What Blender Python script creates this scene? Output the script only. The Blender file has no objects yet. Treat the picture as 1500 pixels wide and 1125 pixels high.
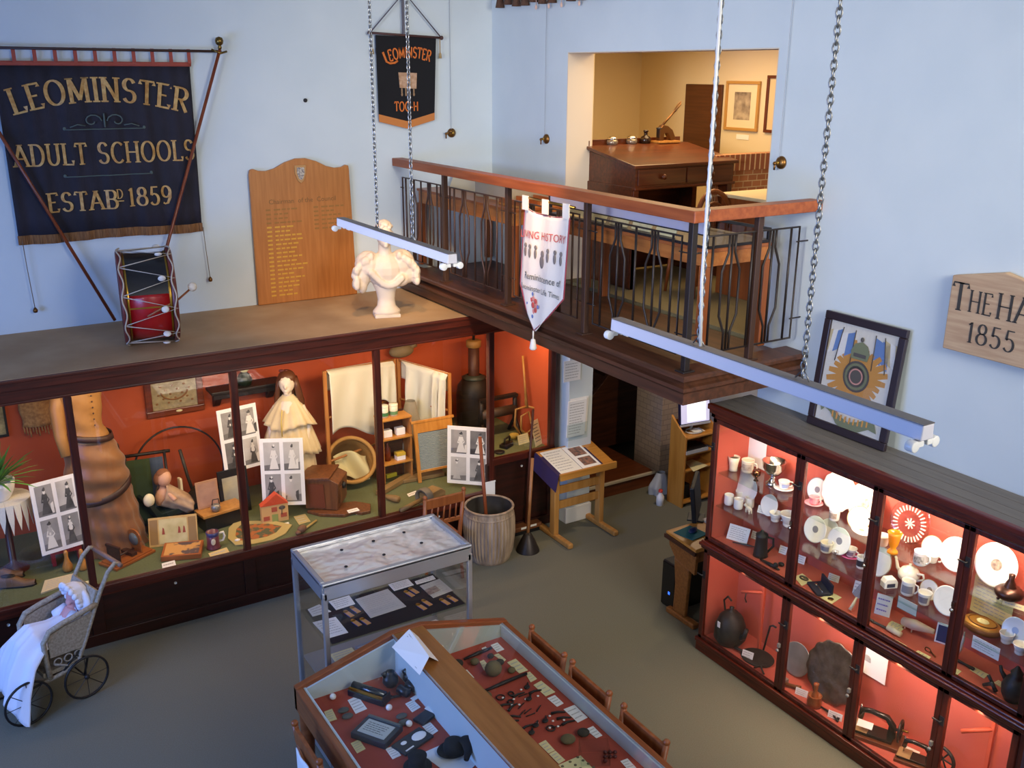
import bpy, bmesh, math, random
from mathutils import Matrix, Vector, noise
rnd = random.Random(7)
SC = bpy.context.scene
COL = SC.collection
PI = math.pi
# ---------------------------------------------------------------- camera
FPX = 1430.7; EYE = Vector((0, 0, 4.4))
yaw, pitch, roll = [math.radians(a) for a in (31.7436, 17.7822, 0.3042)]
FW = Vector((math.sin(yaw)*math.cos(pitch), math.cos(yaw)*math.cos(pitch), -math.sin(pitch)))
RT0 = Vector((math.cos(yaw), -math.sin(yaw), 0)); UP0 = RT0.cross(FW)
RT = math.cos(roll)*RT0 + math.sin(roll)*UP0
UP = -math.sin(roll)*RT0 + math.cos(roll)*UP0
cam = bpy.data.cameras.new('camera'); cam_o = bpy.data.objects.new('camera', cam); COL.objects.link(cam_o)
m3 = Matrix((RT, UP, -FW)).transposed(); cam_o.matrix_world = Matrix.Translation(EYE) @ m3.to_4x4()
cam.sensor_width = 36; cam.lens = FPX/1500*36; cam.clip_start = .05; cam.clip_end = 60
SC.camera = cam_o
# survey helpers: where a sight line from the camera meets a known plane of the room
def _ray(px, py): return RT*((px-750)/FPX) + UP*((562.5-py)/FPX) + FW
def onx(px, py, v): d = _ray(px, py); return EYE + d*(v/d.x)
def ony(px, py, v): d = _ray(px, py); return EYE + d*(v/d.y)
def onz(px, py, v): d = _ray(px, py); return EYE + d*((v-EYE.z)/d.z)
# ---------------------------------------------------------------- mesh builder
def T(x, y=None, z=None):
    return Matrix.Translation(x if y is None else (x, y, z))
def RX(a): return Matrix.Rotation(a, 4, 'X')
def RY(a): return Matrix.Rotation(a, 4, 'Y')
def RZ(a): return Matrix.Rotation(a, 4, 'Z')
def SCL(x, y, z): return Matrix.Diagonal((x, y, z, 1))
def aim(p, q):
    """matrix that takes +Z to the direction p->q with its origin at p"""
    d = Vector(q)-Vector(p)
    return T(Vector(p)) @ d.to_track_quat('Z', 'Y').to_matrix().to_4x4()
class MB:
    def __init__(s): s.v = []; s.f = []; s.m = []; s.s = []
    def add(s, vs, fs, mi=0, sm=False, mx=None):
        b = len(s.v)
        s.v += [tuple(mx @ Vector(p)) for p in vs] if mx else [tuple(p) for p in vs]
        for f in fs: s.f.append([b+i for i in f]); s.m.append(mi); s.s.append(sm)
        return s
    def box(s, x0, y0, z0, x1, y1, z1, mi=0, mx=None):
        vs = [(x, y, z) for x in (x0, x1) for y in (y0, y1) for z in (z0, z1)]
        return s.add(vs, [(0,1,3,2),(4,6,7,5),(0,4,5,1),(2,3,7,6),(0,2,6,4),(1,5,7,3)], mi, False, mx)
    def cbox(s, c, d, mi=0, mx=None):
        return s.box(c[0]-d[0]/2, c[1]-d[1]/2, c[2]-d[2]/2, c[0]+d[0]/2, c[1]+d[1]/2, c[2]+d[2]/2, mi, mx)
    def quad(s, a, b, c, d, mi=0, mx=None): return s.add([a, b, c, d], [(0,1,2,3)], mi, False, mx)
    def tube(s, pts, r, n=8, mi=0, closed=False, mx=None, flat=None):
        pts = [Vector(p) for p in pts]; N = len(pts)
        rs = r if isinstance(r, (list, tuple)) else [r]*N
        vs = []; prev = None
        for i, p in enumerate(pts):
            a = pts[(i-1) % N] if (closed or i > 0) else p
            b = pts[(i+1) % N] if (closed or i < N-1) else p
            t = (b-a).normalized() if (b-a).length > 1e-9 else Vector((0,0,1))
            if prev is None:
                up = Vector((0,0,1)) if abs(t.z) < .9 else Vector((1,0,0))
                u = t.cross(up).normalized()
            else:
                u = prev - t*prev.dot(t)
                u = u.normalized() if u.length > 1e-6 else t.orthogonal().normalized()
            prev = u; w = t.cross(u)
            for k in range(n):
                a_ = 2*PI*k/n
                vs.append(p + (u*math.cos(a_) + w*math.sin(a_)*(flat or 1))*rs[i])
        fs = []
        for i in range(N if closed else N-1):
            j = (i+1) % N
            for k in range(n):
                l = (k+1) % n
                fs.append((i*n+k, j*n+k, j*n+l, i*n+l))
        if not closed: fs += [tuple(range(n)), tuple(reversed(range((N-1)*n, N*n)))]
        return s.add(vs, fs, mi, n > 4, mx)
    def lathe(s, prof, n=24, mi=0, mx=None, a0=0, a1=2*PI, sq=1, cap=False):
        full = abs(a1-a0-2*PI) < 1e-6; M_ = n if full else n+1
        vs = []; fs = []
        for r, z in prof:
            for k in range(M_):
                a = a0+(a1-a0)*k/n
                vs.append((r*math.cos(a), r*sq*math.sin(a), z))
        for i in range(len(prof)-1):
            for k in range(n):
                l = (k+1) % M_
                fs.append((i*M_+k, i*M_+l, (i+1)*M_+l, (i+1)*M_+k))
        if full and cap:
            if prof[0][0] > 1e-5: fs.append(tuple(reversed(range(M_))))
            if prof[-1][0] > 1e-5: fs.append(tuple(range((len(prof)-1)*M_, len(prof)*M_)))
        return s.add(vs, fs, mi, True, mx)
    def ell(s, c, r, mi=0, n=14, mx=None):
        r = (r, r, r) if not isinstance(r, (tuple, list)) else r
        pr = [(math.sin(PI*i/(n//2+2)), -math.cos(PI*i/(n//2+2))) for i in range(n//2+3)]
        pr[0] = (0, -1); pr[-1] = (0, 1)
        m_ = T(c) @ SCL(*r)
        return s.lathe(pr, n, mi, (mx @ m_) if mx else m_)
    def prism(s, poly, a, b, axis='y', mi=0, mx=None):
        n = len(poly)
        def P(u, v, w): return {'y': (u, w, v), 'x': (w, u, v), 'z': (u, v, w)}[axis]
        vs = [P(u, v, a) for u, v in poly] + [P(u, v, b) for u, v in poly]
        fs = [tuple(range(n)), tuple(reversed(range(n, 2*n)))] + [(i, i+n, (i+1) % n+n, (i+1) % n) for i in range(n)]
        return s.add(vs, fs, mi, False, mx)
    def sheet(s, fn, nu, nv, mi=0, mx=None, th=0, sm=True, wrap=False):
        vs = [fn(i/nu, j/nv) for j in range(nv+1) for i in range(nu+1)]
        fs = [(j*(nu+1)+i, j*(nu+1)+i+1, (j+1)*(nu+1)+i+1, (j+1)*(nu+1)+i) for j in range(nv) for i in range(nu)]
        s.add(vs, fs, mi, sm, mx)
        return s
    def mesh(s, name, mats):
        me = bpy.data.meshes.new(name); me.from_pydata([tuple(v) for v in s.v], [], s.f)
        for m in (mats if isinstance(mats, (list, tuple)) else [mats]): me.materials.append(m)
        me.polygons.foreach_set('material_index', s.m); me.polygons.foreach_set('use_smooth', s.s)
        me.update()
        bm = bmesh.new(); bm.from_mesh(me); bmesh.ops.recalc_face_normals(bm, faces=bm.faces); bm.to_mesh(me); bm.free()
        return me
def link(name, me, parent=None, loc=None, rz=0):
    o = bpy.data.objects.new(name, me); COL.objects.link(o)
    if parent: o.parent = parent
    if loc is not None: o.location = loc
    if rz: o.rotation_euler = (0, 0, rz)
    return o
def bevel(o, w, seg=2):
    m = o.modifiers.new('bevel', 'BEVEL'); m.width = w; m.segments = seg; m.limit_method = 'ANGLE'; m.angle_limit = math.radians(35)
def solid(o, t):
    m = o.modifiers.new('solid', 'SOLIDIFY'); m.thickness = t; m.offset = 0
def subs(o, n=1):
    m = o.modifiers.new('subd', 'SUBSURF'); m.levels = n; m.render_levels = n
def thing(name, label, cat, loc=(0,0,0), rz=0, group=None):
    o = bpy.data.objects.new(name, None); COL.objects.link(o); o.empty_display_size = .05
    o.location = loc; o.rotation_euler = (0, 0, rz); o['label'] = label; o['category'] = cat
    if group: o['group'] = group
    return o
def part(name, mb, mats, parent, bv=0, label=None, sol=0):
    o = link(name, mb.mesh(name, mats), parent)
    if bv: bevel(o, bv)
    if sol: solid(o, sol)
    if label: o['label'] = label
    return o
def solo(name, label, cat, mb, mats, loc=(0,0,0), rz=0, group=None, bv=0, sol=0):
    o = link(name, mb.mesh(name, mats), None, loc, rz); o['label'] = label; o['category'] = cat
    if group: o['group'] = group
    if bv: bevel(o, bv)
    if sol: solid(o, sol)
    return o
def struct(name, mb, mats, bv=0):
    o = link(name, mb.mesh(name, mats)); o['kind'] = 'structure'
    if bv: bevel(o, bv)
    return o
def copy_thing(src, loc, rz, label, group=None):
    r = src.copy(); COL.objects.link(r); r.location = loc; r.rotation_euler = (0, 0, rz); r['label'] = label
    if group: r['group'] = group
    for ch in src.children:
        c = ch.copy(); COL.objects.link(c); c.parent = r
        for g in ch.children:
            d = g.copy(); COL.objects.link(d); d.parent = c
    return r
# ---------------------------------------------------------------- materials
def lin(h):
    h = h.lstrip('#'); c = [int(h[i:i+2], 16)/255 for i in (0, 2, 4)]
    return [x/12.92 if x <= .04045 else ((x+.055)/1.055)**2.4 for x in c] + [1]
_M = {}
def mat(name, col, rough=.5, metal=0, col2=None, sc=6, stretch=(1,1,1), bump=0, bsc=None, detail=4, emit=0, coat=0, spec=None, band=(.35, .65), alpha=1, sheen=0, trans=0):
    if name in _M: return _M[name]
    m = bpy.data.materials.new(name); m.use_nodes = True; nt = m.node_tree; N = nt.nodes; L = nt.links
    b = N['Principled BSDF']; b.inputs['Base Color'].default_value = lin(col)
    b.inputs['Roughness'].default_value = rough; b.inputs['Metallic'].default_value = metal
    if coat: b.inputs['Coat Weight'].default_value = coat; b.inputs['Coat Roughness'].default_value = .12
    if spec is not None: b.inputs['Specular IOR Level'].default_value = spec
    if sheen: b.inputs['Sheen Weight'].default_value = sheen
    if trans: b.inputs['Transmission Weight'].default_value = trans
    if emit: b.inputs['Emission Color'].default_value = lin(col); b.inputs['Emission Strength'].default_value = emit
    if col2 or bump:
        tc = N.new('ShaderNodeTexCoord'); mp = N.new('ShaderNodeMapping'); mp.inputs['Scale'].default_value = stretch
        L.new(tc.outputs['Object'], mp.inputs['Vector'])
    if col2:
        n = N.new('ShaderNodeTexNoise'); n.inputs['Scale'].default_value = sc; n.inputs['Detail'].default_value = detail
        L.new(mp.outputs['Vector'], n.inputs['Vector'])
        r = N.new('ShaderNodeValToRGB'); r.color_ramp.elements[0].position = band[0]; r.color_ramp.elements[1].position = band[1]
        r.color_ramp.elements[0].color = lin(col); r.color_ramp.elements[1].color = lin(col2)
        L.new(n.outputs['Fac'], r.inputs['Fac']); L.new(r.outputs['Color'], b.inputs['Base Color'])
    if bump:
        n2 = N.new('ShaderNodeTexNoise'); n2.inputs['Scale'].default_value = bsc or sc; n2.inputs['Detail'].default_value = 5
        L.new(mp.outputs['Vector'], n2.inputs['Vector'])
        bp = N.new('ShaderNodeBump'); bp.inputs['Strength'].default_value = bump; bp.inputs['Distance'].default_value = .01
        L.new(n2.outputs['Fac'], bp.inputs['Height']); L.new(bp.outputs['Normal'], b.inputs['Normal'])
    _M[name] = m; return m
def wood(name, c1, c2, axis='z', rough=.4, sc=3, coat=0, k=14):
    st = {'x': (1, k, k), 'y': (k, 1, k), 'z': (k, k, 1)}[axis]
    return mat(name, c1, rough, 0, c2, sc, st, .05, None, 6, coat=coat)
def glass(name, tint='#ffffff', refl=1.0, rough=.02, density=0.0):
    """thin pane: clear, with the Fresnel reflection of a sheet of glass"""
    m = bpy.data.materials.new(name); m.use_nodes = True; nt = m.node_tree; N = nt.nodes; L = nt.links
    N.remove(N['Principled BSDF']); out = N['Material Output']
    t = N.new('ShaderNodeBsdfTransparent'); t.inputs['Color'].default_value = lin(tint)
    g = N.new('ShaderNodeBsdfGlossy'); g.inputs['Roughness'].default_value = rough
    lw = N.new('ShaderNodeLayerWeight'); lw.inputs['Blend'].default_value = .5
    pw = N.new('ShaderNodeMath'); pw.operation = 'POWER'; pw.inputs[1].default_value = 4; L.new(lw.outputs['Facing'], pw.inputs[0])
    mu = N.new('ShaderNodeMath'); mu.operation = 'MULTIPLY_ADD'; mu.inputs[1].default_value = .8*refl; mu.inputs[2].default_value = .04*refl; L.new(pw.outputs[0], mu.inputs[0])
    mx = N.new('ShaderNodeMixShader'); L.new(mu.outputs[0], mx.inputs['Fac']); L.new(t.outputs[0], mx.inputs[1]); L.new(g.outputs[0], mx.inputs[2])
    L.new(mx.outputs[0], out.inputs['Surface']); return m
WALL = mat('wall_paint', '#cdd7da', .75, 0, '#c8d3d7', 2.5, bump=.03, bsc=40)
CREAM = mat('cream_paint', '#dcc9a2', .8)
CARPET = mat('carpet', '#6d6a58', .95, 0, '#747262', 120, bump=.25, bsc=260)
CARPET2 = mat('carpet_upper', '#7d7350', .95, 0, '#857b5a', 120, bump=.2, bsc=260)
MAHOG = wood('mahogany', '#3d140a', '#5c2110', 'x', .38, 2.5, .1)
MAHOGZ = wood('mahogany_upright', '#38120a', '#561f12', 'z', .38, 2.5, .1)
MAHOGY = wood('mahogany_long', '#421309', '#672410', 'y', .35, 2.5, .15)
DARKW = wood('dark_oak', '#33190f', '#4a2717', 'x', .45)
PANELW = wood('dark_panel', '#240d07', '#37130a', 'x', .4, 2, .1)
BEAMW = wood('balcony_wood', '#3f2619', '#5a3624', 'y', .42, 2)
BEAMX = wood('balcony_wood_side', '#3a2318', '#533224', 'x', .42, 2)
RAILW = wood('handrail_wood', '#8a431e', '#a3562a', 'y', .45, 2)
RAILX = wood('handrail_wood_side', '#93492a', '#ab5c33', 'x', .35, 2, .2)
PINE = wood('orange_pine', '#b5762c', '#c88a3b', 'z', .38, 2, .2)
PINEX = wood('orange_pine_flat', '#b97b30', '#cb8f42', 'x', .35, 2, .2)
OAKZ = wood('light_oak', '#b27a38', '#c48d4a', 'z', .4, 2)
MIDW = wood('mid_wood', '#8a4a22', '#a05c2d', 'y', .4, 2, .2)
MIDZ = wood('mid_wood_upright', '#86471f', '#9a572b', 'z', .4, 2)
RED = mat('red_backing', '#b04b23', .85, 0, '#b65129', 3, bump=.05, bsc=90)
RED2 = mat('red_shelf_lining', '#be5848', .8, 0, '#c35e4d', 3)
GREENF = mat('green_baize', '#5c6340', .95, 0, '#636a47', 60)
TANTOP = mat('dusty_board', '#a48560', .8, 0, '#b29672', 2.2, bump=.05, bsc=30)
GREYTOP = wood('grey_boards', '#65605a', '#716b64', 'y', .6, 2)
BLACK = mat('black', '#141315', .45)
IRON = mat('dark_iron', '#211f20', .5, .3, '#2f2b29', 20, bump=.15, bsc=60)
STEELBR = mat('bronze_steel', '#4b352a', .42, .35)
BLKSTEEL = mat('black_steel', '#2b2320', .45, .3)
BRASS = mat('brass', '#b08a3c', .3, 1)
OLDBRASS = mat('old_brass', '#6e4a26', .35, .9, '#8d6433', 12)
SILVER = mat('silver', '#cfc9bf', .18, 1)
PEWTER = mat('pewter', '#8f8d86', .38, .55, '#a19e96', 10, bump=.06, bsc=20)
ALU = mat('aluminium', '#c2c4c8', .34, .75)
CHAINM = mat('chain_steel', '#9a9a98', .35, .9)
WHITE = mat('white_gloss', '#f2f1ee', .3)
WHITEE = mat('white_enamel', '#d9d6e0', .4)
PAPER = mat('paper', '#ece8dc', .85)
PAPERW = mat('white_card', '#f1efeb', .8)
PAPERY = mat('cream_card', '#e3d7a2', .85)
INK = mat('ink', '#3a3734', .8)
INKL = mat('faint_ink', '#b3b0ab', .85)
CHINA = mat('white_china', '#f3f0ea', .15, coat=.3)
CHINAB = mat('cream_china', '#e6dcc2', .2, coat=.3)
GOLDTXT = mat('gold_lettering', '#c9a463', .55, 0, '#ab7b3c', 30)
PANE = glass('pane')
PANEL = glass('shelf_glass', '#eef6f2', 1.0)
# ================================================================= the room
YA, XB = 8.9, 5.25          # wall planes
m = MB().box(-3.2, -.5, -.12, 5.25, 9.1, 0); m.box(5.25, 4.97, -.12, 7.7, 9.6, 0); struct('floor', m, CARPET)
m = MB().box(-3.2, YA, 0, 5.25, YA+.2, 6.2); struct('wall_left', m, WALL)
m = MB()
m.box(XB, -.5, 0, XB+.28, 4.97, 2.31); m.box(XB, 7.42, 0, XB+.28, 9.1, 2.31)
m.box(XB, -.5, 2.31, XB+.28, 5.04, 6.2); m.box(XB, 7.57, 2.31, XB+.28, 9.1, 6.2); m.box(XB, 5.04, 4.56, XB+.28, 7.57, 6.2)
struct('wall_right', m, WALL)
m = MB().box(XB-.02, 7.4, 0, XB+.3, 7.53, .17); struct('baseboard_pier', m, WHITE, .008)
# upper room behind the opening
m = MB().box(XB+.02, 4.0, 2.31, 7.9, 9.6, 2.5); struct('floor_upper', m, CARPET2)
m = MB().box(7.65, 4.0, 2.5, 7.8, 9.6, 4.9); struct('wall_upper_back', m, CREAM)
m = MB().box(XB+.28, 9.5, 2.5, 7.65, 9.6, 4.9); struct('wall_upper_left', m, CREAM)
m = MB().box(XB+.28, 4.0, 4.8, 7.8, 9.6, 4.9); struct('ceiling_upper', m, CREAM)
m = MB().box(XB+.285, 7.571, 2.5, XB+.30, 9.5, 4.8); m.box(XB+.285, 4.0, 2.5, XB+.30, 5.03, 4.8); struct('wall_upper_front', m, CREAM)
# ground floor beyond the balcony
m = MB().box(7.45, 4.97, 0, 7.6, 9.6, 2.31); m.box(XB+.28, 4.9, 0, 7.6, 4.97, 2.31); struct('wall_stair_right', m, mat('stair_wall', '#a9a59c', .85))
m = MB().box(XB+.28, 9.45, 0, 7.6, 9.6, 2.31); struct('wall_stair_back', m, mat('stair_wall2', '#a3a19b', .85))
BRICKM = bpy.data.materials.new('brick_pier'); BRICKM.use_nodes = True
def brick(name, c1, c2, mo, sc, rot=False):
    m = bpy.data.materials.new(name); m.use_nodes = True; N = m.node_tree.nodes; L = m.node_tree.links; b = N['Principled BSDF']
    tc = N.new('ShaderNodeTexCoord'); mp = N.new('ShaderNodeMapping'); L.new(tc.outputs['Object'], mp.inputs['Vector'])
    sp = N.new('ShaderNodeSeparateXYZ'); ad = N.new('ShaderNodeMath'); cb = N.new('ShaderNodeCombineXYZ')
    L.new(mp.outputs['Vector'], sp.inputs[0]); L.new(sp.outputs['X'], ad.inputs[0]); L.new(sp.outputs['Y'], ad.inputs[1])
    L.new(ad.outputs[0], cb.inputs['X']); L.new(sp.outputs['Z'], cb.inputs['Y'])
    br = N.new('ShaderNodeTexBrick'); br.inputs['Scale'].default_value = sc
    br.inputs['Color1'].default_value = lin(c1); br.inputs['Color2'].default_value = lin(c2); br.inputs['Mortar'].default_value = lin(mo)
    br.inputs['Mortar Size'].default_value = .02
    if rot: br.inputs['Brick Width'].default_value = .28; br.inputs['Row Height'].default_value = 1.0; br.offset = 0; br.inputs['Mortar Size'].default_value = .035
    L.new(cb.outputs[0], br.inputs['Vector']); L.new(br.outputs['Color'], b.inputs['Base Color']); b.inputs['Roughness'].default_value = .85
    return m
BRICKM = brick('painted_brick', '#8d7b6c', '#9a8573', '#7d6d60', 4.2)
BRICKR = brick('red_brick', '#a96a44', '#bb7a4e', '#d0b488', 4.2)
BRICKS = brick('soldier_brick', '#8d5137', '#9a5a3d', '#d6b98c', 4.2, True)
m = MB().box(6.66, 7.66, 0, 7.1, 8.1, 2.31); o = struct('pillar_brick', m, BRICKM)
# stairs: a low wooden step with pale nosing and the boarded side of the flight
STAIRW = wood('stair_wood', '#5e2f16', '#743c1d', 'x', .4, 2, .2)
t = thing('staircase', 'dark wooden staircase under the balcony with pale nosing on its bottom step', 'stairs', (6.2, 8.4, 0))
m = MB().box(-.62, -.68, 0, .45, 1.0, .16); part('tread', m, STAIRW, t)
m = MB().box(-.62, -.70, .14, .45, -.67, .17); part('nosing', m, mat('nosing', '#cfc3ac', .5), t, .004)
m = MB().prism([(.0, .16), (1.0, .16), (1.0, 1.62), (.9, 1.5), (.0, .62)], .2, .26); part('side_panel', m, DARKW, t, .005)
m = MB()
for k in range(5): m.box(.1+.2*k, .26, .16, .3+.2*k, 1.0, .34+.18*k)
part('step', m, STAIRW, t)
m = MB().box(5.95, 9.4, 0, 6.62, 9.449, 2.02); struct('door_1', m, DARKW, .006)
# ================================================================= balcony
t = thing('balcony', 'dark brown timber balcony with moulded front edge below the wide opening', 'balcony', (4.7, 6.7, 2.31))
m = MB().box(-.50, -2.09, .0, .545, 2.185, .165); part('deck', m, BEAMW, t)
prof = [(0, .0), (0, .075), (-.012, .09), (-.03, .10), (-.03, .125), (-.008, .135), (.02, .16), (-.025, .17), (-.045, .178), (-.045, .20), (-.03, .21), (.16, .215), (.16, .0)]
n_ = len(prof); m = MB()
m.add([(-.553+u, 2.19, v) for u, v in prof]+[(-.553+u, -2.13+u, v) for u, v in prof]+[(.545, -2.13+u, v) for u, v in prof], [(i, (i+1) % n_, (i+1) % n_+n_, i+n_) for i in range(n_)]+[(i+n_, (i+1) % n_+n_, (i+1) % n_+2*n_, i+2*n_) for i in range(n_)]+[tuple(range(n_)), tuple(range(2*n_, 3*n_))])
part('fascia', m, BEAMW, t)
t = thing('balcony_railing', 'wooden handrail on bottle-shaped iron balusters along the balcony edge', 'railing', (4.2, 4.63, 2.52))
HZ = .99
m = MB().prism([(-.085, YA-4.63), (.03, YA-4.63), (.03, .015), (XB-4.2, .015), (XB-4.2, -.10), (-.085, -.10)], HZ, HZ+.075, 'z'); part('handrail', m, [RAILW], t, .006)
posts = [(0, 0), (0, 1.13), (0, 2.23), (0, 3.34), (.57, 0)]
for i, (x, y) in enumerate(posts):
    m = MB().box(x-.022, y-.022, 0, x+.022, y+.022, HZ); m.box(x-.05, y-.045, 0, x+.05, y+.045, .012); part('post', m, STEELBR if i else BLKSTEEL, t, .004)
def panel(org, d, w, mt):
    """one bottle-baluster panel running from org along unit vector d"""
    d = Vector(d)
    def P(u, z): return Vector(org)+d*u+Vector((0, 0, z))
    f = MB()
    f.tube([P(0, .10), P(0, .88), P(w, .88), P(w, .10)], .0085, 6, 0, True)
    f.tube([P(-.1, .78), P(.02, .78)], .005, 6); f.tube([P(w-.02, .78), P(w+.1, .78)], .005, 6)
    f.tube([P(-.1, .24), P(.02, .24)], .005, 6); f.tube([P(w-.02, .24), P(w+.1, .24)], .005, 6)
    pa = part('baluster_panel', f, mt, t)
    k = w/.94
    xs = [0, .085, None, .47, None, .855, .94]
    for c in (.27, .67):
        for s_, kk in ((-1, 0), (0, 1), (1, 2)):
            b = MB(); a = c*k
            if s_ == 0: pts = [P(a, .10), P(a, .88)]
            else: pts = [P(a+s_*.03*k, .10), P(a+s_*.03*k, .22), P(a+s_*.085*k, .34), P(a+s_*.085*k, .64), P(a+s_*.03*k, .76), P(a+s_*.03*k, .88)]
            b.tube(pts, .0085, 6); part('baluster', b, mt, pa)
    for x in (.085, .47, .855):
        b = MB().tube([P(x*k, .10), P(x*k, .88)], .0085, 6); part('baluster', b, mt, pa)
panel((0, .10, 0), (0, 1, 0), .93, BLKSTEEL); panel((0, 1.23, 0), (0, 1, 0), .90, STEELBR)
panel((0, 2.33, 0), (0, 1, 0), .91, STEELBR); panel((0, 3.42, 0), (0, 1, 0), .80, STEELBR)
panel((.10, 0, 0), (1, 0, 0), .86, BLKSTEEL)
# ================================================================= left display cabinet (built-in, under wall_left)
CX0, CX1, CY, CZ = -1.6, 5.16, 7.53, 2.29
t = thing('display_cabinet', 'long dark mahogany glass-fronted cabinet below the tan shelf and big banner', 'display cabinet', (1.8, CY, 0))
ox = -1.8
def bx(a, b, c, d, e, f, mb=None): return (mb or MB()).box(a+ox, b, c, d+ox, e, f)
part('top_board', bx(CX0, -.02, 2.255, CX1, YA-CY-.004, 2.29), TANTOP, t)
m = bx(CX0, -.03, 2.20, CX1, .04, 2.287); bx(CX0, 0, 2.10, CX1, .04, 2.20, m); bx(CX0, -.015, 2.095, CX1, .03, 2.115, m); bx(CX0, -.045, 2.262, CX1, .0, 2.286, m)
part('cornice', m, MAHOG, t, .006)
part('back_panel', bx(CX0, YA-CY-.04, .4, CX1, YA-CY-.005, 2.25), RED, t)
part('side_panel', bx(CX1-.03, .03, .4, CX1, YA-CY-.04, 2.25), RED, t)
part('display_floor', bx(CX0, .03, .46, 4.44, YA-CY-.04, .50), GREENF, t)
part('riser', bx(4.44, .03, .5, 4.46, YA-CY-.04, .76), RED, t)
part('display_floor', bx(4.44, .03, .76, CX1-.03, YA-CY-.04, .80), GREENF, t)
m = bx(CX0, -.02, .44, 4.44, .04, .515); bx(CX0, -.012, .425, 4.44, .03, .445, m); part('sill', m, MAHOG, t, .006)
m = bx(4.44, -.015, .765, CX1, .04, .835); part('sill', m, MAHOG, t, .006)
for x in (-.45, .80, 2.03, 3.28, 4.43, 5.13):
    m = bx(x-.028, -.012, .5, x+.028, .05, 2.11); part('upright', m, MAHOGZ, t, .006)
    m = bx(x-.05, -.008, 0, x+.05, .04, .45 if x < 4.4 else .78); part('stile', m, PANELW, t, .004)
xs = [CX0, -.45, .80, 2.03, 3.28, 4.43, 5.13]
for i in range(6):
    a, b = xs[i]+.028, xs[i+1]-.028
    zb = .5 if i < 5 else .82
    part('glass_pane', bx(a, .012, zb, b, .016, 2.11), PANE, t)
    m = bx(a-.02, .012, .10, b+.02, .03, zb-.06); p = part('base_panel', m, PANELW, t)
    m = MB().lathe([(0, -.006), (.012, -.004), (.012, .0)], 12, 0, T((a+b)/2+ox, .006, zb-.13) @ RX(PI/2)); part('keyhole_plate', m, mat('ivory', '#d8d2c2', .4), p)
part('plinth', bx(CX0, -.015, 0, CX1, .06, .10), PANELW, t, .004)
# ================================================================= right display cabinet (against wall_right)
QX, QY0, QY1, QZ = 4.86, 2.40, 5.0, 2.07
t = thing('display_cabinet', 'red-lined lit china cabinet with two tiers of glass doors against the pale blue wall', 'display cabinet', (QX, 3.7, 0)); CABB = t
oy = -3.7; dq = XB-QX
def by(a, b, c, d, e, f, mb=None, mi=0): return (mb or MB()).box(a, b+oy, c, d, e+oy, f, mi)
m = MB()
for k in range(4): by(-.03+k*.105, QY0-.03, 2.045, -.03+k*.105+.10, QY1+.03, 2.07, m)
part('top_boards', m, GREYTOP, t, .002)
m = by(-.02, QY0-.02, 1.97, .03, QY1+.02, 2.045); by(-.045, QY0-.03, 2.03, .0, QY1+.04, 2.072, m); by(-.03, QY0-.02, 2.0, .0, QY1+.03, 2.03, m); by(-.02, QY1-.03, 1.97, dq, QY1+.02, 2.045, m)
part('cornice', m, MAHOGY, t, .006)
m = by(-.03, QY0-.02, .90, .03, QY1+.02, .965); by(-.045, QY0-.02, .925, .0, QY1+.03, .95, m); by(-.02, QY1-.02, .9, dq, QY1+.02, .965, m); part('mid_rail', m, MAHOGY, t, .006)
m = by(-.02, QY0-.02, 0, .03, QY1+.015, .10); by(-.03, QY0-.02, .08, .0, QY1+.02, .115, m); part('plinth', m, MAHOGY, t, .006)
part('back_panel', by(dq-.03, QY0, .08, dq-.003, QY1, 2.045), RED2, t)
part('side_panel', by(.0, QY1-.02, 0, dq, QY1+.012, 2.0), MAHOGZ, t)
part('side_lining', by(.03, QY1-.026, .1, dq-.03, QY1-.0201, 2.0), RED2, t)
part('side_panel', by(.0, QY0-.012, 0, dq, QY0+.02, 2.0), MAHOGZ, t)
part('lining', by(.02, QY0+.02, .955, dq-.03, QY1-.026, .975), RED2, t)
part('lining', by(.02, QY0+.02, .08, dq-.03, QY1-.026, .118), RED2, t)
part('lining', by(.03, QY0+.02, .93, dq-.03, QY1-.026, .945), RED2, t)
STY = [5.0, 4.15, 3.525, 2.90, 2.42]
for lo, hi in ((.975, 1.965), (.115, .895)):
    for i in range(4):
        a, b = STY[i+1], STY[i]
        m = by(-.012, a, lo, .02, a+.04, hi); by(-.012, b-.04, lo, .02, b, hi, m); by(-.012, a, hi-.035, .02, b, hi, m); by(-.012, a, lo, .02, b, lo+.03, m)
        d = part('door', m, MAHOGZ, t, .005)
        part('glass_pane', by(.0, a+.04, lo+.03, .004, b-.04, hi-.035), PANE, d)
        m = MB().box(-.03, a+oy+.012, (lo+hi)/2-.03, -.008, a+oy+.03, (lo+hi)/2+.0); m.lathe([(0, 0), (.012, .002), (.012, .012), (0, .014)], 10, 0, T(-.026, a+oy+.02, (lo+hi)/2-.05) @ RY(-PI/2))
        part('lock', m, SILVER if lo > .5 else PEWTER, d)
        m = MB().tube([(-.012, b+oy-.02, hi-.22), (-.035, b+oy-.02, hi-.22), (-.035, b+oy+.03, hi-.22)], .006, 6); m.box(-.018, b+oy-.035, hi-.25, -.01, b+oy-.005, hi-.19)
        part('catch', m, IRON, d)
for z in (1.255, 1.525):
    part('glass_shelf', by(.05, QY0+.03, z-.008, dq-.05, QY1-.03, z), PANEL, t)
LAMPW = mat('strip_lamp', '#fff3e2', .5, emit=7)
for i in range(4):
    a, b = STY[i+1]+.12, STY[i]-.12
    part('strip_light', by(.06, (a+b)/2-.2, 1.945, .10, (a+b)/2+.2, 1.965), LAMPW, t)
    part('strip_light', by(.045, a-.05, .905, .075, b+.05, .925), LAMPW, t)
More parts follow.
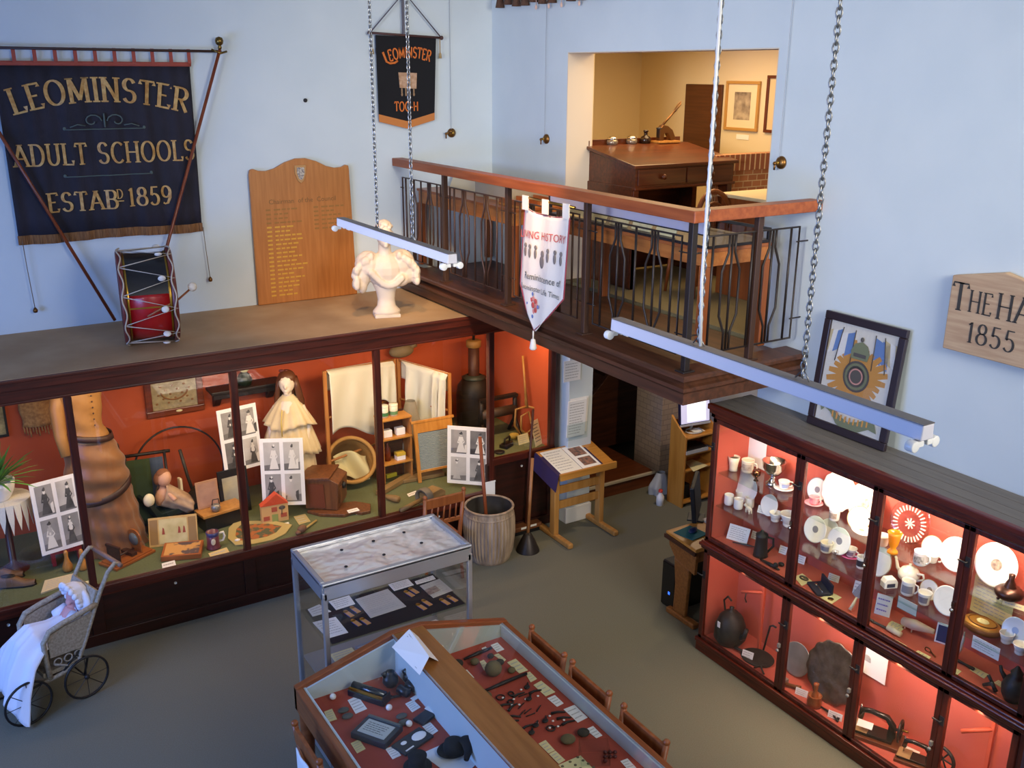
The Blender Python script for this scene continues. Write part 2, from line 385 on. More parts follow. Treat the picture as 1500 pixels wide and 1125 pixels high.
# ================================================================= fluorescent battens on chains
def chain(top, bot, r=.009, ln=.034):
    m = MB(); top = Vector(top); bot = Vector(bot); L_ = (top-bot).length; n = int(L_/(ln*.72))
    for k in range(n):
        p = bot+(top-bot)*((k+.5)/n)
        pts = [(r*math.cos(a), 0, ln/2*math.sin(a)) for a in [2*PI*i/8 for i in range(8)]]
        m.tube(pts, .0032, 5, 0, True, T(p) @ RZ(PI/2*(k % 2)+.4))
    return m
def batten(x, y0, y1, z, c0, c1, label, cable=False):
    t = thing('fluorescent_batten', label, 'ceiling light', (x, (y0+y1)/2, z), 0, 'hanging fluorescent battens')
    h = (y1-y0)/2
    m = MB().prism([(-.028, .0), (.028, .0), (.025, .048), (-.025, .048)], -h, h, 'y'); part('housing', m, WHITEE, t, .004)
    m = MB().box(-.025, -h, .048, .025, h, .051); part('top_plate', m, mat('grey_metal', '#7d7673', .5, .4), t)
    for s_ in (-1, 1):
        m = MB()
        for u in (-1, 1):
            m.cbox((u*.025, s_*(h-.015), -.01), (.035, .026, .018)); m.lathe([(0, -.014), (.018, -.014), (.018, .014), (0, .014)], 14, 0, T(u*.046, s_*(h-.015), -.014) @ RX(PI/2))
        part('lampholder', m, WHITE, t, .003)
    for c in (c0, c1):
        part('chain', chain((0, c-(y0+y1)/2, 6.2-z), (0, c-(y0+y1)/2, .065)), CHAINM, t)
        m = MB().tube([(0, c-(y0+y1)/2-.03, .055), (0, c-(y0+y1)/2, .09), (0, c-(y0+y1)/2+.03, .055)], .003, 5); part('hook', m, CHAINM, t)
    if cable:
        m = MB().tube([(-.01, c0-(y0+y1)/2-.02, .055), (-.02, c0-(y0+y1)/2-.015, .3), (-.012, c0-(y0+y1)/2-.01, .8), (-.012, c0-(y0+y1)/2-.01, 6.2-z)], .006, 6); part('cable', m, WHITE, t)
batten(2.3, 4.29, 5.76, 3.475, 5.20, 4.74, 'white fluorescent batten on two chains in front of the marble bust')
batten(2.42, 1.62, 3.10, 3.385, 2.60, 2.10, 'white fluorescent batten on two chains in front of the framed military picture', True)
m = MB().box(XB+.001, 7.562, 2.5, XB+.284, 7.5699, 4.56).box(XB+.001, 5.0401, 2.5, XB+.284, 5.048, 4.56).box(XB+.001, 5.048, 4.552, XB+.284, 7.562, 4.5599); struct('trim_2', m, mat('reveal_cream_warm_lit', '#d8c9b4', .8))  # thin cream lining; its colour carries the warm upstairs light on the jambs
m = MB().box(-3.2, -.5, 6.2, 5.53, 9.1, 6.3); struct('ceiling', m, mat('ceiling_paint', '#dcdcd6', .9))
m = MB().box(-3.4, -.5, 0, -3.2, 9.1, 6.2); struct('wall_far_left', m, WALL)
# ================================================================= drawn lettering (thick and thin strokes with serifs)
def arcp(cx, cy, rx, ry, a0, a1, n=14):
    return [(cx+rx*math.cos(math.radians(a0+(a1-a0)*i/n)), cy+ry*math.sin(math.radians(a0+(a1-a0)*i/n))) for i in range(n+1)]
GLY = {
 'A': (.72, [[(.04,0),(.34,1)],[(.34,1),(.68,0)],[(.16,.35),(.56,.35)]]), 'B': (.6, [[(.1,0),(.1,1)],[(.1,1),(.3,1)]+arcp(.3,.76,.2,.24,90,-90)+[(.1,.52)],[(.1,.52),(.3,.52)]+arcp(.3,.26,.25,.26,90,-90)+[(.1,0)]]),
 'C': (.7, [arcp(.4,.5,.33,.5,45,315,22)]), 'D': (.7, [[(.1,0),(.1,1)],[(.1,1),(.28,1)]+arcp(.28,.5,.35,.5,90,-90,18)+[(.1,0)]]),
 'E': (.56, [[(.1,0),(.1,1)],[(.1,1),(.5,1),(.5,.86)],[(.1,.52),(.4,.52)],[(.1,0),(.52,0),(.52,.16)]]), 'H': (.72, [[(.1,0),(.1,1)],[(.62,0),(.62,1)],[(.1,.5),(.62,.5)]]),
 'I': (.24, [[(.12,0),(.12,1)]]), 'L': (.54, [[(.1,0),(.1,1)],[(.1,0),(.5,0),(.5,.2)]]), 'M': (.86, [[(.1,0),(.12,1)],[(.12,1),(.43,.1)],[(.43,.1),(.74,1)],[(.74,1),(.76,0)]]),
 'N': (.72, [[(.1,0),(.1,1)],[(.1,1),(.62,0)],[(.62,0),(.62,1)]]), 'O': (.78, [arcp(.39,.5,.33,.5,90,450,28)]),
 'R': (.64, [[(.1,0),(.1,1)],[(.1,1),(.32,1)]+arcp(.32,.75,.22,.25,90,-90)+[(.1,.5)],[(.3,.5),(.6,0)]]),
 'S': (.58, [arcp(.29,.75,.2,.25,20,270,16)+arcp(.29,.25,.22,.25,90,-160,16)]), 'T': (.62, [[(.31,0),(.31,1)],[(.03,.84),(.03,1),(.59,1),(.59,.84)]]),
 'U': (.7, [[(.1,1),(.1,.3)]+arcp(.34,.3,.24,.3,180,360,14)+[(.58,1)]]), '-': (.4, [[(.06,.4),(.34,.4)]]), ' ': (.34, []),
 '1': (.36, [[(.2,0),(.2,1),(.06,.86)]]), '8': (.58, [arcp(.29,.76,.18,.24,90,450,20),arcp(.29,.27,.24,.27,90,450,22)]),
 '5': (.56, [[(.48,1),(.16,1),(.12,.55)],[(.12,.55)]+arcp(.26,.31,.23,.31,110,-150,16)]), '9': (.58, [arcp(.29,.69,.22,.31,90,450,22),[(.51,.69),(.49,.35),(.36,.05),(.2,.0),(.1,.08)]]),
 'V': (.7, [[(.04,1),(.34,0)],[(.34,0),(.66,1)]]), 'F': (.54, [[(.1,0),(.1,1)],[(.1,1),(.5,1),(.5,.86)],[(.1,.5),(.4,.5)]]), 'G': (.74, [arcp(.4,.5,.33,.5,45,360,22)+[(.73,.1)],[(.5,.5),(.73,.5)]]),
 'Y': (.66, [[(.04,1),(.33,.5)],[(.62,1),(.33,.5)],[(.33,.5),(.33,0)]]),
}
def text_w(s, gap=.1): return sum(GLY[c][0]+gap for c in s)-gap
def letters(mb, s, fn, T_=.16, t_=.06, gap=.1, mi=0, serif=.07):
    """strokes of the word s, each point (u,v) in letter heights sent through fn to the surface it is painted on"""
    x = 0
    def rib(pts, w0=None):
        N = len(pts); vs = []
        for i, (u, v) in enumerate(pts):
            a = pts[max(0, i-1)]; b = pts[min(N-1, i+1)]
            dx, dy = b[0]-a[0], b[1]-a[1]; l = math.hypot(dx, dy) or 1
            w = w0 or (t_+(T_-t_)*abs(dy/l)**1.5)
            nx, ny = -dy/l*w/2, dx/l*w/2
            vs += [fn(u+nx, v+ny), fn(u-nx, v-ny)]
        mb.add(vs, [(2*i, 2*i+1, 2*i+3, 2*i+2) for i in range(N-1)], mi)
    for c in s:
        w, strokes = GLY[c]
        for st in strokes:
            p = [(x+u, v) for u, v in st]
            if len(p) == 2:                       # split long straight strokes so they bend with the cloth
                p = [(p[0][0]+(p[1][0]-p[0][0])*k/3, p[0][1]+(p[1][1]-p[0][1])*k/3) for k in range(4)]
            rib(p)
            if serif:
                for e, q in ((p[0], p[1]), (p[-1], p[-2])):
                    if abs(e[1]-q[1]) > 2*abs(e[0]-q[0]) and (e[1] < .02 or e[1] > .98):
                        k = T_/2+serif
                        rib([(e[0]-k, e[1]), (e[0]+k, e[1])], t_*.8)
        x += w+gap
    return mb
def font_text(s, size, align='CENTER'):
    """plain small lettering as a flat mesh (verts, faces) in the XY plane"""
    cu = bpy.data.curves.new('t', 'FONT'); cu.body = s; cu.size = size; cu.align_x = align; cu.resolution_u = 2
    ob = bpy.data.objects.new('t', cu); COL.objects.link(ob)
    me = bpy.data.meshes.new_from_object(ob.evaluated_get(bpy.context.evaluated_depsgraph_get()))
    vs = [tuple(v.co) for v in me.vertices]; fs = [tuple(p.vertices) for p in me.polygons]
    bpy.data.objects.remove(ob); bpy.data.curves.remove(cu); bpy.data.meshes.remove(me)
    return vs, fs
def lines(mb, x0, x1, z0, z1, n, fn, th=.26, mi=0, r=None):
    """n ragged lines of faint writing between heights z0 (bottom) and z1"""
    if n <= 0: return mb
    r = r or rnd; dz = (z1-z0)/n
    for i in range(n):
        z = z1-(i+.5)*dz; e = x1-(x1-x0)*(r.random()*.25 if i % 4 else .05)
        x = x0
        while x < e-1e-4:
            w = min(e-x, (x1-x0)*(.07+.11*r.random()))
            mb.quad(fn(x, z-dz*th/2), fn(x+w, z-dz*th/2), fn(x+w, z+dz*th/2), fn(x, z+dz*th/2), mi)
            x += w+(x1-x0)*.03
    return mb
# ================================================================= things on the left wall and on top of the left cabinet
NAVY = mat('banner_cloth', '#1d1b25', .85, 0, '#26232f', 4, bump=.15, bsc=120)
HEMR = mat('red_braid', '#a04a3a', .85); FRNG = mat('tan_fringe', '#8a6038', .9, 0, '#6b4626', 90, (1, 1, .1))
POLEW = wood('pole_wood', '#6d2f16', '#84401f', 'z', .35)
t = thing('banner', 'large dark blue banner lettered LEOMINSTER ADULT SCHOOLS with crossed carrying poles', 'banner', (1.5, 8.86, 3.06))
def bfold(x, z): return -.012*math.sin(x*23+.6)*(1-z/1.5*.6) - .006*math.sin(x*51+z*3)
m = MB().sheet(lambda u, v: (-.752+u*(1.50-.02*(1-v)), bfold(-.75+1.5*u, v*1.36), .03+v*1.34), 70, 8); part('cloth', m, NAVY, t, sol=.004)
def bl(cx, cz, h, w, s, arc=0):
    W = text_w(s); sx = w/W
    def fn(u, v):
        x = (u-W/2)*sx
        a = -arc*x*x if arc else 0
        tilt = -2*arc*x
        return (cx+x-tilt*v*h*.8, bfold(cx+x, cz+a+v*h)-.013, cz+a+v*h)
    return letters(MB(), s, fn, .16, .075, .12)
m = bl(.0, 1.085, .185, 1.30, 'LEOMINSTER', .22); part('lettering', m, GOLDTXT, t)
m = bl(-.01, .59, .165, 1.38, 'ADULT SCHOOLS', .0); part('lettering', m, GOLDTXT, t)
m = bl(-.235, .215, .15, .53, 'ESTAB'); part('lettering', m, GOLDTXT, t)
m = bl(.065, .295, .075, .05, 'D'); m.box(.04, -.028, .27, .09, -.02, .278); part('lettering', m, GOLDTXT, t)
m = bl(.305, .225, .15, .35, '1859'); part('lettering', m, GOLDTXT, t)
GRN = mat('grey_green_thread', '#55615c', .9)
m = MB()
for z, x0, x1 in ((.865, -.30, .32), (.49, -.34, .34)):
    m.tube([(x0+(x1-x0)*k/12, bfold(x0+(x1-x0)*k/12, z)-.008, z) for k in range(13)], .005, 5)
    for x in (x0, x1): m.ell((x, bfold(x, z)-.008, z+.008), (.014, .004, .014), 0, 8)
part('ornament', m, GRN, t)
m = MB()
for s_ in (-1, 1):
    m.tube([(.01+s_*(.02+r*math.cos(a)*.075+.075), -.022, .93+r*math.sin(a)*.06) for a, r in [(PI-k*.55, 1-.07*k) for k in range(12)]], .006, 5)
    m.tube([(.01+s_*(.15+.06*k), -.022, .895+.012*math.sin(k*2.2)) for k in range(3)], .005, 5)
m.tube([(.01, -.022, .88), (.01, -.022, .99)], .008, 6)
part('ornament', m, GRN, t)
m = MB().sheet(lambda u, v: (-.755+1.515*u, bfold(-.75+1.5*u, 1.36)-.005, 1.36+.035*v), 40, 1)
part('hem', m, HEMR, t, sol=.006)
for k in range(11):
    x = -.745+.149*k
    m = MB().box(x-.014, -.012, 1.385, x+.014, -.004, 1.50); part('hanging_loop', m, HEMR, t)
m = MB().sheet(lambda u, v: (-.757+1.49*u, bfold(-.75+1.5*u, 0)-.004-.004*math.sin(u*600)*(1-v), -.035+.075*v-.006*math.sin(u*9)), 220, 2, sm=False); part('fringe', m, FRNG, t, sol=.004)
m = MB().tube([(-1.0, -.02, 1.49), (1.02, -.02, 1.485)], .011, 8); part('rail', m, mat('dark_rail', '#3b231a', .45), t)
m = MB().tube([(1.0, -.05, 1.50), (.385, -.07, -.155), (.14, -.13, -.765)], .014, 8); part('pole', m, POLEW, t)
m = MB().tube([(-1.0, -.05, 1.375), (-.101, -.05, -.738)], .014, 8); part('pole', m, POLEW, t)
m = MB().lathe([(0, .0), (.014, .0), (.018, .02), (.012, .03), (.03, .045), (.036, .07), (.028, .095), (0, .105)], 16, 0, T(1.0, -.05, 1.50)); m.tube([(.93, -.04, 1.50), (1.0, -.06, 1.47), (1.06, -.04, 1.485)], .01, 6); part('finial', m, mat('finial_brass', '#7b6234', .3, 1), t)
for x, a, b, ln in ((-.727, .02, .02, .56), (.733, .0, .0, .45)):
    m = MB().tube([(x, -.01, .0), (x+.005, -.012, -ln*.4), (x+.02, -.012, -ln)], .0035, 5); part('cord', m, mat('string', '#7a6a58', .8), t)
    m = MB().lathe([(0, 0), (.017, .006), (.02, .025), (.008, .045), (0, .05)], 10, 0, T(x+.02, -.018, -ln-.045)); part('cord_weight', m, OLDBRASS, t)
# bass drum
t = thing('bass_drum', 'rope-tensioned red and black bass drum standing on its hoops under the big banner', 'drum', (1.545, 8.05, 2.292), math.radians(-9))
R_ = .372; zc = R_+.008
MX = T(0, 0, zc) @ RY(PI/2)
DRED = mat('drum_red', '#a01418', .35, coat=.2); DBLK = mat('drum_black', '#121114', .35, coat=.2); HOOP = mat('hoop_red', '#5d231f', .4, 0, '#6f2c26', 8)
m = MB().lathe([(R_-.03, -.165), (R_-.03, .165)], 40, 0, MX); part('shell', m, DBLK, t)
m = MB().lathe([(R_-.028, -.155), (R_-.028, .155)], 24, 0, T(0, 0, zc) @ RX(0) @ RY(PI/2), PI*-.57, PI*.02); part('shell_panel', m, DRED, t, sol=.003)
m = MB()
for z in (-.155, .155): m.lathe([(R_-.024, z-.008), (R_-.022, z), (R_-.024, z+.008)], 40, 0, MX)
m.box(-.155, -R_+.026, zc-.03, .155, -R_+.032, zc-.018); part('gold_line', m, BRASS, t)
for s_ in (-1, 1):
    m = MB().lathe([(R_-.012, s_*.165), (R_, s_*.168), (R_+.002, s_*.2), (R_-.016, s_*.208), (R_-.02, s_*.165)], 44, 0, MX); part('hoop', m, HOOP, t)
    m = MB().lathe([(0, s_*.196), (R_-.02, s_*.196)], 40, 0, MX); part('drum_head', m, mat('drum_skin', '#c9a99b', .7), t)
    m = MB().tube([MX @ Vector(((R_+.012)*math.cos(a), (R_+.012)*math.sin(a), s_*(.185+.012*math.sin(a*10)))) for a in [2*PI*k/80 for k in range(80)]], .006, 6, 0, True); part('hoop_rope', m, mat('rope', '#b9aa96', .8), t)
m = MB(); NR = 10
for k in range(NR):
    a0, a1, a2 = [2*PI*(k+j)/NR+.1 for j in (0, .5, 1)]
    P = lambda a, x: MX @ Vector(((R_+.008)*math.cos(a), (R_+.008)*math.sin(a), x))
    m.tube([P(a0, -.2), P(a1, .2), P(a2, -.2)], .0045, 5)
part('tension_rope', m, mat('rope', '#b9aa96', .8), t)
for k in range(NR):
    a = 2*PI*(k+.5)/NR+.1
    c = MX @ Vector(((R_+.012)*math.cos(a), (R_+.012)*math.sin(a), .105))
    m = MB().ell((0, 0, 0), (.03, .014, .026), 0, 10, T(c) @ RX(PI/2-a)); part('leather_tab', m, mat('white_leather', '#d9d4cc', .7), t)
m = MB().tube([(-.09, -.385, .30), (.16, -.35, .40), (.255, -.31, .455)], .008, 6)
BE = thing('drum_beater', 'wooden drum beater with pale felt ball tucked through the ropes of the bass drum', 'drumstick', (1.545, 8.05, 2.292))
part('stick', m, MIDZ, BE); m = MB().ell((.285, -.30, .475), .036); part('felt_ball', m, mat('felt', '#d8cdbb', .9), BE)
# honours board
t = thing('honours_board', 'golden oak honours board with curved top, small shield and gilt list of names', 'board', (3.17, 8.88, 2.292))
top = [(-.49, 1.20), (-.48, 1.245), (-.45, 1.255), (-.40, 1.235), (-.33, 1.23), (-.25, 1.25), (-.15, 1.30), (-.05, 1.33), (.05, 1.33), (.15, 1.30), (.25, 1.25), (.33, 1.23), (.40, 1.235), (.44, 1.255), (.47, 1.245), (.475, 1.20)]
m = MB().prism([(-.49, 0), (.505, 0)] + top[::-1], -.032, .0); part('panel', m, wood('board_oak', '#a9692f', '#b9783a', 'z', .4, 2.5, .1), t, .008)
m = MB().prism([(-.055, .07), (-.055, 0), (-.03, -.07), (0, -.095), (.03, -.07), (.055, 0), (.055, .07)], -.045, -.032, 'y', 0, T(-.01, 0, 1.20)); p = part('shield', m, mat('shield_wood', '#b98a52', .4), t, .004)
m = MB().prism([(-.036, .05), (-.036, 0), (-.02, -.05), (0, -.065), (.02, -.05), (.036, 0), (.036, .05)], -.05, -.045, 'y', 0, T(-.01, 0, 1.20)); part('crest', m, mat('crest', '#6c6570', .4, .5, '#c9c2b4', 60), p)
vs, fs = font_text('Chairman  of the  Council', .062); m = MB().add([(x, -.0335, 1.0+.93+y-1.0) for x, y, z in vs], fs); part('lettering', m, mat('title_gilt', '#76552a', .6), t)
m = MB()
for c, n, z0 in ((-.36, 21, .87), (.1, 6, .87)):
    for k in range(n):
        z = z0-.04*k; b = 1 if c > 0 or k < 4 else 0
        m.box(c, -.0335, z, c+.045, -.0325, z+.016, b); x = c+.075
        for j in range(rnd.randint(3, 5)):
            w = .025+.04*rnd.random(); m.box(x, -.0335, z, x+w, -.0325, z+.015, b); x += w+.012
part('name_list', m, [mat('gilt', '#d3a340', .4, .3), mat('gilt_dull', '#96692f', .6)], t)
# marble bust
t = thing('bust', 'white marble bust with curly hair and fur wrap on a waisted socle', 'bust', (3.545, 7.88, 2.29), math.radians(-16))
MARB = mat('marble', '#d9cbb8', .5, 0, '#cdbda8', 5)
m = MB().box(-.115, -.085, 0, .115, .085, .03)
m.lathe([(.14, .03), (.15, .05), (.135, .065), (.10, .10), (.092, .16), (.105, .23), (.14, .30), (.10, .34)], 24, 0, SCL(.84, .62, 1))
part('socle', m, MARB, t, .006)
m = MB(); r2 = random.Random(3)
m.ell((0, .0, .42), (.17, .115, .17)); m.ell((-.15, .0, .47), (.12, .10, .13)); m.ell((.15, .01, .47), (.12, .10, .13)); m.ell((-.2, .0, .40), (.075, .08, .13)); m.ell((.2, .0, .41), (.075, .08, .12))
m.ell((-.21, -.01, .31), (.05, .06, .09)); m.ell((.0, -.02, .33), (.11, .08, .09)); m.ell((.12, -.03, .35), (.10, .07, .08))
for k in range(70):
    s_ = -1 if k % 2 else 1; a = r2.random(); z = .56-.26*a; x = s_*(.11+.15*math.sin(min(1, a*1.4)*1.8)+.02*r2.random()); y = -.06-.05*r2.random()+.03
    m.ell((x, y, z), (.032, .03, .042), 0, 6)
for k in range(26):
    u = k/25; m.ell((-.14+.26*u+.01*r2.random(), -.09, .42-.12*math.sin(u*2.6)), (.035, .035, .035), 0, 6)
m.tube([(0, .0, .50), (0, -.004, .60), (.0, -.012, .66)], [.085, .056, .055], 14)
m.ell((0, -.02, .735), (.073, .088, .105)); m.ell((0, -.045, .69), (.055, .06, .06)); m.ell((0, -.103, .715), (.013, .02, .026)); m.ell((0, -.095, .74), (.010, .014, .03)); m.ell((0, -.092, .672), (.024, .018, .01)); m.ell((0, -.09, .65), (.022, .02, .018))
for s_ in (-1, 1):
    m.ell((s_*.030, -.088, .752), (.016, .010, .008)); m.ell((s_*.03, -.09, .770), (.024, .012, .008)); m.ell((s_*.074, -.005, .735), (.012, .022, .03))
b = part('figure', m, MARB, t)
rm = b.modifiers.new('r', 'REMESH'); rm.mode = 'VOXEL'; rm.voxel_size = .0075; rm.use_smooth_shade = True
m = MB()
for k in range(90):
    th = r2.random()*2*PI; ph = r2.random()*1.25
    x = .072*math.sin(ph)*math.cos(th); y = -.005+.085*math.sin(ph)*math.sin(th); z = .765+.088*math.cos(ph)
    if y < -.045 and z < .80: continue
    m.ell((x, y, z), (.02, .02, .017), 0, 6)
m.ell((0, .0, .785), (.068, .08, .072)); m.ell((0, .085, .73), (.04, .035, .045))
h = part('hair', m, MARB, t); rm = h.modifiers.new('r', 'REMESH'); rm.mode = 'VOXEL'; rm.voxel_size = .006; rm.use_smooth_shade = True
# small black banner
t = thing('banner', 'small black pointed banner lettered in orange, hung near the corner by a strap', 'banner', (4.27, 8.86, 3.86))
BLKC = mat('black_cloth', '#0e0d10', .9); ORNG = mat('orange_thread', '#d8722b', .8); OBAND = mat('orange_band', '#c47a3c', .85)
m = MB().add([(-.30, 0, .85), (.33, 0, .835), (.30, 0, .145), (.0, 0, .07), (-.295, 0, .14)], [(0, 1, 2, 3, 4)]); part('cloth', m, BLKC, t, sol=.006)
m = MB().add([(-.295, 0, .14), (0, 0, .07), (.30, 0, .145), (.298, 0, .075), (0, 0, .0), (-.292, 0, .07)], [(0, 1, 4, 5), (1, 2, 3, 4)]); part('border', m, OBAND, t, sol=.008)
m = MB().tube([(-.365, -.012, .868), (.385, -.012, .838)], .011, 8)
for x in (-.365, .385): m.ell((x, -.012, .868 if x < 0 else .838), .02, 0, 8)
part('crossbar', m, mat('crossbar', '#4a2a22', .5), t)
m = MB().tube([(-.36, -.012, .87), (0, -.012, 1.23), (.38, -.012, .84)], .007, 5); part('cord', m, mat('grey_cord', '#57545c', .8), t)
m = MB().box(-.03, -.018, .85, -.005, -.008, 1.9); part('strap', m, mat('grey_strap', '#5d5b63', .7), t)
for x, z in ((-.345, .86), (.365, .83)):
    m = MB().tube([(x, -.015, z), (x, -.015, z-.13)], .005, 5); m.lathe([(.004, 0), (.013, -.012), (.016, -.055), (0, -.055)], 10, 0, T(x, -.015, z-.125)); part('tassel', m, mat('gold_tassel', '#a58a5a', .8), t)
def bl2(cx, cz, h, w, s, arc=0):
    W = text_w(s); sx = w/W
    def fn(u, v):
        x = (u-W/2)*sx; return (cx+x+2*arc*x*v*h*.8, -.0075, cz-arc*x*x+v*h)
    return letters(MB(), s, fn, .17, .13, .1, 0, 0)
m = bl2(.045, .655, .095, .42, 'EOMINSTER', .85); part('lettering', m, ORNG, t)
m = MB().tube([(-.235, -.008, .70), (-.20, -.008, .615), (-.165, -.008, .60), (-.115, -.008, .605), (-.085, -.008, .625)], .011, 6); part('lettering', m, ORNG, t)
m = bl2(-.005, .165, .085, .25, 'TOC-H'); part('lettering', m, ORNG, t)
m = MB().prism([(-.08, .52), (.115, .515), (.105, .37), (-.07, .38)], -.009, -.004); m2 = part('emblem', m, mat('emblem_cloth', '#c5a284', .85, 0, '#a9805c', 30), t)
m = MB()
for k in range(4): m.box(-.055+.042*k, -.009, .33, -.042+.042*k, -.004, .375); m.ell((-.048+.042*k, -.008, .318), (.011, .004, .016), 0, 8)
part('emblem', m, mat('emblem_brown', '#9a7a58', .8), t)
# cord winders on the walls
def winder(loc, rz, label, s=1):
    t = thing('cord_winder', label, 'wall fitting', loc, rz, 'brass cord winders on the walls')
    m = MB().lathe([(0, 0), (.045, 0), (.045, .012), (.036, .022), (.018, .03), (0, .032)], 20, 0, RX(PI/2)); part('wheel', m, OLDBRASS, t)
    m = MB().ell((0, -.04, 0), (.014, .01, .014), 0, 10); part('hub', m, BRASS, t)
    m = MB().tube([(0, -.03, 0), (-.05*s, -.045, .01*s), (-.085*s, -.05, -.005)], .009, 6); m.tube([(-.085*s, -.05, -.005), (-.085*s, -.05, -.05)], .007, 6); m.ell((-.085*s, -.05, -.005), .014, 0, 8); part('crank', m, OLDBRASS, t)
    m = MB().tube([(-.01, -.02, .03), (-.012, -.018, 2.2)], .0025, 4); part('cord', m, mat('grey_cord2', '#8f9298', .8), t)
winder((4.775, YA, 3.805), 0, 'brass cord winder with side crank on the wall left of the room corner')
winder((XB, 7.885, 3.79), -PI/2, 'brass cord winder on the wall between room corner and wide opening', .3)
winder((XB, 4.93, 3.80), -PI/2, 'brass cord winder on the wall right of the wide opening', .2)
m = MB().lathe([(0, 0), (.018, 0), (.018, .012), (0, .02)], 10, 0, RX(PI/2)); solo('wall_hook', 'small dark nail head on the bare wall left of the black banner', 'hook', m, IRON, (3.266, YA-.001, 4.133))
# tasselled hanging at the top of the picture
t = thing('wall_hanging', 'brown tasselled hanging with pale beads at the top edge, left of the wide opening', 'wall hanging', (5.22, 7.75, 4.95))
m = MB().sheet(lambda u, v: (.015*math.sin(u*40)*.3, -.95+1.9*u, .10+.8*v), 40, 2); part('cloth', m, mat('hanging_cloth', '#6b4636', .85), t, sol=.01)
for k in range(13):
    y = .93-.15*k; z = .03+.022*(k % 3 == 1)
    m = MB().lathe([(.012, .1), (.03, .08), (.035, .05), (.045, 0), (.0, .0)], 12, 0, T(-.01, y, z)); part('tassel', m, mat('brown_tassel', '#6a4a35', .85, 0, '#4a3328', 60, (6, 6, .3)), t)
for y in (.28, .07, -.13, -.4): m = MB().ell((-.015, y, .005), (.012, .012, .022), 0, 10); m.tube([(-.015, y, .02), (-.01, y, .12)], .004, 5); part('bead', m, mat('pale_bead', '#d9b7a6', .5), t)
# wooden name sign
t = thing('sign', 'pale wooden plaque with peaked top lettered in black, fixed to the wall at right', 'sign', (XB, 3.13, 2.82))
m = MB().prism([(.34, .0), (.34, .445), (.02, .515), (-.3, .445), (-.34, .43), (-.34, .0)], -.05, -.003, 'x'); part('board', m, wood('pale_sign', '#b08f6e', '#c3a582', 'y', .6, 3), t, .006)
def sg(y0, z0, h, w, s):
    W = text_w(s, .12); fn = lambda u, v: (-.052, y0-u*w/W, z0+v*h)
    return letters(MB(), s, fn, .13, .05, .12, 0, .05)
part('lettering', sg(.325, .25, .16, .105, 'T'), INK, t); part('lettering', sg(.21, .255, .125, .145, 'HE'), INK, t); part('lettering', sg(.035, .25, .145, .205, 'HA'), INK, t); part('lettering', sg(.195, .075, .12, .30, '1855'), INK, t)
# framed military badge picture leaning on the right cabinet
t = thing('framed_picture', 'dark-framed regimental badge picture with flags leaning on top of the right cabinet', 'picture', (5.145, 4.045, 2.072))
W2, H2 = .325, .80; LM = RY(math.atan2(.085, .79))
def fr(y0, z0, y1, z1, x0, x1, mb): return mb.box(x0, y0, z0, x1, y1, z1, 0, LM)
m = MB(); fr(-W2, 0, W2, .055, -.03, .0, m); fr(-W2, H2-.055, W2, H2, -.03, .0, m); fr(-W2, .055, -W2+.055, H2-.055, -.03, 0, m); fr(W2-.055, .055, W2, H2-.055, -.03, 0, m)
part('frame', m, mat('dark_frame', '#2b2023', .35, coat=.2), t, .006)
m = MB().box(-.012, -W2+.05, .05, -.008, W2-.05, H2-.05, 0, LM); part('print', m, mat('print_paper', '#dcd6c8', .7), t)
OR = mat('badge_orange', '#c88f45', .7); GR = mat('badge_grey', '#55504a', .7); BL = mat('flag_blue', '#6a88b8', .7); RD = mat('flag_red', '#c08a7e', .7); YL = mat('flag_straw', '#cbb88a', .7); GN = mat('badge_green', '#777c5c', .7); FW_ = mat('flag_white', '#e6e2d8', .7)
def F(pts, mi, mb, d=0): mb.add([LM @ Vector((-.0125-d, y, z)) for y, z in pts], [tuple(range(len(pts)))], mi)
m = MB(); cy, cz = .0, .415
for k in range(24):
    a = 2*PI*k/24; r1 = .17+.075*abs(math.cos(2*a+PI/4))**.7
    F([(cy+.09*math.cos(a-.3), cz+.09*math.sin(a-.3)), (cy+r1*math.cos(a-.07), cz+r1*math.sin(a-.07)), (cy+r1*math.cos(a+.07), cz+r1*math.sin(a+.07)), (cy+.09*math.cos(a+.3), cz+.09*math.sin(a+.3))], 0, m, .00015*k)
for r0, mi, d in ((.105, 1, .0045), (.09, 6, .005), (.072, 1, .0055), (.055, 3, .006), (.045, 1, .0065)): F([(cy+r0*math.cos(2*PI*k/24), cz+r0*math.sin(2*PI*k/24)) for k in range(24)], mi, m, d)
F([(-.065, .53), (.065, .53), (.075, .58), (.05, .63), (0, .65), (-.05, .63), (-.075, .58)], 6, m, .006); F([(-.05, .545), (.05, .545), (.05, .57), (-.05, .57)], 1, m, .0065); m.ell((-.02, 0, .665), (.002, .014, .016), 1, 8, LM)
def flag(yp, z0, dy, ct):
    m.tube([LM @ Vector((-.014, yp+dy*.3, .48)), LM @ Vector((-.014, yp, .715))], .004, 5, 1)
    w = .115*(1 if dy > 0 else -1)
    for i, c in enumerate(ct):
        a, b = i/len(ct), (i+1)/len(ct)
        F([(yp+w*a+dy*.05, .70-.02*a), (yp+w*b+dy*.05, .70-.02*b-.01), (yp+w*b+dy*.25, .55-.05*b), (yp+w*a+dy*.2, .56-.03*a)], c, m, .001)
flag(.165, 0, .1, (2, 7, 4)); flag(.065, 0, .02, (2, 7)); flag(-.095, 0, -.03, (2, 2)); flag(-.165, 0, -.14, (4, 7, 4))
pts = [(.24, .16), (.20, .215), (.14, .20), (.08, .13), (.0, .10), (-.08, .125), (-.15, .165), (-.21, .15), (-.235, .09), (-.17, .10), (-.10, .06), (.0, .03), (.09, .065), (.15, .13), (.20, .15), (.225, .12)]
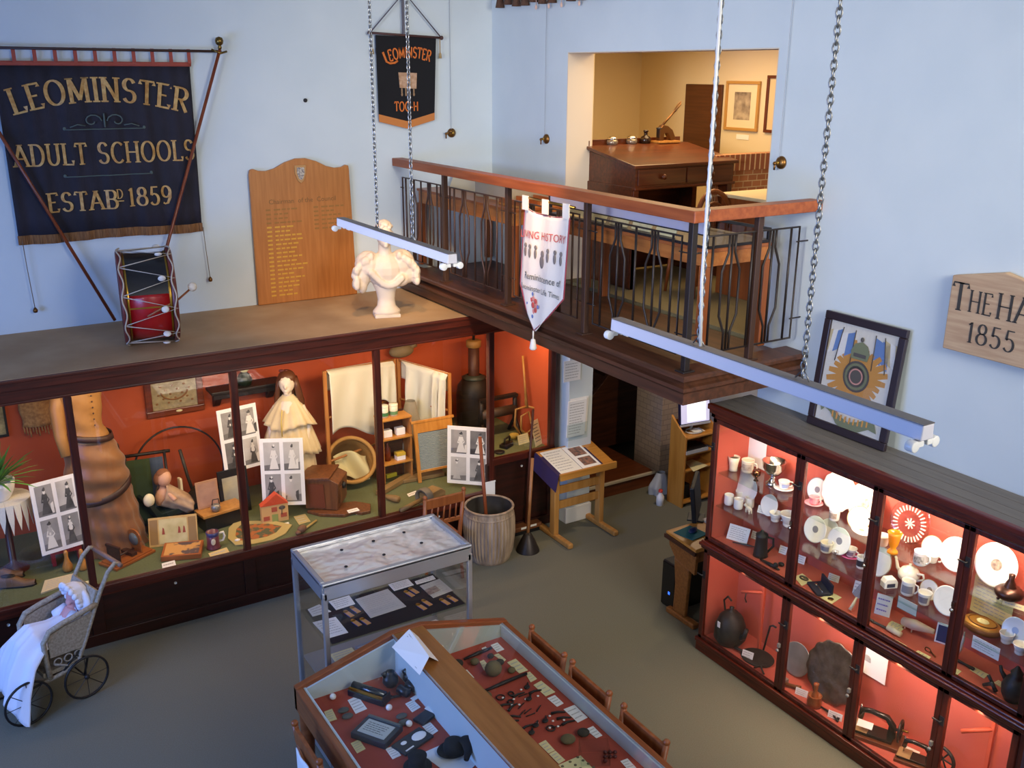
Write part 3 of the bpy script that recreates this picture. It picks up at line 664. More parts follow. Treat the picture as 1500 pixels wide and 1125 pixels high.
F(pts, 6, m, .007); F([(y, z+.003) for y, z in pts[1:4]]+[(y, z-.02) for y, z in pts[3:0:-1]], 3, m, .0075)
for k in range(9): y = -.16+.035*k; z = .112+.5*(y)**2*1.5; F([(y, z-.02), (y+.012, z-.02), (y+.012, z+.022), (y, z+.022)], 0, m, .008)
part('badge_drawing', m, [OR, GR, BL, RD, YL, BL, GN, FW_], t)
m = MB().box(-.02, -W2+.05, .05, -.018, W2-.05, H2-.05, 0, LM); part('glass_pane', m, PANE, t)
# ================================================================= things on the balcony and in the upper room
t = thing('banner', 'white pointed cloth pennant with red edging and tassel hung over the balcony railing', 'banner', (4.15, 6.17, 2.45))
FAB = mat('cream_cloth', '#efe6da', .85, bump=.1, bsc=60); REDT = mat('red_thread', '#d0564e', .8); DKT = mat('dark_thread', '#5a5a55', .8)
def pc(y, z): return (-.085+.06*(z/.95)+.008*math.sin(y*26), y, z)
def ledge(z): return (.325 if z > .33 else .085+.24*z/.33, -.305 if z > .33 else .06-.365*z/.33)
m = MB().sheet(lambda u, v: pc(ledge(v*.94)[0]+(ledge(v*.94)[1]-ledge(v*.94)[0])*u, v*.94 - .03*math.sin(u*PI)*v), 16, 24); part('cloth', m, FAB, t, sol=.004)
m = MB().tube([pc(*p) for p in [(.325, .93), (.325, .62), (.325, .33), (.2, .16), (.085, .0), (-.1, .14), (-.305, .33), (-.305, .62), (-.305, .93)]], .006, 5); m.tube([pc(.325-.63*k/10, .935-.03*math.sin(PI*k/10)) for k in range(11)], .005, 5); part('edging', m, mat('maroon_edge', '#98404c', .8), t)
for y in (.29, .01, -.265): m = MB().box(-.045, y-.04, .92, -.035, y+.04, 1.03); part('hanging_loop', m, FAB, t)
m = MB().tube([(-.03, .32, 1.015), (-.03, -.36, 1.01)], .01, 8); m.tube([(-.03, -.3, 1.01), (.02, -.3, 1.0)], .006, 5); m.tube([(-.03, .25, 1.01), (.02, .25, 1.0)], .006, 5); part('rod', m, BRASS, t)
m = MB().tube([(-.085, .085, .0), (-.086, .085, -.07)], .006, 6); m.lathe([(.0, 0), (.018, -.012), (.03, -.085), (.022, -.095), (0, -.09)], 12, 0, T(-.086, .085, -.06)); part('tassel', m, FAB, t)
def pt(s, y0, z0, size, mi, sh=0):
    vs, fs = font_text(s, size); return MB().add([(pc(y0-x, z0+y)[0]-.012, y0-x, z0+y+sh*x) for x, y, z in vs], fs)
part('lettering', pt('LIVING HISTORY', .03, .72, .085, 0, .05), REDT, t, label='red stitched lettering on the pennant')
part('lettering', pt('Reminiscence of', .0, .40, .075, 0, .02), DKT, t); part('lettering', pt('Leominster Life Times', .02, .31, .06, 0, .0), DKT, t)
m = MB()
for k, y in enumerate((.27, .19, .12, -.06, -.14, -.22)): m.ell((pc(y, .6)[0]-.008, y, .60), (.006, .016, .04), 0, 8); m.ell((pc(y, .65)[0]-.008, y, .65), (.006, .018, .018), 0, 8)
m.ell((pc(.03, .55)[0]-.008, .03, .55), (.006, .03, .05), 0, 8); m.ell((pc(.03, .61)[0]-.008, .03, .61), (.006, .022, .03), 0, 8); part('silhouettes', m, mat('stitch_grey', '#7a7270', .85), t)
m = MB()
for k in range(8): a = k*PI/4; m.ell((-.086+.012, .11+.045*math.cos(a), .20+.05*math.sin(a)), (.003, .02, .022), k % 2, 8)
m.ell((-.077, .11, .20), (.004, .022, .026), 1, 8)
for k in range(4): a = k*PI/2; m.ell((-.08, .11+.075*math.cos(a), .20+.09*math.sin(a)), (.003, .014, .016), 2, 8)
part('flower_motif', m, [mat('stitch_pink', '#e08f84', .8), REDT, mat('stitch_blue', '#6c7fb8', .8)], t)
# table showcases behind the railing
def show_table(name, label, x0, x1, y0, y1, zt=3.285, ap=.14, case=0):
    t = thing(name, label, 'table', ((x0+x1)/2, (y0+y1)/2, 2.526)); hx, hy, h = (x1-x0)/2, (y1-y0)/2, zt-2.526
    m = MB().box(-hx, -hy, h-.025, hx, hy, h); part('table_top', m, MIDW, t, .004)
    m = MB().box(-hx+.015, -hy+.015, h-ap, hx-.015, hy-.015, h-.025); part('apron', m, wood('apron', '#a4602a', '#b8753a', 'y', .4, 2), t)
    for sx in (-1, 1):
        for sy in (-1, 1):
            m = MB().box(sx*hx-.065*(sx > 0), sy*hy-.065*(sy > 0), 0, sx*hx+.065*(sx < 0), sy*hy+.065*(sy < 0), h-ap); part('leg', m, MIDZ, t, .004)
    return t, hx, hy, h
t, hx, hy, h = show_table('display_table', 'orange wood table against the blue wall behind the left end of the railing', 4.36, 5.2, 7.05, 8.87)

solo('reading_stand', 'sloping grey reading stand on the orange wood table behind the railing', 'stand', MB().prism([(-.25, 0), (.2, 0), (.2, .11), (.17, .11), (-.25, .16)], -.28, .28, 'y'), mat('grey_board', '#8f8877', .8), (4.80, 7.75, 2.526+h), bv=.004)
solo('display_board', 'cream display board propped at the left end of the orange wood table', 'display board', MB().prism([(-.02, 0), (.0, 0), (.06, .155), (.04, .155)], -.36, .36, 'y'), mat('cream_board', '#d9c9a2', .8), (4.72, 8.45, 2.526+h), bv=.003)
t2 = thing('wooden_tray', 'orange slatted wooden tray on the table left of the pennant', 'tray', (4.75, 7.26, 2.526+h))
m = MB().box(-.3, -.17, 0, .3, .17, .015); part('base', m, PINEX, t2)
for k in range(4): m = MB().box(-.3+.18*k, -.17, .015, -.27+.18*k, .17, .06); part('slat', m, MIDW, t2)
t, hx, hy, h = show_table('display_table', 'orange wood showcase table in front of the wide opening, right of the pennant', 4.50, 5.12, 4.82, 6.75, 3.27, .12)
CZ0 = 2.526+h
t = thing('table_showcase', 'dark-framed glass showcase holding pale sheets on the table right of the pennant', 'showcase', (4.81, 5.785, CZ0)); FRM = mat('black_frame', '#211e20', .4)
m = MB().box(-.30, -.95, 0, .30, .95, .02); part('base', m, FRM, t)
hx, hy = .30, .95; m = MB()
for sx in (-1, 1):
    for sy in (-1, 1): m.cbox((sx*(hx-.012), sy*(hy-.012), .11 if sx < 0 else .05), (.024, .024, .21 if sx < 0 else .10))
for sy in (-1, 1): m.prism([(-hx, .195), (hx, .08), (hx, .10), (-hx, .218)], sy*(hy-.012)-.012, sy*(hy-.012)+.012, 'y')
m.box(-hx, -hy, .20, -hx+.02, hy, .218); m.box(hx-.02, -hy, .08, hx, hy, .10); m.box(-hx, -hy, .085, -hx+.012, hy, .095); part('frame', m, FRM, t, .003)
m = MB().quad((-hx+.02, -hy+.02, .205), (hx-.02, -hy+.02, .092), (hx-.02, hy-.02, .092), (-hx+.02, hy-.02, .205)); part('glass_pane', m, glass('lid_glass', '#ffffff', 1.6), t)
m = MB().quad((-hx+.01, -hy+.02, .02), (-hx+.01, hy-.02, .02), (-hx+.01, hy-.02, .09), (-hx+.01, -hy+.02, .09)); part('glass_pane', m, PANE, t)
m = MB().box(-hx+.002, -hy+.02, .095, -hx+.008, hy-.02, .20); part('back_board', m, mat('lavender_board', '#a9abc4', .35), t)
m = MB().quad((-hx+.02, -hy+.01, .02), (hx-.02, -hy+.01, .02), (hx-.02, -hy+.01, .09), (-hx+.02, -hy+.01, .19)); part('glass_pane', m, glass('end_glass', '#dfe4f2', 1.4), t)
for k in range(5):
    y = 5.785+.62-.27*k
    solo('display_card', 'pale card propped in the balcony showcase, %s from its pennant end' % ('first', 'second', 'third', 'fourth', 'fifth')[k], 'card', MB().prism([(-.06, 0), (-.055, 0), (-.03, .065), (-.035, .065)], -.11, .11, 'y'), PAPERY, (4.62, y, CZ0+.021), group='cards in the balcony showcase')
# clerk's desk in the opening
t = thing('desk', 'large mahogany sloping clerk desk with two knobbed drawers standing in the wide opening', 'desk', (6.10, 7.26, 2.5))
DESKW = wood('desk_mahogany', '#48200d', '#602d13', 'x', .3, 2.2, .3)
m = MB().prism([(-.42, 1.085), (-.42, 1.115), (.30, 1.235), (.42, 1.235), (.42, 1.205), (.30, 1.205)], -.62, .62, 'x'); part('sloping_top', m, DESKW, t, .006)
m = MB().prism([(-.39, .92), (-.39, 1.085), (.40, 1.205), (.40, .92)], -.585, .585, 'x'); part('case', m, DESKW, t)
m = MB().box(-.60, -.41, .895, .60, .40, .92); part('moulding', m, DESKW, t, .006)
for x0, x1 in ((-.56, -.01), (.01, .56)):
    d = part('drawer', MB().box(x0, -.402, .935, x1, -.39, 1.075), DESKW, t, .004)
    part('knob', MB().lathe([(.012, 0), (.012, .012), (.026, .022), (.024, .036), (0, .042)], 14, 0, T((x0+x1)/2, -.402, 1.005) @ RX(PI/2)), DESKW, d)
for sx in (-1, 1):
    m = MB().prism([(-.38, 0), (-.38, .895), (-.2, .895), (-.28, .70), (-.30, .3), (-.28, 0)], sx*.56-.03, sx*.56+.03, 'x'); m.box(sx*.56-.03, .1, 0, sx*.56+.03, .38, .895); m.box(sx*.56-.028, -.38, 0, sx*.56+.028, .38, .62); part('side_frame', m, DESKW, t, .004)
part('back_panel', MB().box(-.58, .34, .02, .58, .36, .9), DESKW, t); part('side_panel', MB().box(-.60, -.37, .02, -.575, .36, .9), DESKW, t)
m = MB().box(-.60, .40, 1.2, .60, .42, 1.285); m.box(-.60, .30, 1.235, -.585, .42, 1.285); part('gallery', m, DESKW, t, .004)
DZ = 2.5+1.236
for x, l in ((5.82, 'round glass inkwell at the left end of the clerk desk top'), (6.055, 'round glass inkwell second from left on the clerk desk top')):
    k = thing('inkwell', l, 'inkwell', (x, 7.62, DZ), 0, 'inkwells on the clerk desk'); part('glass_body', MB().lathe([(0, 0), (.05, 0), (.055, .02), (.05, .045), (.03, .05)], 18), mat('ink_glass', '#8d8174', .1, .5), k); part('cap', MB().lathe([(.048, .05), (.05, .06), (.03, .072), (0, .075)], 16), SILVER, k)
solo('ink_bottle', 'small dark round bottle beside the inkwells on the clerk desk', 'bottle', MB().lathe([(0, 0), (.045, 0), (.055, .03), (.045, .06), (.018, .075), (.018, .105), (.026, .11), (.024, .125), (0, .125)], 18), mat('dark_glass', '#2b1b12', .15), (6.215, 7.61, DZ))
k = thing('embossing_press', 'cast embossing press with raised lever on the clerk desk', 'press', (6.46, 7.60, DZ))
part('base', MB().box(-.14, -.07, 0, .13, .07, .02), OAKZ, k, .003)
part('body', MB().prism([(-.10, .02), (-.10, .13), (-.06, .17), (.0, .16), (.06, .12), (.11, .03), (.05, .02), (.0, .09), (-.04, .09), (-.05, .02)], -.03, .03), mat('press_iron', '#6d4a28', .35, .6), k, .006)
part('lever', MB().tube([(-.08, 0, .14), (.02, 0, .23), (.10, 0, .30)], .012, 8).tube([(.09, -.012, .29), (.15, -.018, .36), (.17, 0, .385), (.15, .018, .36), (.09, .012, .29)], .007, 6), mat('press_iron', '#6d4a28', .35, .6), k)
part('ram', MB().lathe([(0, .05), (.028, .05), (.028, .13), (.036, .14), (0, .15)], 14, 0, T(-.085, 0, 0)), IRON, k)
# chair tucked under the desk
k = thing('armchair', 'bent round-backed wooden chair tucked in front of the clerk desk', 'chair', (5.96, 6.5, 2.5))
part('backrest', MB().tube([(.21*math.cos(a), -.20+.04*math.sin(a), .62+.30*math.sin(a)) for a in [PI*i/14 for i in range(15)]], .022, 8), MIDZ, k)
part('backrest', MB().tube([(.15*math.cos(a), -.20+.03*math.sin(a), .60+.22*math.sin(a)) for a in [PI*i/14 for i in range(15)]], .014, 8), MIDZ, k)
part('seat', MB().lathe([(0, .42), (.2, .42), (.21, .44), (.2, .455), (0, .45)], 20), MIDW, k)
for a, b in ((-1, -1), (-1, 1), (1, -1), (1, 1)): part('leg', MB().tube([(a*.16, b*.16, .42), (a*.19, b*.19, 0)], [.018, .014], 8), MIDZ, k)
for a in (-1, 1): part('back_post', MB().tube([(a*.19, -.15, .44), (a*.21, -.2, .64)], .016, 8), MIDZ, k)
# upper-room back wall
solo('honours_board', 'tall dark wooden board with many rows hung on the cream wall behind the desk', 'board', MB().box(-.03, -.29, 0, 0, .29, .79), wood('dark_board', '#4d2a14', '#5b3419', 'y', .45, 3), (7.65, 8.38, 3.48), bv=.006)
def framed(loc, w, h, label, fm, pm, ink):
    k = thing('framed_picture', label, 'picture', loc); f = MB(); b = .03
    f.box(-.03, -w/2, 0, -.002, w/2, b); f.box(-.03, -w/2, h-b, -.002, w/2, h); f.box(-.03, -w/2, b, -.002, -w/2+b, h-b); f.box(-.03, w/2-b, b, -.002, w/2, h-b)
    part('frame', f, fm, k, .004); part('mount', MB().box(-.012, -w/2+b-.004, b-.004, -.008, w/2-b+.004, h-b+.004), pm, k)
    if ink: part('print', MB().box(-.014, -w*.24, h*.22, -.012, w*.24, h*.78), ink, k)
framed((7.65, 7.79, 4.09-.28), .49, .50, 'light wood framed print with cream mount on the cream wall right of the dark board', mat('gilt_frame', '#b98a47', .35), mat('mount_cream', '#e3cfa6', .8), mat('print_ink', '#b9a587', .8, 0, '#6a5a4a', 9))
framed((7.65, 7.14, 4.09-.28), .62, .56, 'dark wood framed picture cut off by the right jamb of the opening', mat('brown_frame', '#5f2d16', .35), mat('mount_cream2', '#d6bb8e', .8), None)
solo('label_card', 'small white caption card under the light wood framed print', 'card', MB().box(-.006, -.09, 0, 0, .09, .05), PAPER, (7.65, 7.76, 3.72))
# brick parapet of the stair well and a low table behind the jamb
t = thing('brick_parapet', 'low red brick parapet with upright top course right of the clerk desk', 'parapet', (7.2, 7.05, 2.5))
part('wall_body', MB().box(-.62, -.05, 0, .44, .06, 1.0), BRICKR, t); part('coping', MB().box(-.62, -.07, 1.0, .44, .06, 1.15), BRICKS, t)
k = thing('low_table', 'low cream-topped table behind the right jamb of the opening', 'table', (6.45, 6.15, 2.5)); part('table_top', MB().box(-.35, -.3, .86, .3, .3, .89), mat('cream_top', '#e2d3b0', .6), k, .004); part('base', MB().box(-.32, -.27, 0, .27, .27, .86), MIDZ, k)
# ================================================================= contents of the left display cabinet
FA = .502
def G(px, py, z=FA): return onz(px, py, z)
def mpp(P): return (Vector(P)-EYE).dot(FW)/FPX
GREYS = [mat('photo_dark', '#3b3938', .5, 0, '#5a5856', 14), mat('photo_mid', '#8d8a86', .5, 0, '#a7a39e', 5), mat('photo_light', '#c9c5bd', .5, 0, '#b2aea7', 6), mat('photo_pale', '#e6e2d8', .5), mat('photo_shadow', '#6a6764', .5, 0, '#7e7b77', 9)]
def photo_board(label, BL, BR, TL, y0, lean=.12, seed=1, z0=None, name='photo_board', group='boards of four old photographs'):
    P = ony(*BL, y0) if z0 is None else onz(*BL, z0); Q = onz(*BR, P.z)
    u = (Q-P); w = u.length; u.normalize(); n = Vector((0, 0, 1)).cross(u).normalized()      # n points away from the room
    v = (Vector((0, 0, 1))+n*lean).normalized(); nn = u.cross(v)
    d = _ray(*TL); k = (P-EYE).dot(nn)/d.dot(nn); h = (EYE+d*k-P).dot(v)
    t = thing(name, label, 'photographs', P, 0, group)
    F = lambda a, b, c=0: u*a+v*b+nn*c
    m = MB(); q = [F(0, 0), F(w, 0), F(w, h), F(0, h)]; m.add(q+[p-nn*.008 for p in q], [(0,1,2,3),(7,6,5,4),(0,4,5,1),(1,5,6,2),(2,6,7,3),(3,7,4,0)]); part('board', m, PAPERW, t)
    r = random.Random(seed); b = .035*w/.4; cw, ch = (w-3*b)/2, (h-3*b)/2
    for i in (0, 1):
        for j in (0, 1):
            x0, z0_ = b+i*(cw+b), b+j*(ch+b); m = MB(); bg = r.choice((1, 1, 4, 2))
            R = lambda a, c, e: F(x0+a*cw, z0_+c*ch, e)
            m.add([R(0, 0, .001), R(1, 0, .001), R(1, 1, .001), R(0, 1, .001)], [(0,1,2,3)], bg)
            g = .2+.1*r.random(); m.add([R(0, 0, .0014), R(1, 0, .0014), R(1, g, .0014), R(0, g*.8, .0014)], [(0,1,2,3)], 4 if bg != 4 else 0)
            dk = r.choice((0, 3, 2, 0)); lt = 3 if dk != 3 else 2; cx = .35+.3*r.random(); s = .85+.3*r.random()
            def poly(pts, mi, e): m.add([R(cx+a*s, c, e) for a, c in pts], [tuple(range(len(pts)))], mi)
            def disc(a, c, ra, rc, mi, e): poly([(a+ra*math.cos(2*PI*k/14), c+rc*math.sin(2*PI*k/14)) for k in range(14)], mi, e)
            poly([(-.30, .05), (.30, .05), (.22, .25), (.09, .50), (-.09, .50), (-.22, .25)], dk, .0018)      # skirt
            poly([(-.10, .46), (.10, .46), (.17, .62), (.13, .72), (-.13, .72), (-.17, .62)], dk if r.random() < .6 else lt, .0022)
            poly([(-.17, .62), (-.25, .45), (-.06, .42), (-.05, .47), (-.17, .5), (-.10, .64)], dk, .0026); poly([(.17, .62), (.26, .5), (.12, .4), (.1, .45), (.19, .52), (.10, .64)], dk, .0026)
            disc(0, .79, .075, .085, lt if lt != dk else 2, .003); disc(.0, .85, .12 if r.random() < .5 else .085, .045, 0, .0034); disc(.03, .89, .06, .045, 0 if r.random() < .6 else 3, .0036)
            if r.random() < .5: poly([(.25, .05), (.42, .05), (.42, .42), (.25, .36)], r.choice((0, 3)), .0016)
            if r.random() < .4: disc(-.02, .52, .05, .05, 3, .0036)
            part('photograph', m, GREYS, t)
    return t
def card(label, pts, mt=PAPERW, z=FA, th=.003, n=3, name='label_card', group=None, ink=True):
    """flat card lying on height z, its four corners seen at pts (left-far, right-far, right-near, left-near)"""
    P = [onz(*p, z) for p in pts]; c = sum(P, Vector())/4; P = [p-c for p in P]
    m = MB().add([p for p in P]+[p+Vector((0, 0, th)) for p in P], [(3,2,1,0),(4,5,6,7),(0,1,5,4),(1,2,6,5),(2,3,7,6),(3,0,4,7)])
    if not ink or n == 0: return solo(name, label, 'card', m, mt, c, group=group)
    t = thing(name, label, 'card', c, 0, group); part('sheet', m, mt, t)
    up = Vector((0, 0, th+.0006)); fn = lambda a, b: (P[3]*(1-a)+P[2]*a)*(1-b)+(P[0]*(1-a)+P[1]*a)*b+up
    part('writing', lines(MB(), .1, .9, .12, .9, n, fn), INKL, t); return t
def standcard(label, px, py, z, w, h, yawd=0, lean=.3, mt=PAPERW, n=4, name='label_card', group=None, ink=INKL, cat='card'):
    P = onz(px, py, z); t = thing(name, label, cat, P, math.radians(yawd), group)
    M_ = RX(-math.atan(lean)); part('sheet', MB().box(-w/2, 0, 0, w/2, .003, h, 0, M_), mt, t)
    if ink: part('writing', lines(MB(), -w*.4, w*.4, h*.12, h*.9, n, lambda a, b: M_ @ Vector((a, -.0007, b))), ink, t)
    return t
photo_board('white board of four portraits leaning at the far left of the cabinet above the skittles', (62, 815), (128, 795), (32, 713), 7.95, .12, 3)
photo_board('tall board of four photographs of women, half behind the second upright', (330, 695), (386, 680), (310, 604), 8.35, .12, 5)
photo_board('board of four grey portraits standing in front of the cream-caped mannequin', (385, 741), (448, 739), (386, 643), 8.1, .1, 8)
photo_board('board of four photographs beside the washboard at the right end of the baize floor', (655, 707), (716, 712), (653, 623), 7.85, .08, 12)
STRAW = mat('straw', '#b98b4e', .9, 0, '#94693a', 40, bump=.4, bsc=60)
# side table, lace cloth, plant
P = Vector((.30, 8.2, FA)); t = thing('side_table', 'small dark round table at the far left of the cabinet carrying the potted plant', 'table', P)
part('table_top', MB().lathe([(0, .60), (.2, .60), (.2, .625), (0, .625)], 24), MAHOG, t); part('pedestal', MB().lathe([(.12, 0), (.03, .06), (.025, .60)], 12), MAHOGZ, t)
m = MB()
for k in range(22):
    a = 2*PI*k/22; c, s_ = math.cos(a), math.sin(a); e = .25+.03*(k % 2)
    m.add([(0, 0, .631), (.205*math.cos(a-.14), .205*math.sin(a-.14), .631), (.205*math.cos(a+.14), .205*math.sin(a+.14), .631)], [(0,1,2)])
    q = .215; m.add([(.205*math.cos(a-.14), .205*math.sin(a-.14), .631), (.205*math.cos(a+.14), .205*math.sin(a+.14), .631), (q*math.cos(a+.1), q*math.sin(a+.1), .52), (q*c*1.02, q*s_*1.02, .63-e+.03), (q*math.cos(a-.1), q*math.sin(a-.1), .52)], [(0,1,2,3,4)])
solo('lace_cloth', 'white pointed lace cloth hanging over the small round table at far left', 'tablecloth', m, mat('lace', '#e4dfcf', .9, bump=.4, bsc=80), P, sol=.003)
t = thing('potted_plant', 'green fern-like plant in a white bowl at the far left of the cabinet', 'plant', P+Vector((-.02, -.02, .632)))
part('pot', MB().lathe([(0, 0), (.07, 0), (.085, .02), (.12, .09), (.13, .16), (.115, .165), (.105, .14), (0, .13)], 24), CHINA, t)
m = MB(); r = random.Random(5)
for k in range(75):
    a = r.random()*2*PI; el = .25+r.random()*1.15; L_ = .26+.18*r.random()
    d = Vector((math.cos(a)*math.cos(el), math.sin(a)*math.cos(el), math.sin(el))); s_ = d.cross(Vector((0, 0, 1))).normalized()
    b0 = Vector((0, 0, .14)); pts = [b0+d*L_*q-Vector((0, 0, .10*q*q)) for q in (0, .4, .75, 1)]; w = (.004, .011, .009, .001)
    m.add([p+s_*ww*j for p, ww in zip(pts, w) for j in (-1, 1)], [(0,1,3,2),(2,3,5,4),(4,5,7,6)], k % 2)
part('foliage', m, [mat('leaf', '#3f7a2e', .55), mat('leaf_light', '#5d9a3c', .55)], t)
P = ony(2, 640, 8.84); t = thing('framed_picture', 'small dark framed picture high at the far left edge of the cabinet back', 'picture', P); part('frame', MB().box(-.1, -.02, 0, .06, .015, .30), BLACK, t, .004); part('picture', MB().box(-.08, -.022, .025, .04, -.0205, .275), mat('sepia', '#a59a6c', .6, 0, '#5c5638', 14), t)
P = ony(58, 622, 8.80); t = thing('straw_bag', 'fringed straw bag hung on the orange back wall left of the brown dress', 'bag', P)
part('body', MB().sheet(lambda u, v: (-.13+.26*u+.01*math.sin(v*9), -.05*math.sin(u*PI), v*.32), 14, 10), STRAW, t, sol=.02)
m = MB()
for k in range(12): x = -.125+.0227*k; m.tube([(x, -.02, .02), (x+.004, -.025, -.05-.02*(k % 3))], .006, 5)
part('fringe', m, STRAW, t)
# brown dress
P = Vector((.985, 8.22, FA)); t = thing('dress', 'brown two-piece Victorian dress with dark ribbon bands on a headless stand', 'dress', P)
DR = mat('brown_satin', '#8d5d35', .45, 0, '#7a4c2a', 5, bump=.15, bsc=14, sheen=.3); DR2 = mat('tan_bodice', '#a0743f', .5, 0, '#8f6535', 5, bump=.1, bsc=14); RIB = mat('brown_ribbon', '#38211a', .5)
def ring(prof, nf, amp):
    def fn(u, v):
        k = v*(len(prof)-1); i = min(int(k), len(prof)-2); f = k-i
        rx, ry, cx, cy, z = [prof[i][j]*(1-f)+prof[i+1][j]*f for j in range(5)]
        a = 2*PI*u; w = 1+amp*math.sin(nf*a+z*6)*(1-v)+.03*math.sin(z*34+3*math.cos(a))
        return (cx+rx*w*math.cos(a), cy+ry*w*math.sin(a), z)
    return fn
part('skirt', MB().sheet(ring([(.29, .28, .08, .03, .0), (.275, .27, .07, .03, .15), (.25, .25, .06, .03, .4), (.22, .22, .04, .03, .66), (.20, .19, .03, .03, .8)], 15, .05), 90, 30), DR, t)
def drape(u, v):
    z = .56+.50*v; a = 2*PI*u; rx = .235-.09*v**1.6+.02*math.sin(v*PI); sw = .012*math.sin(v*19+3.0*math.cos(a-.9)+u*5)*(1-v*.6)
    return ((rx+sw)*math.cos(a)+.045-.05*v, (rx*1.0+sw)*math.sin(a)+.02, z+.055*math.cos(a)*(1-v)-.05*abs(math.sin(a))*(1-v))
part('overskirt', MB().sheet(drape, 70, 50), mat('brown_drape', '#8a5c30', .45, 0, '#744a26', 5, bump=.2, bsc=14, sheen=.3), t)
part('bodice', MB().sheet(ring([(.17, .16, .01, .01, 1.0), (.135, .12, -.01, 0, 1.10), (.15, .125, -.02, 0, 1.24), (.17, .13, -.02, 0, 1.38), (.17, .12, -.02, 0, 1.50), (.07, .06, -.02, 0, 1.58)], 3, .02), 48, 24), DR2, t)
for s_ in (-1,): part('sleeve', MB().tube([(-.16, 0, 1.50), (-.20, -.02, 1.30), (-.205, -.05, 1.08), (-.19, -.12, .92)], [.055, .06, .05, .04], 12), DR2, t)
part('ribbon', MB().sheet(lambda u, v: ((.178+.01*v)*math.cos(2*PI*u)+.01, (.165+.01*v)*math.sin(2*PI*u)+.01, 1.06-.05*v-.03*math.cos(2*PI*u)), 48, 2), RIB, t, sol=.008)
part('ribbon', MB().sheet(lambda u, v: ((.242+.008*v)*math.cos(2*PI*u)+.045, (.242+.008*v)*math.sin(2*PI*u)+.02, .60-.055*v+.055*math.cos(2*PI*u)-.05*abs(math.sin(2*PI*u))), 60, 2), RIB, t, sol=.008)
m = MB()
for z in (1.15, 1.2, 1.25, 1.3, 1.35, 1.4): m.ell((.05, -.135, z), .007, 0, 8)
part('buttons', m, RIB, t)
# left bay, on the baize
REDP = mat('red_paint', '#a8282a', .45); CLUB = wood('club_wood', '#b8772f', '#cf8f43', 'z', .3, 3, .2)
P = G(100, 826); t = thing('red_stand', 'low red wooden stand behind the two turned skittles', 'stand', P+Vector((0, .06, 0))); part('top', MB().box(-.12, -.05, .10, .12, .05, .125), REDP, t)
for s_ in (-1, 1): part('leg', MB().box(s_*.1-.015, -.05, 0, s_*.1+.015, .05, .1), REDP, t)
for px, l in ((100, 'turned orange wooden skittle, the left one before the red stand'), (122, 'turned orange wooden skittle, the right one before the red stand')):
    P = G(px, 836 if px < 110 else 834); solo('skittle', l, 'skittle', MB().lathe([(0, 0), (.032, 0), (.04, .02), (.038, .05), (.022, .09), (.014, .13), (.018, .16), (.012, .18), (0, .185)], 16), CLUB, P, group='turned skittles')
LEATH = mat('shoe_leather', '#6b4c30', .6, 0, '#7d5a3a', 10)
for k, (px, py, l) in enumerate(((8, 846, 'worn brown shoe, rear one of the pair at the far left'), (25, 858, 'worn brown shoe, front one of the pair at the far left'))):
    t = thing('shoe', l, 'shoe', G(px, py), math.radians(-22), 'pair of worn brown shoes')
    part('sole', MB().prism([(-.14, -.04), (.06, -.045), (.13, -.03), (.15, 0), (.13, .03), (.06, .04), (-.14, .035)], 0, .014, 'z'), BLACK, t, .003)
    def up(u, v):
        x = -.135+.275*u; w = .042*(1-.6*max(0, u-.75)/.25*.8)*(1 if u > .05 else .8); hh = .085 if u < .35 else .085-.05*min(1, (u-.35)/.4); a = PI*v
        return (x, w*math.cos(a), .012+hh*math.sin(a)**.7)
    part('upper', MB().sheet(up, 18, 12), LEATH, t); part('opening', MB().ell((-.06, 0, .09), (.06, .028, .012), 0, 12), BLACK, t)
card('open old booklet with a printed picture lying near the front left of the cabinet', [(66, 852), (114, 840), (112, 852), (60, 871)], mat('old_paper', '#d8c69b', .8), th=.012, n=5, name='booklet')
solo('label_card', 'small pale wooden block beside the open booklet', 'block', MB().box(-.045, -.02, 0, .045, .02, .02), PAPERY, G(124, 857))
# graphoscope
GW = wood('graphoscope_wood', '#8a4a1c', '#a55e26', 'x', .3, 3, .25); t = thing('graphoscope', 'wooden graphoscope with round lens frame and folding stand at front left', 'viewer', G(187, 818), math.radians(28))
part('base', MB().box(-.20, -.11, 0, .20, .11, .022).box(-.18, -.095, .022, .18, .095, .034), GW, t, .003)
part('lens_frame', MB().prism([(-.085, .034), (.085, .034), (.075, .13)]+[(.085*math.cos(a), .15+.085*math.sin(a)) for a in [PI*k/12 for k in range(13)]]+[(-.075, .13)], .08, .095, 'x', 0, RZ(0)), GW, t, .003)
part('lens', MB().lathe([(0, -.004), (.055, -.002), (.055, .012), (0, .014)], 24, 0, T(.078, 0, .145) @ RY(PI/2)), mat('lens_glass', '#7b7f76', .08, .2), t)
part('card_holder', MB().box(-.13, -.08, .034, -.12, .08, .17).box(-.135, -.085, .15, -.115, .085, .175), DARKW, t, .002)
part('slide_bar', MB().tube([(-.1, 0, .06), (.07, 0, .06)], .01, 6).cbox((.02, 0, .05), (.05, .14, .03)), DARKW, t)
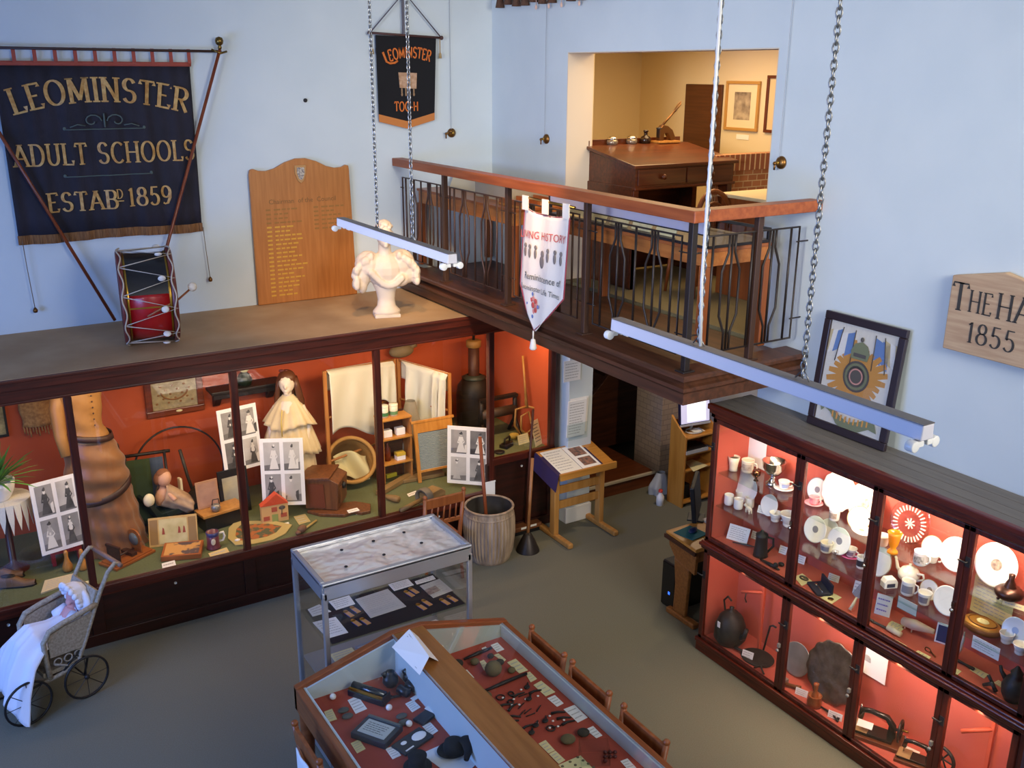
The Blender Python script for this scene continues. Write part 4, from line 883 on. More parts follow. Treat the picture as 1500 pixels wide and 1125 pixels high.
# sampler on the back wall
P = ony(215, 613, 8.85); t = thing('framed_sampler', 'brown-framed stitched sampler on the orange back wall, top cut by the cornice', 'picture', P, 0); w, h = .52, .42; f = .06
m = MB().box(0, -.03, 0, w, .005, f).box(0, -.03, h-f, w, .005, h).box(0, -.03, f, f, .005, h-f).box(w-f, -.03, f, w, .005, h-f); part('frame', m, wood('sampler_frame', '#5b2815', '#7b3a1f', 'x', .35, 2, .2), t, .008)
part('sampler', MB().box(f-.005, -.012, f-.005, w-f+.005, -.008, h-f+.005), mat('linen', '#a89a74', .9, 0, '#8d8060', 30), t)
m = MB(); m.tube([(.26+.12*math.cos(a), -.014, .235+.09*math.sin(a)) for a in [PI*1.05+PI*.9*k/14 for k in range(15)]], .008, 5)
for k in range(16): m.ell((.10+.021*k, -.013, .12+.2*((k*7) % 5)/5), (.012, .003, .01), 0, 6)
part('stitching', m, mat('stitch_brown', '#8a6038', .9), t); part('plaque', MB().ell((w*.55, -.032, .035), (.03, .004, .012), 0, 10), PAPERY, t)
# hoop, toy chair and doll pram
P = ony(268, 712, 8.55); t = thing('hoop', 'large thin iron toy hoop standing against the back wall behind the doll', 'hoop', (P.x, 8.62, FA))
part('ring', MB().tube([(.40*math.cos(a), .05*math.sin(a), .405+.40*math.sin(a)) for a in [2*PI*k/48 for k in range(48)]], .009, 6, 0, True), IRON, t); part('driving_stick', MB().tube([(.13, -.06, .0), (.06, -.02, .34), (.02, .0, .60)], .016, 6), mat('stick_iron', '#3b352c', .5), t)
P = G(225, 735); t = thing('folding_chair', 'small dark folding chair with green and blue canvas behind the doll', 'chair', (1.42, 8.42, FA), math.radians(-8))
FC = mat('chair_dark', '#1d1715', .5)
for x in (-.19, .19): part('side_rail', MB().tube([(x, -.12, 0), (x, .10, .68)], .014, 6), FC, t); part('leg', MB().tube([(x*.9, .14, 0), (x*.9, -.16, .34)], .012, 6), FC, t)
part('top_bar', MB().tube([(-.25, .095, .665), (.24, .095, .665)], .015, 6), FC, t)
part('canvas', MB().sheet(lambda u, v: (-.17+.23*u, -.13+.2*v+.02*math.sin(PI*v), .10+.53*v-.06*math.sin(PI*v)), 6, 10), mat('green_canvas', '#2c3d22', .9), t, sol=.004, label='dark green canvas'); part('canvas', MB().sheet(lambda u, v: (.06+.11*u, -.13+.2*v+.02*math.sin(PI*v), .10+.53*v-.06*math.sin(PI*v)), 3, 10), mat('blue_canvas', '#3c4a63', .9), t, sol=.004, label='blue canvas strip')
t = thing('doll_pram', 'dark green toy pram with cream arm pads carrying the seated doll', 'toy pram', (1.63, 8.34, FA), math.radians(12)); DG = mat('pram_green', '#1e2a20', .4)
part('body', MB().prism([(-.20, .16), (.22, .16), (.30, .27), (.26, .28), (.18, .21), (-.17, .21), (-.25, .34), (-.28, .33)], -.12, .12), DG, t, .004)
for y in (-.13, .13):
    for x in (-.17, .2): w_ = part('wheel', MB().lathe([(.075, -.005), (.082, 0), (.075, .005), (.066, 0), (.075, -.005)], 20, 0, T(x, y, .082) @ RX(PI/2)), BLACK, t); m = MB(); [m.tube([(x, y, .082), (x+.07*math.cos(a), y, .082+.07*math.sin(a))], .003, 4) for a in [PI*k/4 for k in range(8)]]; part('spokes', m, BLACK, w_)
part('axle', MB().box(-.19, -.12, .08, .22, .12, .10), DG, t)
CRM = mat('cream_pad', '#e8dfbe', .6)
part('arm_pad', MB().ell((-.26, -.10, .36), (.05, .035, .06)), CRM, t, label='cream pad'); part('arm_pad', MB().box(.10, .06, .21, .125, .12, .40), CRM, t, .008, label='cream pad')
t = thing('doll', 'old doll in a faded pink dress reclining on the dark toy pram', 'doll', (1.58, 8.31, FA+.22), math.radians(12)); t.scale = (1.2, 1.2, 1.2); t.rotation_euler.y = .38
SKIN = mat('doll_skin', '#d6a384', .5); m = MB()
m.ell((-.10, -.01, .20), (.05, .05, .06)).ell((-.10, -.045, .19), (.012, .012, .012)).ell((-.08, 0, .13), (.03, .03, .04)).ell((-.06, 0, .07), (.06, .055, .08)).tube([(.05, -.04, .03), (.15, -.05, .02), (.20, -.05, .03)], [.025, .02, .024]).tube([(.05, .04, .03), (.15, .05, .02), (.20, .05, .03)], [.025, .02, .024]).tube([(-.07, -.06, .11), (-.02, -.1, .07)], .018).tube([(-.07, .06, .11), (-.02, .1, .1), (.01, .11, .14)], .018)
b = part('figure', m, SKIN, t); q = b.modifiers.new('r', 'REMESH'); q.mode = 'VOXEL'; q.voxel_size = .006; q.use_smooth_shade = True
part('dress', MB().sheet(lambda u, v: (-.09+.21*v, (.075+.065*v)*math.cos(2*PI*u)*(1+.06*math.sin(u*50)), .085-.05*v+(.09-.02*v)*math.sin(2*PI*u)), 40, 10), mat('doll_dress', '#c0a283', .9, 0, '#a98a70', 20), t, sol=.003)
part('hair', MB().ell((-.105, .01, .225), (.052, .05, .045)).ell((-.13, .02, .19), (.03, .045, .05)), mat('doll_hair', '#8d5a3a', .8), t)
# boxes, mug, cards
TOYB = mat('toy_box_print', '#c9a86b', .7, 0, '#b08f55', 8)
P = G(262, 800); t = thing('picture_box_lid', 'open box lid printed with a pale landscape, propped behind the puzzle box', 'box lid', P+Vector((-.03, .04, 0)), math.radians(-16)); LM2 = RX(-.5)
part('panel', MB().box(-.20, 0, 0, .20, .015, .25, 0, LM2), TOYB, t, .003); part('picture', MB().box(-.115, -.002, .02, .115, 0, .23, 0, LM2), mat('landscape', '#c9bd8d', .7, 0, '#a99b67', 7), t)
m = MB().box(-.19, -.002, .02, -.125, 0, .23, 0, LM2).box(.125, -.002, .02, .19, 0, .23, 0, LM2); part('border', m, mat('box_border', '#8d6f45', .7), t)
m = MB(); [m.prism([(x-.012, .1), (x+.012, .1), (x+.006, .15), (x-.004, .16)], -.004, -.002, 'y', 0, LM2) for x in (-.08, .05, .09)]; part('figures', m, mat('box_red', '#8f3a2c', .7), t)
t = thing('puzzle_box', 'flat orange wooden puzzle box with a picture lid in front of the open lid', 'box', G(268, 810)+Vector((0, 0, 0)), math.radians(-20))
part('body', MB().box(-.16, -.13, 0, .16, .13, .045), mat('box_orange', '#a55a26', .5), t, .003); part('picture', MB().box(-.14, -.11, .045, .14, .11, .0465), mat('puzzle_print', '#d09a58', .6, 0, '#5a4a4c', 9, band=(.5, .58)), t)
t = thing('mug', 'purple and blue commemorative mug with a white handle', 'mug', G(313, 802)); r_ = .055
part('body', MB().lathe([(0, 0), (.062, 0), (.055, .01), (.05, .06), (.052, .15), (.047, .15), (.045, .02), (0, .015)], 24), mat('mug_purple', '#6e3540', .3), t); part('rim_band', MB().lathe([(.052, .115), (.0545, .13), (.0545, .152), (.05, .152)], 24), mat('mug_blue', '#3d3f6e', .3), t)
part('handle', MB().tube([(.05, 0, .12), (.09, 0, .125), (.10, 0, .085), (.085, 0, .05), (.05, 0, .05)], .011, 8), CHINA, t); part('portrait', MB().ell((-.01, -.052, .075), (.02, .004, .03), 0, 12), CHINAB, t)
card('yellowed strip label in front of the purple mug', [(305, 811), (332, 802), (336, 809), (309, 817)], mat('yellow_label', '#d6bd84', .8), n=1)
card('small white label at the front edge below the puzzle box', [(237, 827), (256, 822), (258, 829), (238, 834)], PAPERW, n=1, th=.01)
# stool, framed print, teapot
t = thing('wooden_stool', 'low dark bench with pale wooden top left of the second upright', 'bench', (1.98, 8.16, FA), math.radians(10)); part('top', MB().box(-.20, -.10, .14, .20, .10, .165), OAKZ, t, .004); part('base', MB().box(-.18, -.08, 0, .18, .08, .14), BLACK, t, .004)
t = thing('framed_print', 'pale pinkish framed print standing on the low bench behind the small teapot', 'picture', (1.90, 8.2, FA+.168), math.radians(6)); part('frame', MB().box(-.10, 0, 0, .10, .012, .25, 0, RX(-.12)), mat('print_frame', '#b98b66', .6), t, .003); part('print', MB().box(-.08, -.002, .02, .08, 0, .23, 0, RX(-.12)), mat('print_pink', '#bd9378', .7, 0, '#a9806a', 10), t)
t = thing('teapot', 'tiny silver toy teapot on the front of the low bench', 'teapot', (1.93, 8.10, FA+.167)); part('body', MB().lathe([(0, 0), (.03, 0), (.045, .03), (.035, .06), (.02, .068), (0, .07)], 16), PEWTER, t); part('handle', MB().tube([(-.03, 0, .06), (-.02, 0, .11), (.03, 0, .11), (.035, 0, .06)], .005, 6), BLACK, t)
t = thing('framed_picture', 'cream picture in a black frame half hidden behind the second upright', 'picture', (2.17, 8.3, FA), math.radians(6)); part('frame', MB().box(-.14, 0, 0, .14, .02, .43, 0, RX(-.12)), BLACK, t, .004); part('picture', MB().box(-.105, -.002, .05, .105, 0, .36, 0, RX(-.12)), mat('pale_view', '#b9b193', .7, 0, '#8d8f8c', 5), t)
# toy house and painted tray
t = thing('toy_house', 'small card toy house with red gabled roof at the front of the cabinet', 'toy house', G(404, 765), math.radians(-6)); HY = mat('house_wall', '#d9ab6b', .7)
part('wall', MB().box(-.12, 0, 0, .12, .07, .17), HY, t, .002); part('roof', MB().prism([(-.125, .17), (.125, .17), (.02, .275)], -.004, .074), mat('house_roof', '#cf4f2c', .6), t, .002); part('door', MB().box(-.03, -.003, .0, .025, 0, .08), mat('house_door', '#8f9a55', .7), t)
for x0, x1, z0, z1 in ((-.105, -.05, .03, .07), (.05, .105, .04, .08), (-.03, .02, .105, .15)): part('window', MB().box(x0, -.003, z0, x1, 0, z1), mat('house_win', '#b0533a', .7), t)
part('tree_print', MB().tube([(.06, -.003, .07), (.065, -.003, .15)], .004, 5).ell((.065, -.002, .135), (.03, .002, .02), 0, 8), mat('tree_ink', '#5a5048', .8), t)
P = [G(*p) for p in ((345, 765), (400, 764), (428, 770), (418, 783), (400, 792), (372, 798), (345, 800), (334, 790), (335, 775))]; c = sum(P, Vector())/len(P)
t = thing('painted_tray', 'flat painted board with orange and green pattern around the second upright', 'board', c); part('board', MB().prism([(p.x-c.x, p.y-c.y) for p in P], 0, .012, 'z'), mat('tray_ochre', '#b9a56a', .7), t, .003)
part('pattern', MB().prism([((p.x-c.x)*.72, (p.y-c.y)*.66+.01) for p in P], .012, .0135, 'z'), mat('tray_print', '#a8602e', .7, 0, '#55593f', 16, band=(.48, .56)), t); solo('label_card', 'little white tag lying on the painted board', 'card', MB().ell((0, 0, .014), (.025, .02, .008), 0, 10), PAPERW, G(348, 793)+Vector((0, .0, .0)))
solo('label_card', 'tiny white label at the foot of the toy house', 'card', MB().box(-.02, -.012, 0, .02, .012, .006), PAPERW, G(420, 767))
card('small picture card behind the toy rattle', [(430, 757), (447, 753), (455, 764), (438, 769)], mat('pic_card', '#b5a26c', .7), n=3)
t = thing('toy_rattle', 'brown toy lying with its pale stick handle at the front of the baize', 'toy', G(446, 778), math.radians(30)); part('head', MB().ell((-.03, 0, .035), (.05, .035, .035)).ell((-.08, 0, .02), (.03, .025, .02)), mat('toy_brown', '#75513a', .7), t); part('handle', MB().tube([(0, 0, .02), (.20, .03, .012)], .011, 7), mat('pale_stick', '#b59a5c', .6), t)
# wall shelf
P = ony(352, 590, 8.62); t = thing('wall_shelf', 'black wooden bracket shelf on the back wall with a pale flower ornament', 'shelf', (2.44, 8.86, 1.55)); BK = mat('shelf_black', '#171112', .5)
part('board', MB().box(-.32, -.22, 0, .36, -.0, .03), BK, t, .006); part('rail', MB().box(-.30, -.2, -.05, .34, -.18, 0), BK, t, .004)
for x in (-.24, .27): part('bracket', MB().prism([(-.19, 0), (-.01, 0), (-.01, -.17), (-.06, -.15), (-.17, -.04)], x-.03, x+.03, 'x'), BK, t, .004)
t = thing('ornament', 'dark vase with one pale flower on the black wall shelf', 'vase', (2.46, 8.75, 1.581)); part('vase', MB().lathe([(0, 0), (.06, 0), (.075, .05), (.05, .1), (.03, .12), (0, .12)], 16), mat('vase_green', '#1d2a1c', .3), t); part('flower', MB().ell((0, -.02, .17), (.05, .03, .05)), mat('flower_pale', '#d5d0a0', .8), t); part('stem', MB().tube([(0, 0, .1), (0, -.01, .15)], .006), mat('vase_green', '#1d2a1c', .3), t)
# mannequin
P = Vector((2.76, 8.42, FA)); t = thing('mannequin', 'pale-faced mannequin with long brown hair in a cream tiered cape and skirt', 'mannequin', P, math.radians(-28))
PALE = mat('mannequin_skin', '#e3d3bd', .55); m = MB()
m.tube([(0, 0, .15), (0, 0, .7), (0, 0, 1.12), (0, .0, 1.22), (0, -.005, 1.29), (0, -.015, 1.36)], [.14, .15, .15, .11, .05, .048], 16); HM = T(0, 0, 1.33) @ SCL(1.28, 1.28, 1.2) @ T(0, 0, -1.33)
for c_, r_ in (((0, -.02, 1.43), (.072, .088, .105)), ((0, -.05, 1.385), (.05, .055, .055)), ((0, -.106, 1.41), (.013, .02, .024)), ((0, -.094, 1.365), (.022, .016, .011)), ((0, -.088, 1.34), (.02, .018, .016))): m.ell(c_, r_, 0, 14, HM)
for s_ in (-1, 1): m.ell((s_*.03, -.092, 1.447), (.016, .008, .009), 0, 10, HM).ell((s_*.032, -.09, 1.465), (.022, .01, .006), 0, 10, HM); m.tube([(s_*.14, 0, 1.15), (s_*.22, -.02, .95), (s_*.2, -.1, .75)], [.05, .045, .035], 10)
t.scale = (.79, .79, .79)
b = part('figure', m, PALE, t); q = b.modifiers.new('r', 'REMESH'); q.mode = 'VOXEL'; q.voxel_size = .009; q.use_smooth_shade = True
CR = mat('cream_silk', '#d8c49a', .7, 0, '#cdb78a', 6, bump=.2, bsc=20, sheen=.3)
def cape(z0, z1, r0, r1, n, ph): return lambda u, v: ((r0+(r1-r0)*v**.8)*math.cos(2*PI*u)*(1+.07*v*math.sin(n*2*PI*u+ph)), (r0+(r1-r0)*v**.8)*.75*math.sin(2*PI*u)*(1+.07*v*math.sin(n*2*PI*u+ph)), z0+(z1-z0)*v-.03*v*math.sin(3*2*PI*u+ph))
part('skirt', MB().sheet(cape(.62, .02, .26, .30, 16, 0), 96, 8), CR, t, sol=.004); part('cape', MB().sheet(cape(1.28, .94, .07, .30, 14, 1), 96, 12), CR, t, sol=.004); part('cape', MB().sheet(cape(1.20, .60, .12, .335, 18, 2), 108, 12), CR, t, sol=.004)
part('collar', MB().lathe([(.06, 1.30), (.085, 1.27), (.12, 1.24)], 24, 0, SCL(1, .8, 1)), CR, t)
part('ribbon', MB().tube([(-.05, -.17, 1.16), (-.06, -.23, 1.02), (-.055, -.25, .86)], .018, 6, flat=.4), mat('ribbon_yellow', '#cdb45c', .6), t)
HR = mat('brown_hair', '#4e2a17', .45, 0, '#6b3d20', 18, (30, 30, 1)); m = MB()
m.ell((0, .0, 1.465), (.082, .092, .09), 0, 14, HM).ell((0, .05, 1.38), (.09, .06, .12), 0, 14, HM); r = random.Random(2)
for k in range(22):
    a = -.35+(PI+.7)*k/21; x, y = .085*math.cos(a), .02+.075*math.sin(a); e = .8+.25*r.random()
    m.tube([(x*1.1, y*1.1, 1.50), (x*1.35, y*1.3, 1.38), (x*1.7, y*1.7+.03, 1.2), (x*1.95, y*1.9+.06, .98+.1*r.random())], [.026, .032, .032, .014], 7)
part('hair', m, HR, t); part('hair_bow', MB().ell((-.05, -.02, 1.59), (.035, .012, .02)).ell((.0, -.02, 1.59), (.02, .012, .015)).ell((-.09, -.0, 1.42), (.02, .01, .03)), mat('bow_red', '#5c1f1a', .6), t)
# clothes horse with laundry
WD = wood('airer_wood', '#a5682e', '#b87a3c', 'z', .5, 3)
def on2(px, py, y): return ony(px, py, y)
t = thing('clothes_airer', 'wooden folding clothes airer hung with white laundry', 'clothes airer', (3.3, 8.45, FA)); O = Vector((3.3, 8.45, FA))
def post(px0, py0, y, px1=None):
    a = on2(px0, py0, y); return MB().tube([a-O, Vector((a.x+.02, a.y-.02, FA))-O], .017, 6)
A1, A2, A3, A4 = on2(475, 545, 8.35), on2(577, 527, 8.72), on2(583, 527, 8.72), on2(658, 548, 8.25)
for nm, a in (('post', A1), ('post', A2), ('post', A3), ('post', A4)): part(nm, MB().box(-.018, -.012, FA-O.z, .018, .012, a.z-O.z+.01, 0, T(a.x-O.x, a.y-O.y, 0)), WD, t, .003)
for a, b in ((A1, A2), (A3, A4)):
    for f in (1, .62, .25):
        p = Vector((a.x, a.y, FA+(a.z-FA)*f)); q = Vector((b.x, b.y, FA+(b.z-FA)*f)); part('rail', MB().tube([p-O, q-O], .012, 6), WD, t)
LIN = mat('white_linen', '#dedbc8', .9, bump=.15, bsc=30)
def laundry(name, label, a, b, u0, u1, f0, drop, off=.03, fold=.012, nn=5, tap=0):
    """cloth folded over a rail between a and b, hanging on the room side and a little behind"""
    d = (b-a); nrm = Vector((d.y, -d.x, 0)).normalized()
    if nrm.y > 0: nrm = -nrm
    base = a+d*u0+Vector((0, 0, 0)); dd = d*(u1-u0)
    def fn(u, v):
        s_ = v*(drop+.22)-.2
        z = -abs(s_)+(.0 if abs(s_) > .02 else .015); o = off if s_ > .015 else (-off if s_ < -.015 else 0)
        uu = u if tap == 0 or s_ < 0 else .5*tap+(u-.0)*(1-tap)
        cut = drop*.12*math.sin(u*PI*1.3+.5)*max(0, s_/drop)
        p = base+dd*uu+Vector((0, 0, z*(1 if s_ > 0 else 1)+cut))+nrm*(o+fold*math.sin(u*nn*2*PI+s_*4)*min(1, max(0, s_)*4))
        return p-base
    o = solo(name, label, 'laundry', MB().sheet(fn, 40, 30), LIN, base, group='white laundry on the airer', sol=.004); return o
laundry('sheet', 'large white linen sheet on the left panel of the airer', A1+Vector((0, 0, .0)), A2, .03, .66, 1, .64, .035, .008, 2)
laundry('towel', 'narrow white linen piece at the right of the left airer panel', A1, A2, .70, .97, 1, .42, .035, .01, 2)
laundry('nightshirt', 'white nightshirt drooping from the right panel of the airer', A3, A4, .02, .97, 1, .62, .035, .03, 2, .35)
laundry('cloth', 'crumpled white cloth over the right end of the airer', A3, A4, .72, .98, 1, .58, .06, .025, 2)
# basket
WIC = mat('wicker', '#a87c3c', .8, 0, '#7d5724', 30, (4, 4, 14), bump=.6, bsc=50)
t = thing('wicker_basket', 'round wicker basket tipped toward the room with cream cloth inside', 'basket', G(520, 712)+Vector((0, .14, .20)), math.radians(-10)); TM = RX(math.radians(58)) @ RY(.1)
part('body', MB().lathe([(0, -.12), (.15, -.12), (.19, -.02), (.225, .12), (.215, .125), (.18, -.01), (.14, -.10), (0, -.10)], 32, 0, TM @ SCL(1.05, 1, 1)), WIC, t); part('rim', MB().tube([TM @ Vector((.235*math.cos(a), .222*math.sin(a), .125)) for a in [2*PI*k/40 for k in range(40)]], .02, 8, 0, True), mat('wicker_rim', '#b88a48', .8, bump=.5, bsc=60), t)
part('lining_cloth', MB().sheet(lambda u, v: TM @ Vector((-.16+.33*u, -.17+.24*v+.03*math.sin(u*5), .03+.05*math.sin(u*7+v*4)+.06*v)), 16, 14), mat('cream_cotton', '#d9cf9f', .9), t, sol=.004)
# knife cleaner box, bellows, shelf of tins, washboard
KB = wood('knife_box', '#5a3217', '#774622', 'z', .45, 3); t = thing('wooden_box', 'dark wooden box churn with a tapered body standing on a shaped board', 'box', G(484, 748)+Vector((0, .12, .035)), math.radians(-38))
part('body', MB().prism([(-.14, 0), (.16, 0), (.18, .26), (.10, .30), (-.17, .28)], -.15, .15), KB, t, .006); part('lid', MB().prism([(-.19, .28), (.10, .305), (.10, .325), (-.19, .30)], -.17, .17), KB, t, .004)
part('front_panel', MB().box(.155, -.11, .05, .18, .11, .2), KB, t, .004); part('boss', MB().lathe([(0, 0), (.04, 0), (.03, .03), (0, .035)], 6, 0, T(.175, .0, .19) @ RY(PI/2)), BLACK, t); part('side_panel', MB().prism([(-.10, .02), (.05, .02), (.04, .25), (-.11, .25)], -.158, -.15), mat('panel_red', '#6d3116', .5), t)
P = [G(*p) for p in ((450, 752), (490, 742), (520, 738), (543, 742), (543, 752), (530, 755), (518, 753), (505, 758), (470, 757))]; c = sum(P, Vector())/len(P); t = thing('shaped_board', 'flat dark wooden board with a curved handle beneath the box churn', 'board', c); part('board', MB().prism([(p.x-c.x, p.y-c.y) for p in P], 0, .03, 'z'), KB, t, .005)
card('white label lying on the handle of the shaped board', [(508, 748), (523, 744), (527, 748), (511, 752)], PAPERW, z=FA+.032, n=1)
P = Vector((3.75, 8.28, FA)); t = thing('shelf_unit', 'narrow open wooden shelf unit holding old tins right of the third upright', 'shelf unit', P)
for x in (-.15, .15): part('side', MB().box(x-.01, -.09, 0, x+.01, .09, .66), WD, t, .002)
for z in (.20, .46, .66): part('shelf', MB().box(-.16, -.10, z, .16, .1, z+.018), PINEX, t, .002)
part('back', MB().box(-.15, .08, 0, .15, .09, .7), DARKW, t)
for x, l, c1 in ((-.09, 'green banded white tin, left one on top of the shelf unit', '#3f7a4a'), (.01, 'green banded white tin, right one on top of the shelf unit', '#5b8a5a')):
    k = thing('tin', l, 'tin', P+Vector((x, 0, .679)), 0, 'old tins'); part('body', MB().lathe([(0, 0), (.042, 0), (.042, .11), (0, .11)], 18), CHINAB, k); part('band', MB().lathe([(.043, .015), (.0432, .05)], 18), mat('band'+c1, c1, .5), k); part('lid', MB().lathe([(.044, .10), (.044, .12), (0, .122)], 18), CHINAB, k)
for x, l in ((-.08, 'white soap carton, left one on the middle shelf'), (.06, 'white soap carton, right one on the middle shelf')): solo('carton', l, 'carton', MB().box(-.045, -.035, 0, .045, .035, .07), PAPERW, P+Vector((x, -.02, .479)), group='soap cartons', bv=.003)
k = thing('carton', 'yellow topped white carton on the lowest shelf of tins', 'carton', P+Vector((.05, -.03, .219))); part('box', MB().box(-.045, -.035, 0, .045, .035, .06), PAPERW, k); part('lid', MB().box(-.047, -.037, .045, .047, .037, .075), mat('yellow_lid', '#d2b13c', .6), k)
solo('bottle', 'dark red bottle at the left of the lowest shelf of tins', 'bottle', MB().lathe([(0, 0), (.032, 0), (.032, .12), (.012, .16), (.012, .19), (0, .19)], 14), mat('red_bottle', '#6c2a18', .3), P+Vector((-.07, .0, .219)))
solo('packet', 'yellow soap packet lying beside the third upright', 'packet', MB().box(-.06, -.03, 0, .06, .03, .04), mat('yellow_packet', '#c9bb2e', .6), G(572, 698), .15, bv=.004)
t = thing('washboard', 'wooden washboard with ribbed grey glass panel beside the photo board', 'washboard', (4.115, 8.06, FA), math.radians(-3)); WM = RX(-.16)
for x in (-.19, .19): part('side', MB().box(x-.018, -.012, 0, x+.018, .012, .60, 0, WM), PINE, t, .003)
part('top_rail', MB().box(-.23, -.016, .60, .23, .016, .625, 0, WM).box(-.175, -.012, .50, .175, .012, .60, 0, WM), PINE, t, .003); part('bottom_rail', MB().box(-.175, -.012, .10, .175, .012, .125, 0, WM), PINE, t, .003)
part('ribbed_panel', MB().sheet(lambda u, v: WM @ Vector((-.175+.35*u, -.004-.004*math.sin(v*170), .12+.39*v)), 2, 170), mat('ribbed_glass', '#8b9795', .25), t)
t = thing('laundry_sack', 'pale cloth sack slumped between the shelf unit and the washboard', 'sack', (4.0, 8.40, FA)); part('body', MB().sheet(ring([(.09, .08, 0, 0, 0), (.13, .1, 0, 0, .15), (.12, .1, .01, 0, .4), (.08, .07, 0, 0, .62), (.05, .05, 0, 0, .75)], 7, .1), 40, 24), mat('sack_cloth', '#a39a86', .95, 0, '#8e8674', 8), t)
# timber tools on the baize
t = thing('wooden_mallet', 'old wooden posser head with bound grey stick on the baize below the washboard', 'tool', G(626, 735)+Vector((0, 0, .05)), math.radians(20)); OW = wood('old_wood', '#7d6238', '#957647', 'x', .7, 4)
part('head', MB().prism([(-.06, -.05), (.18, -.05), (.19, .02), (.12, .07), (-.06, .06)], -.07, .05), OW, t, .01); part('ring', MB().lathe([(.085, -.04), (.09, 0), (.085, .04), (.07, .04), (.07, -.04), (.085, -.04)], 20, 0, T(-.05, -.01, .02) @ RY(PI/2)), mat('grey_ring', '#6e675b', .7), t)
part('handle', MB().tube([(-.08, 0, 0), (-.34, .02, -.025)], .022, 8), OW, t)
solo('wooden_beam', 'long grey-brown wooden bar lying diagonally behind the posser head', 'tool', MB().box(-.36, -.035, 0, .36, .035, .05), OW, G(590, 710)+Vector((0, .05, 0)), .5, bv=.008)
solo('wooden_plank', 'short wooden plank lying between the shelf unit and the photo board', 'tool', MB().box(-.25, -.06, 0, .2, .06, .04), OW, G(625, 702)+Vector((0, .05, 0)), -.08, bv=.008)
solo('wooden_peg', 'small tapered wooden peg at the front of the baize by the third upright', 'tool', MB().lathe([(0, 0), (.03, .0), (.035, .05), (.02, .15), (0, .16)], 10, 0, RY(PI/2)), OW, G(590, 735)+Vector((-.04, 0, .032)), 2.1)
card('white label on the baize beside the posser head', [(596, 724), (609, 719), (612, 723), (599, 728)], PAPERW, n=1)
card('white label at the front right corner of the baize', [(520, 750), (527, 748), (529, 752), (522, 754)], PAPERW, n=1)
# copper boiler
P = Vector((4.80, 8.52, .802)); t = thing('boiler', 'dark domed iron boiler with a tall flue behind the last photo board', 'boiler', P); CI = mat('cast_iron', '#16110d', .55, .2, '#231a12', 6)
t.scale = (.72, .72, .72)
part('body', MB().lathe([(0, 0), (.24, 0), (.26, .1), (.26, .5), (.24, .62), (.16, .74), (.09, .78), (0, .78)], 28), CI, t); part('flue', MB().lathe([(.09, .76), (.085, .8), (.08, 1.2), (0, 1.2)], 20), mat('flue', '#4b2a1c', .5, .3), t); part('band', MB().lathe([(.08, 1.2), (.11, 1.21), (.11, 1.30), (.085, 1.31), (0, 1.31)], 20), mat('tan_band', '#8d6a33', .6), t); part('knob', MB().lathe([(0, 1.31), (.02, 1.31), (.018, 1.42), (.03, 1.44), (0, 1.46)], 12), BLACK, t)
part('tap', MB().tube([(0, -.25, .28), (0, -.32, .28), (0, -.32, .22)], .018, 8), BRASS, t); part('window', MB().box(-.07, -.265, .08, .07, -.24, .22), BLACK, t, .01); part('lid', MB().lathe([(.17, .735), (.18, .75), (.1, .79)], 24), mat('lid_green', '#2e352b', .5), t)
solo('stone_bottle', 'grey-brown stoneware hot bottle hung high on the back wall above the airer', 'bottle', MB().ell((0, 0, 0), (.14, .06, .07)).lathe([(0, .1), (.03, .1), (.03, .17), (0, .17)], 12, 0, RY(PI/2-.3)), mat('stoneware', '#7a6a4a', .6), ony(588, 514, 8.75), .0)
# right-hand raised section
FB = .802
def GB(px, py): return onz(px, py, FB)
t = thing('carpet_beater', 'looped cane carpet beater propped in the right end of the cabinet', 'carpet beater', (5.05, 7.86, FB+.0), math.radians(-10)); CANE = mat('cane', '#ab7f3e', .5, 0, '#93692f', 12); m = MB()
m.tube([(.0, .02, .36), (-.12, .02, .34), (-.14, .0, .18), (-.06, .0, .04), (.06, .0, .12), (.02, .02, .30), (-.06, .02, .26), (-.07, .0, .12), (.04, .0, .03), (.13, .0, .14), (.12, .02, .32), (.0, .02, .36)], .012, 7)
part('loops', m, CANE, t); part('handle', MB().tube([(0, .02, .34), (.0, .08, .60), (.0, .14, .86)], [.02, .013, .012], 8), CANE, t)
card('yellow notice tilted at the right end of the cabinet', [(784, 651), (797, 655), (797, 655.5), (784, 651.5)], PAPERY, FB) if 0 else standcard('yellow notice standing at the far right end of the cabinet', 790, 652, FB, .13, .26, 25, .25, PAPERY, 6, name='notice', ink=INK)
standcard('small cream card standing left of the posser rod in the raised end section', 768, 650, FB, .14, .10, 8, .3, PAPERY, 4)
t = thing('mangle', 'dark iron mangle frame in the raised end section of the cabinet', 'machine', (4.86, 8.12, FB)); 
for x in (-.2, .2): part('side_frame', MB().tube([(x, -.12, 0), (x, 0, .18), (x, .12, 0)], .02, 6).tube([(x, 0, .15), (x, 0, .42)], .025, 8), CI, t)
part('roller', MB().lathe([(0, -.2), (.05, -.2), (.05, .2), (0, .2)], 16, 0, T(0, 0, .26) @ RY(PI/2)), mat('dark_roller', '#3d2c1c', .6), t); part('top_bar', MB().box(-.22, -.03, .40, .22, .03, .43), CI, t)
t = thing('flat_iron', 'dark old flat iron in front of the mangle', 'iron', GB(745, 655)+Vector((0, .03, 0)), .5); part('body', MB().prism([(-.08, -.045), (.05, -.045), (.11, 0), (.05, .045), (-.08, .045)], 0, .035, 'z'), CI, t, .004); part('handle', MB().tube([(-.05, 0, .03), (-.05, 0, .09), (.05, 0, .09), (.05, 0, .03)], .011, 7), CI, t)
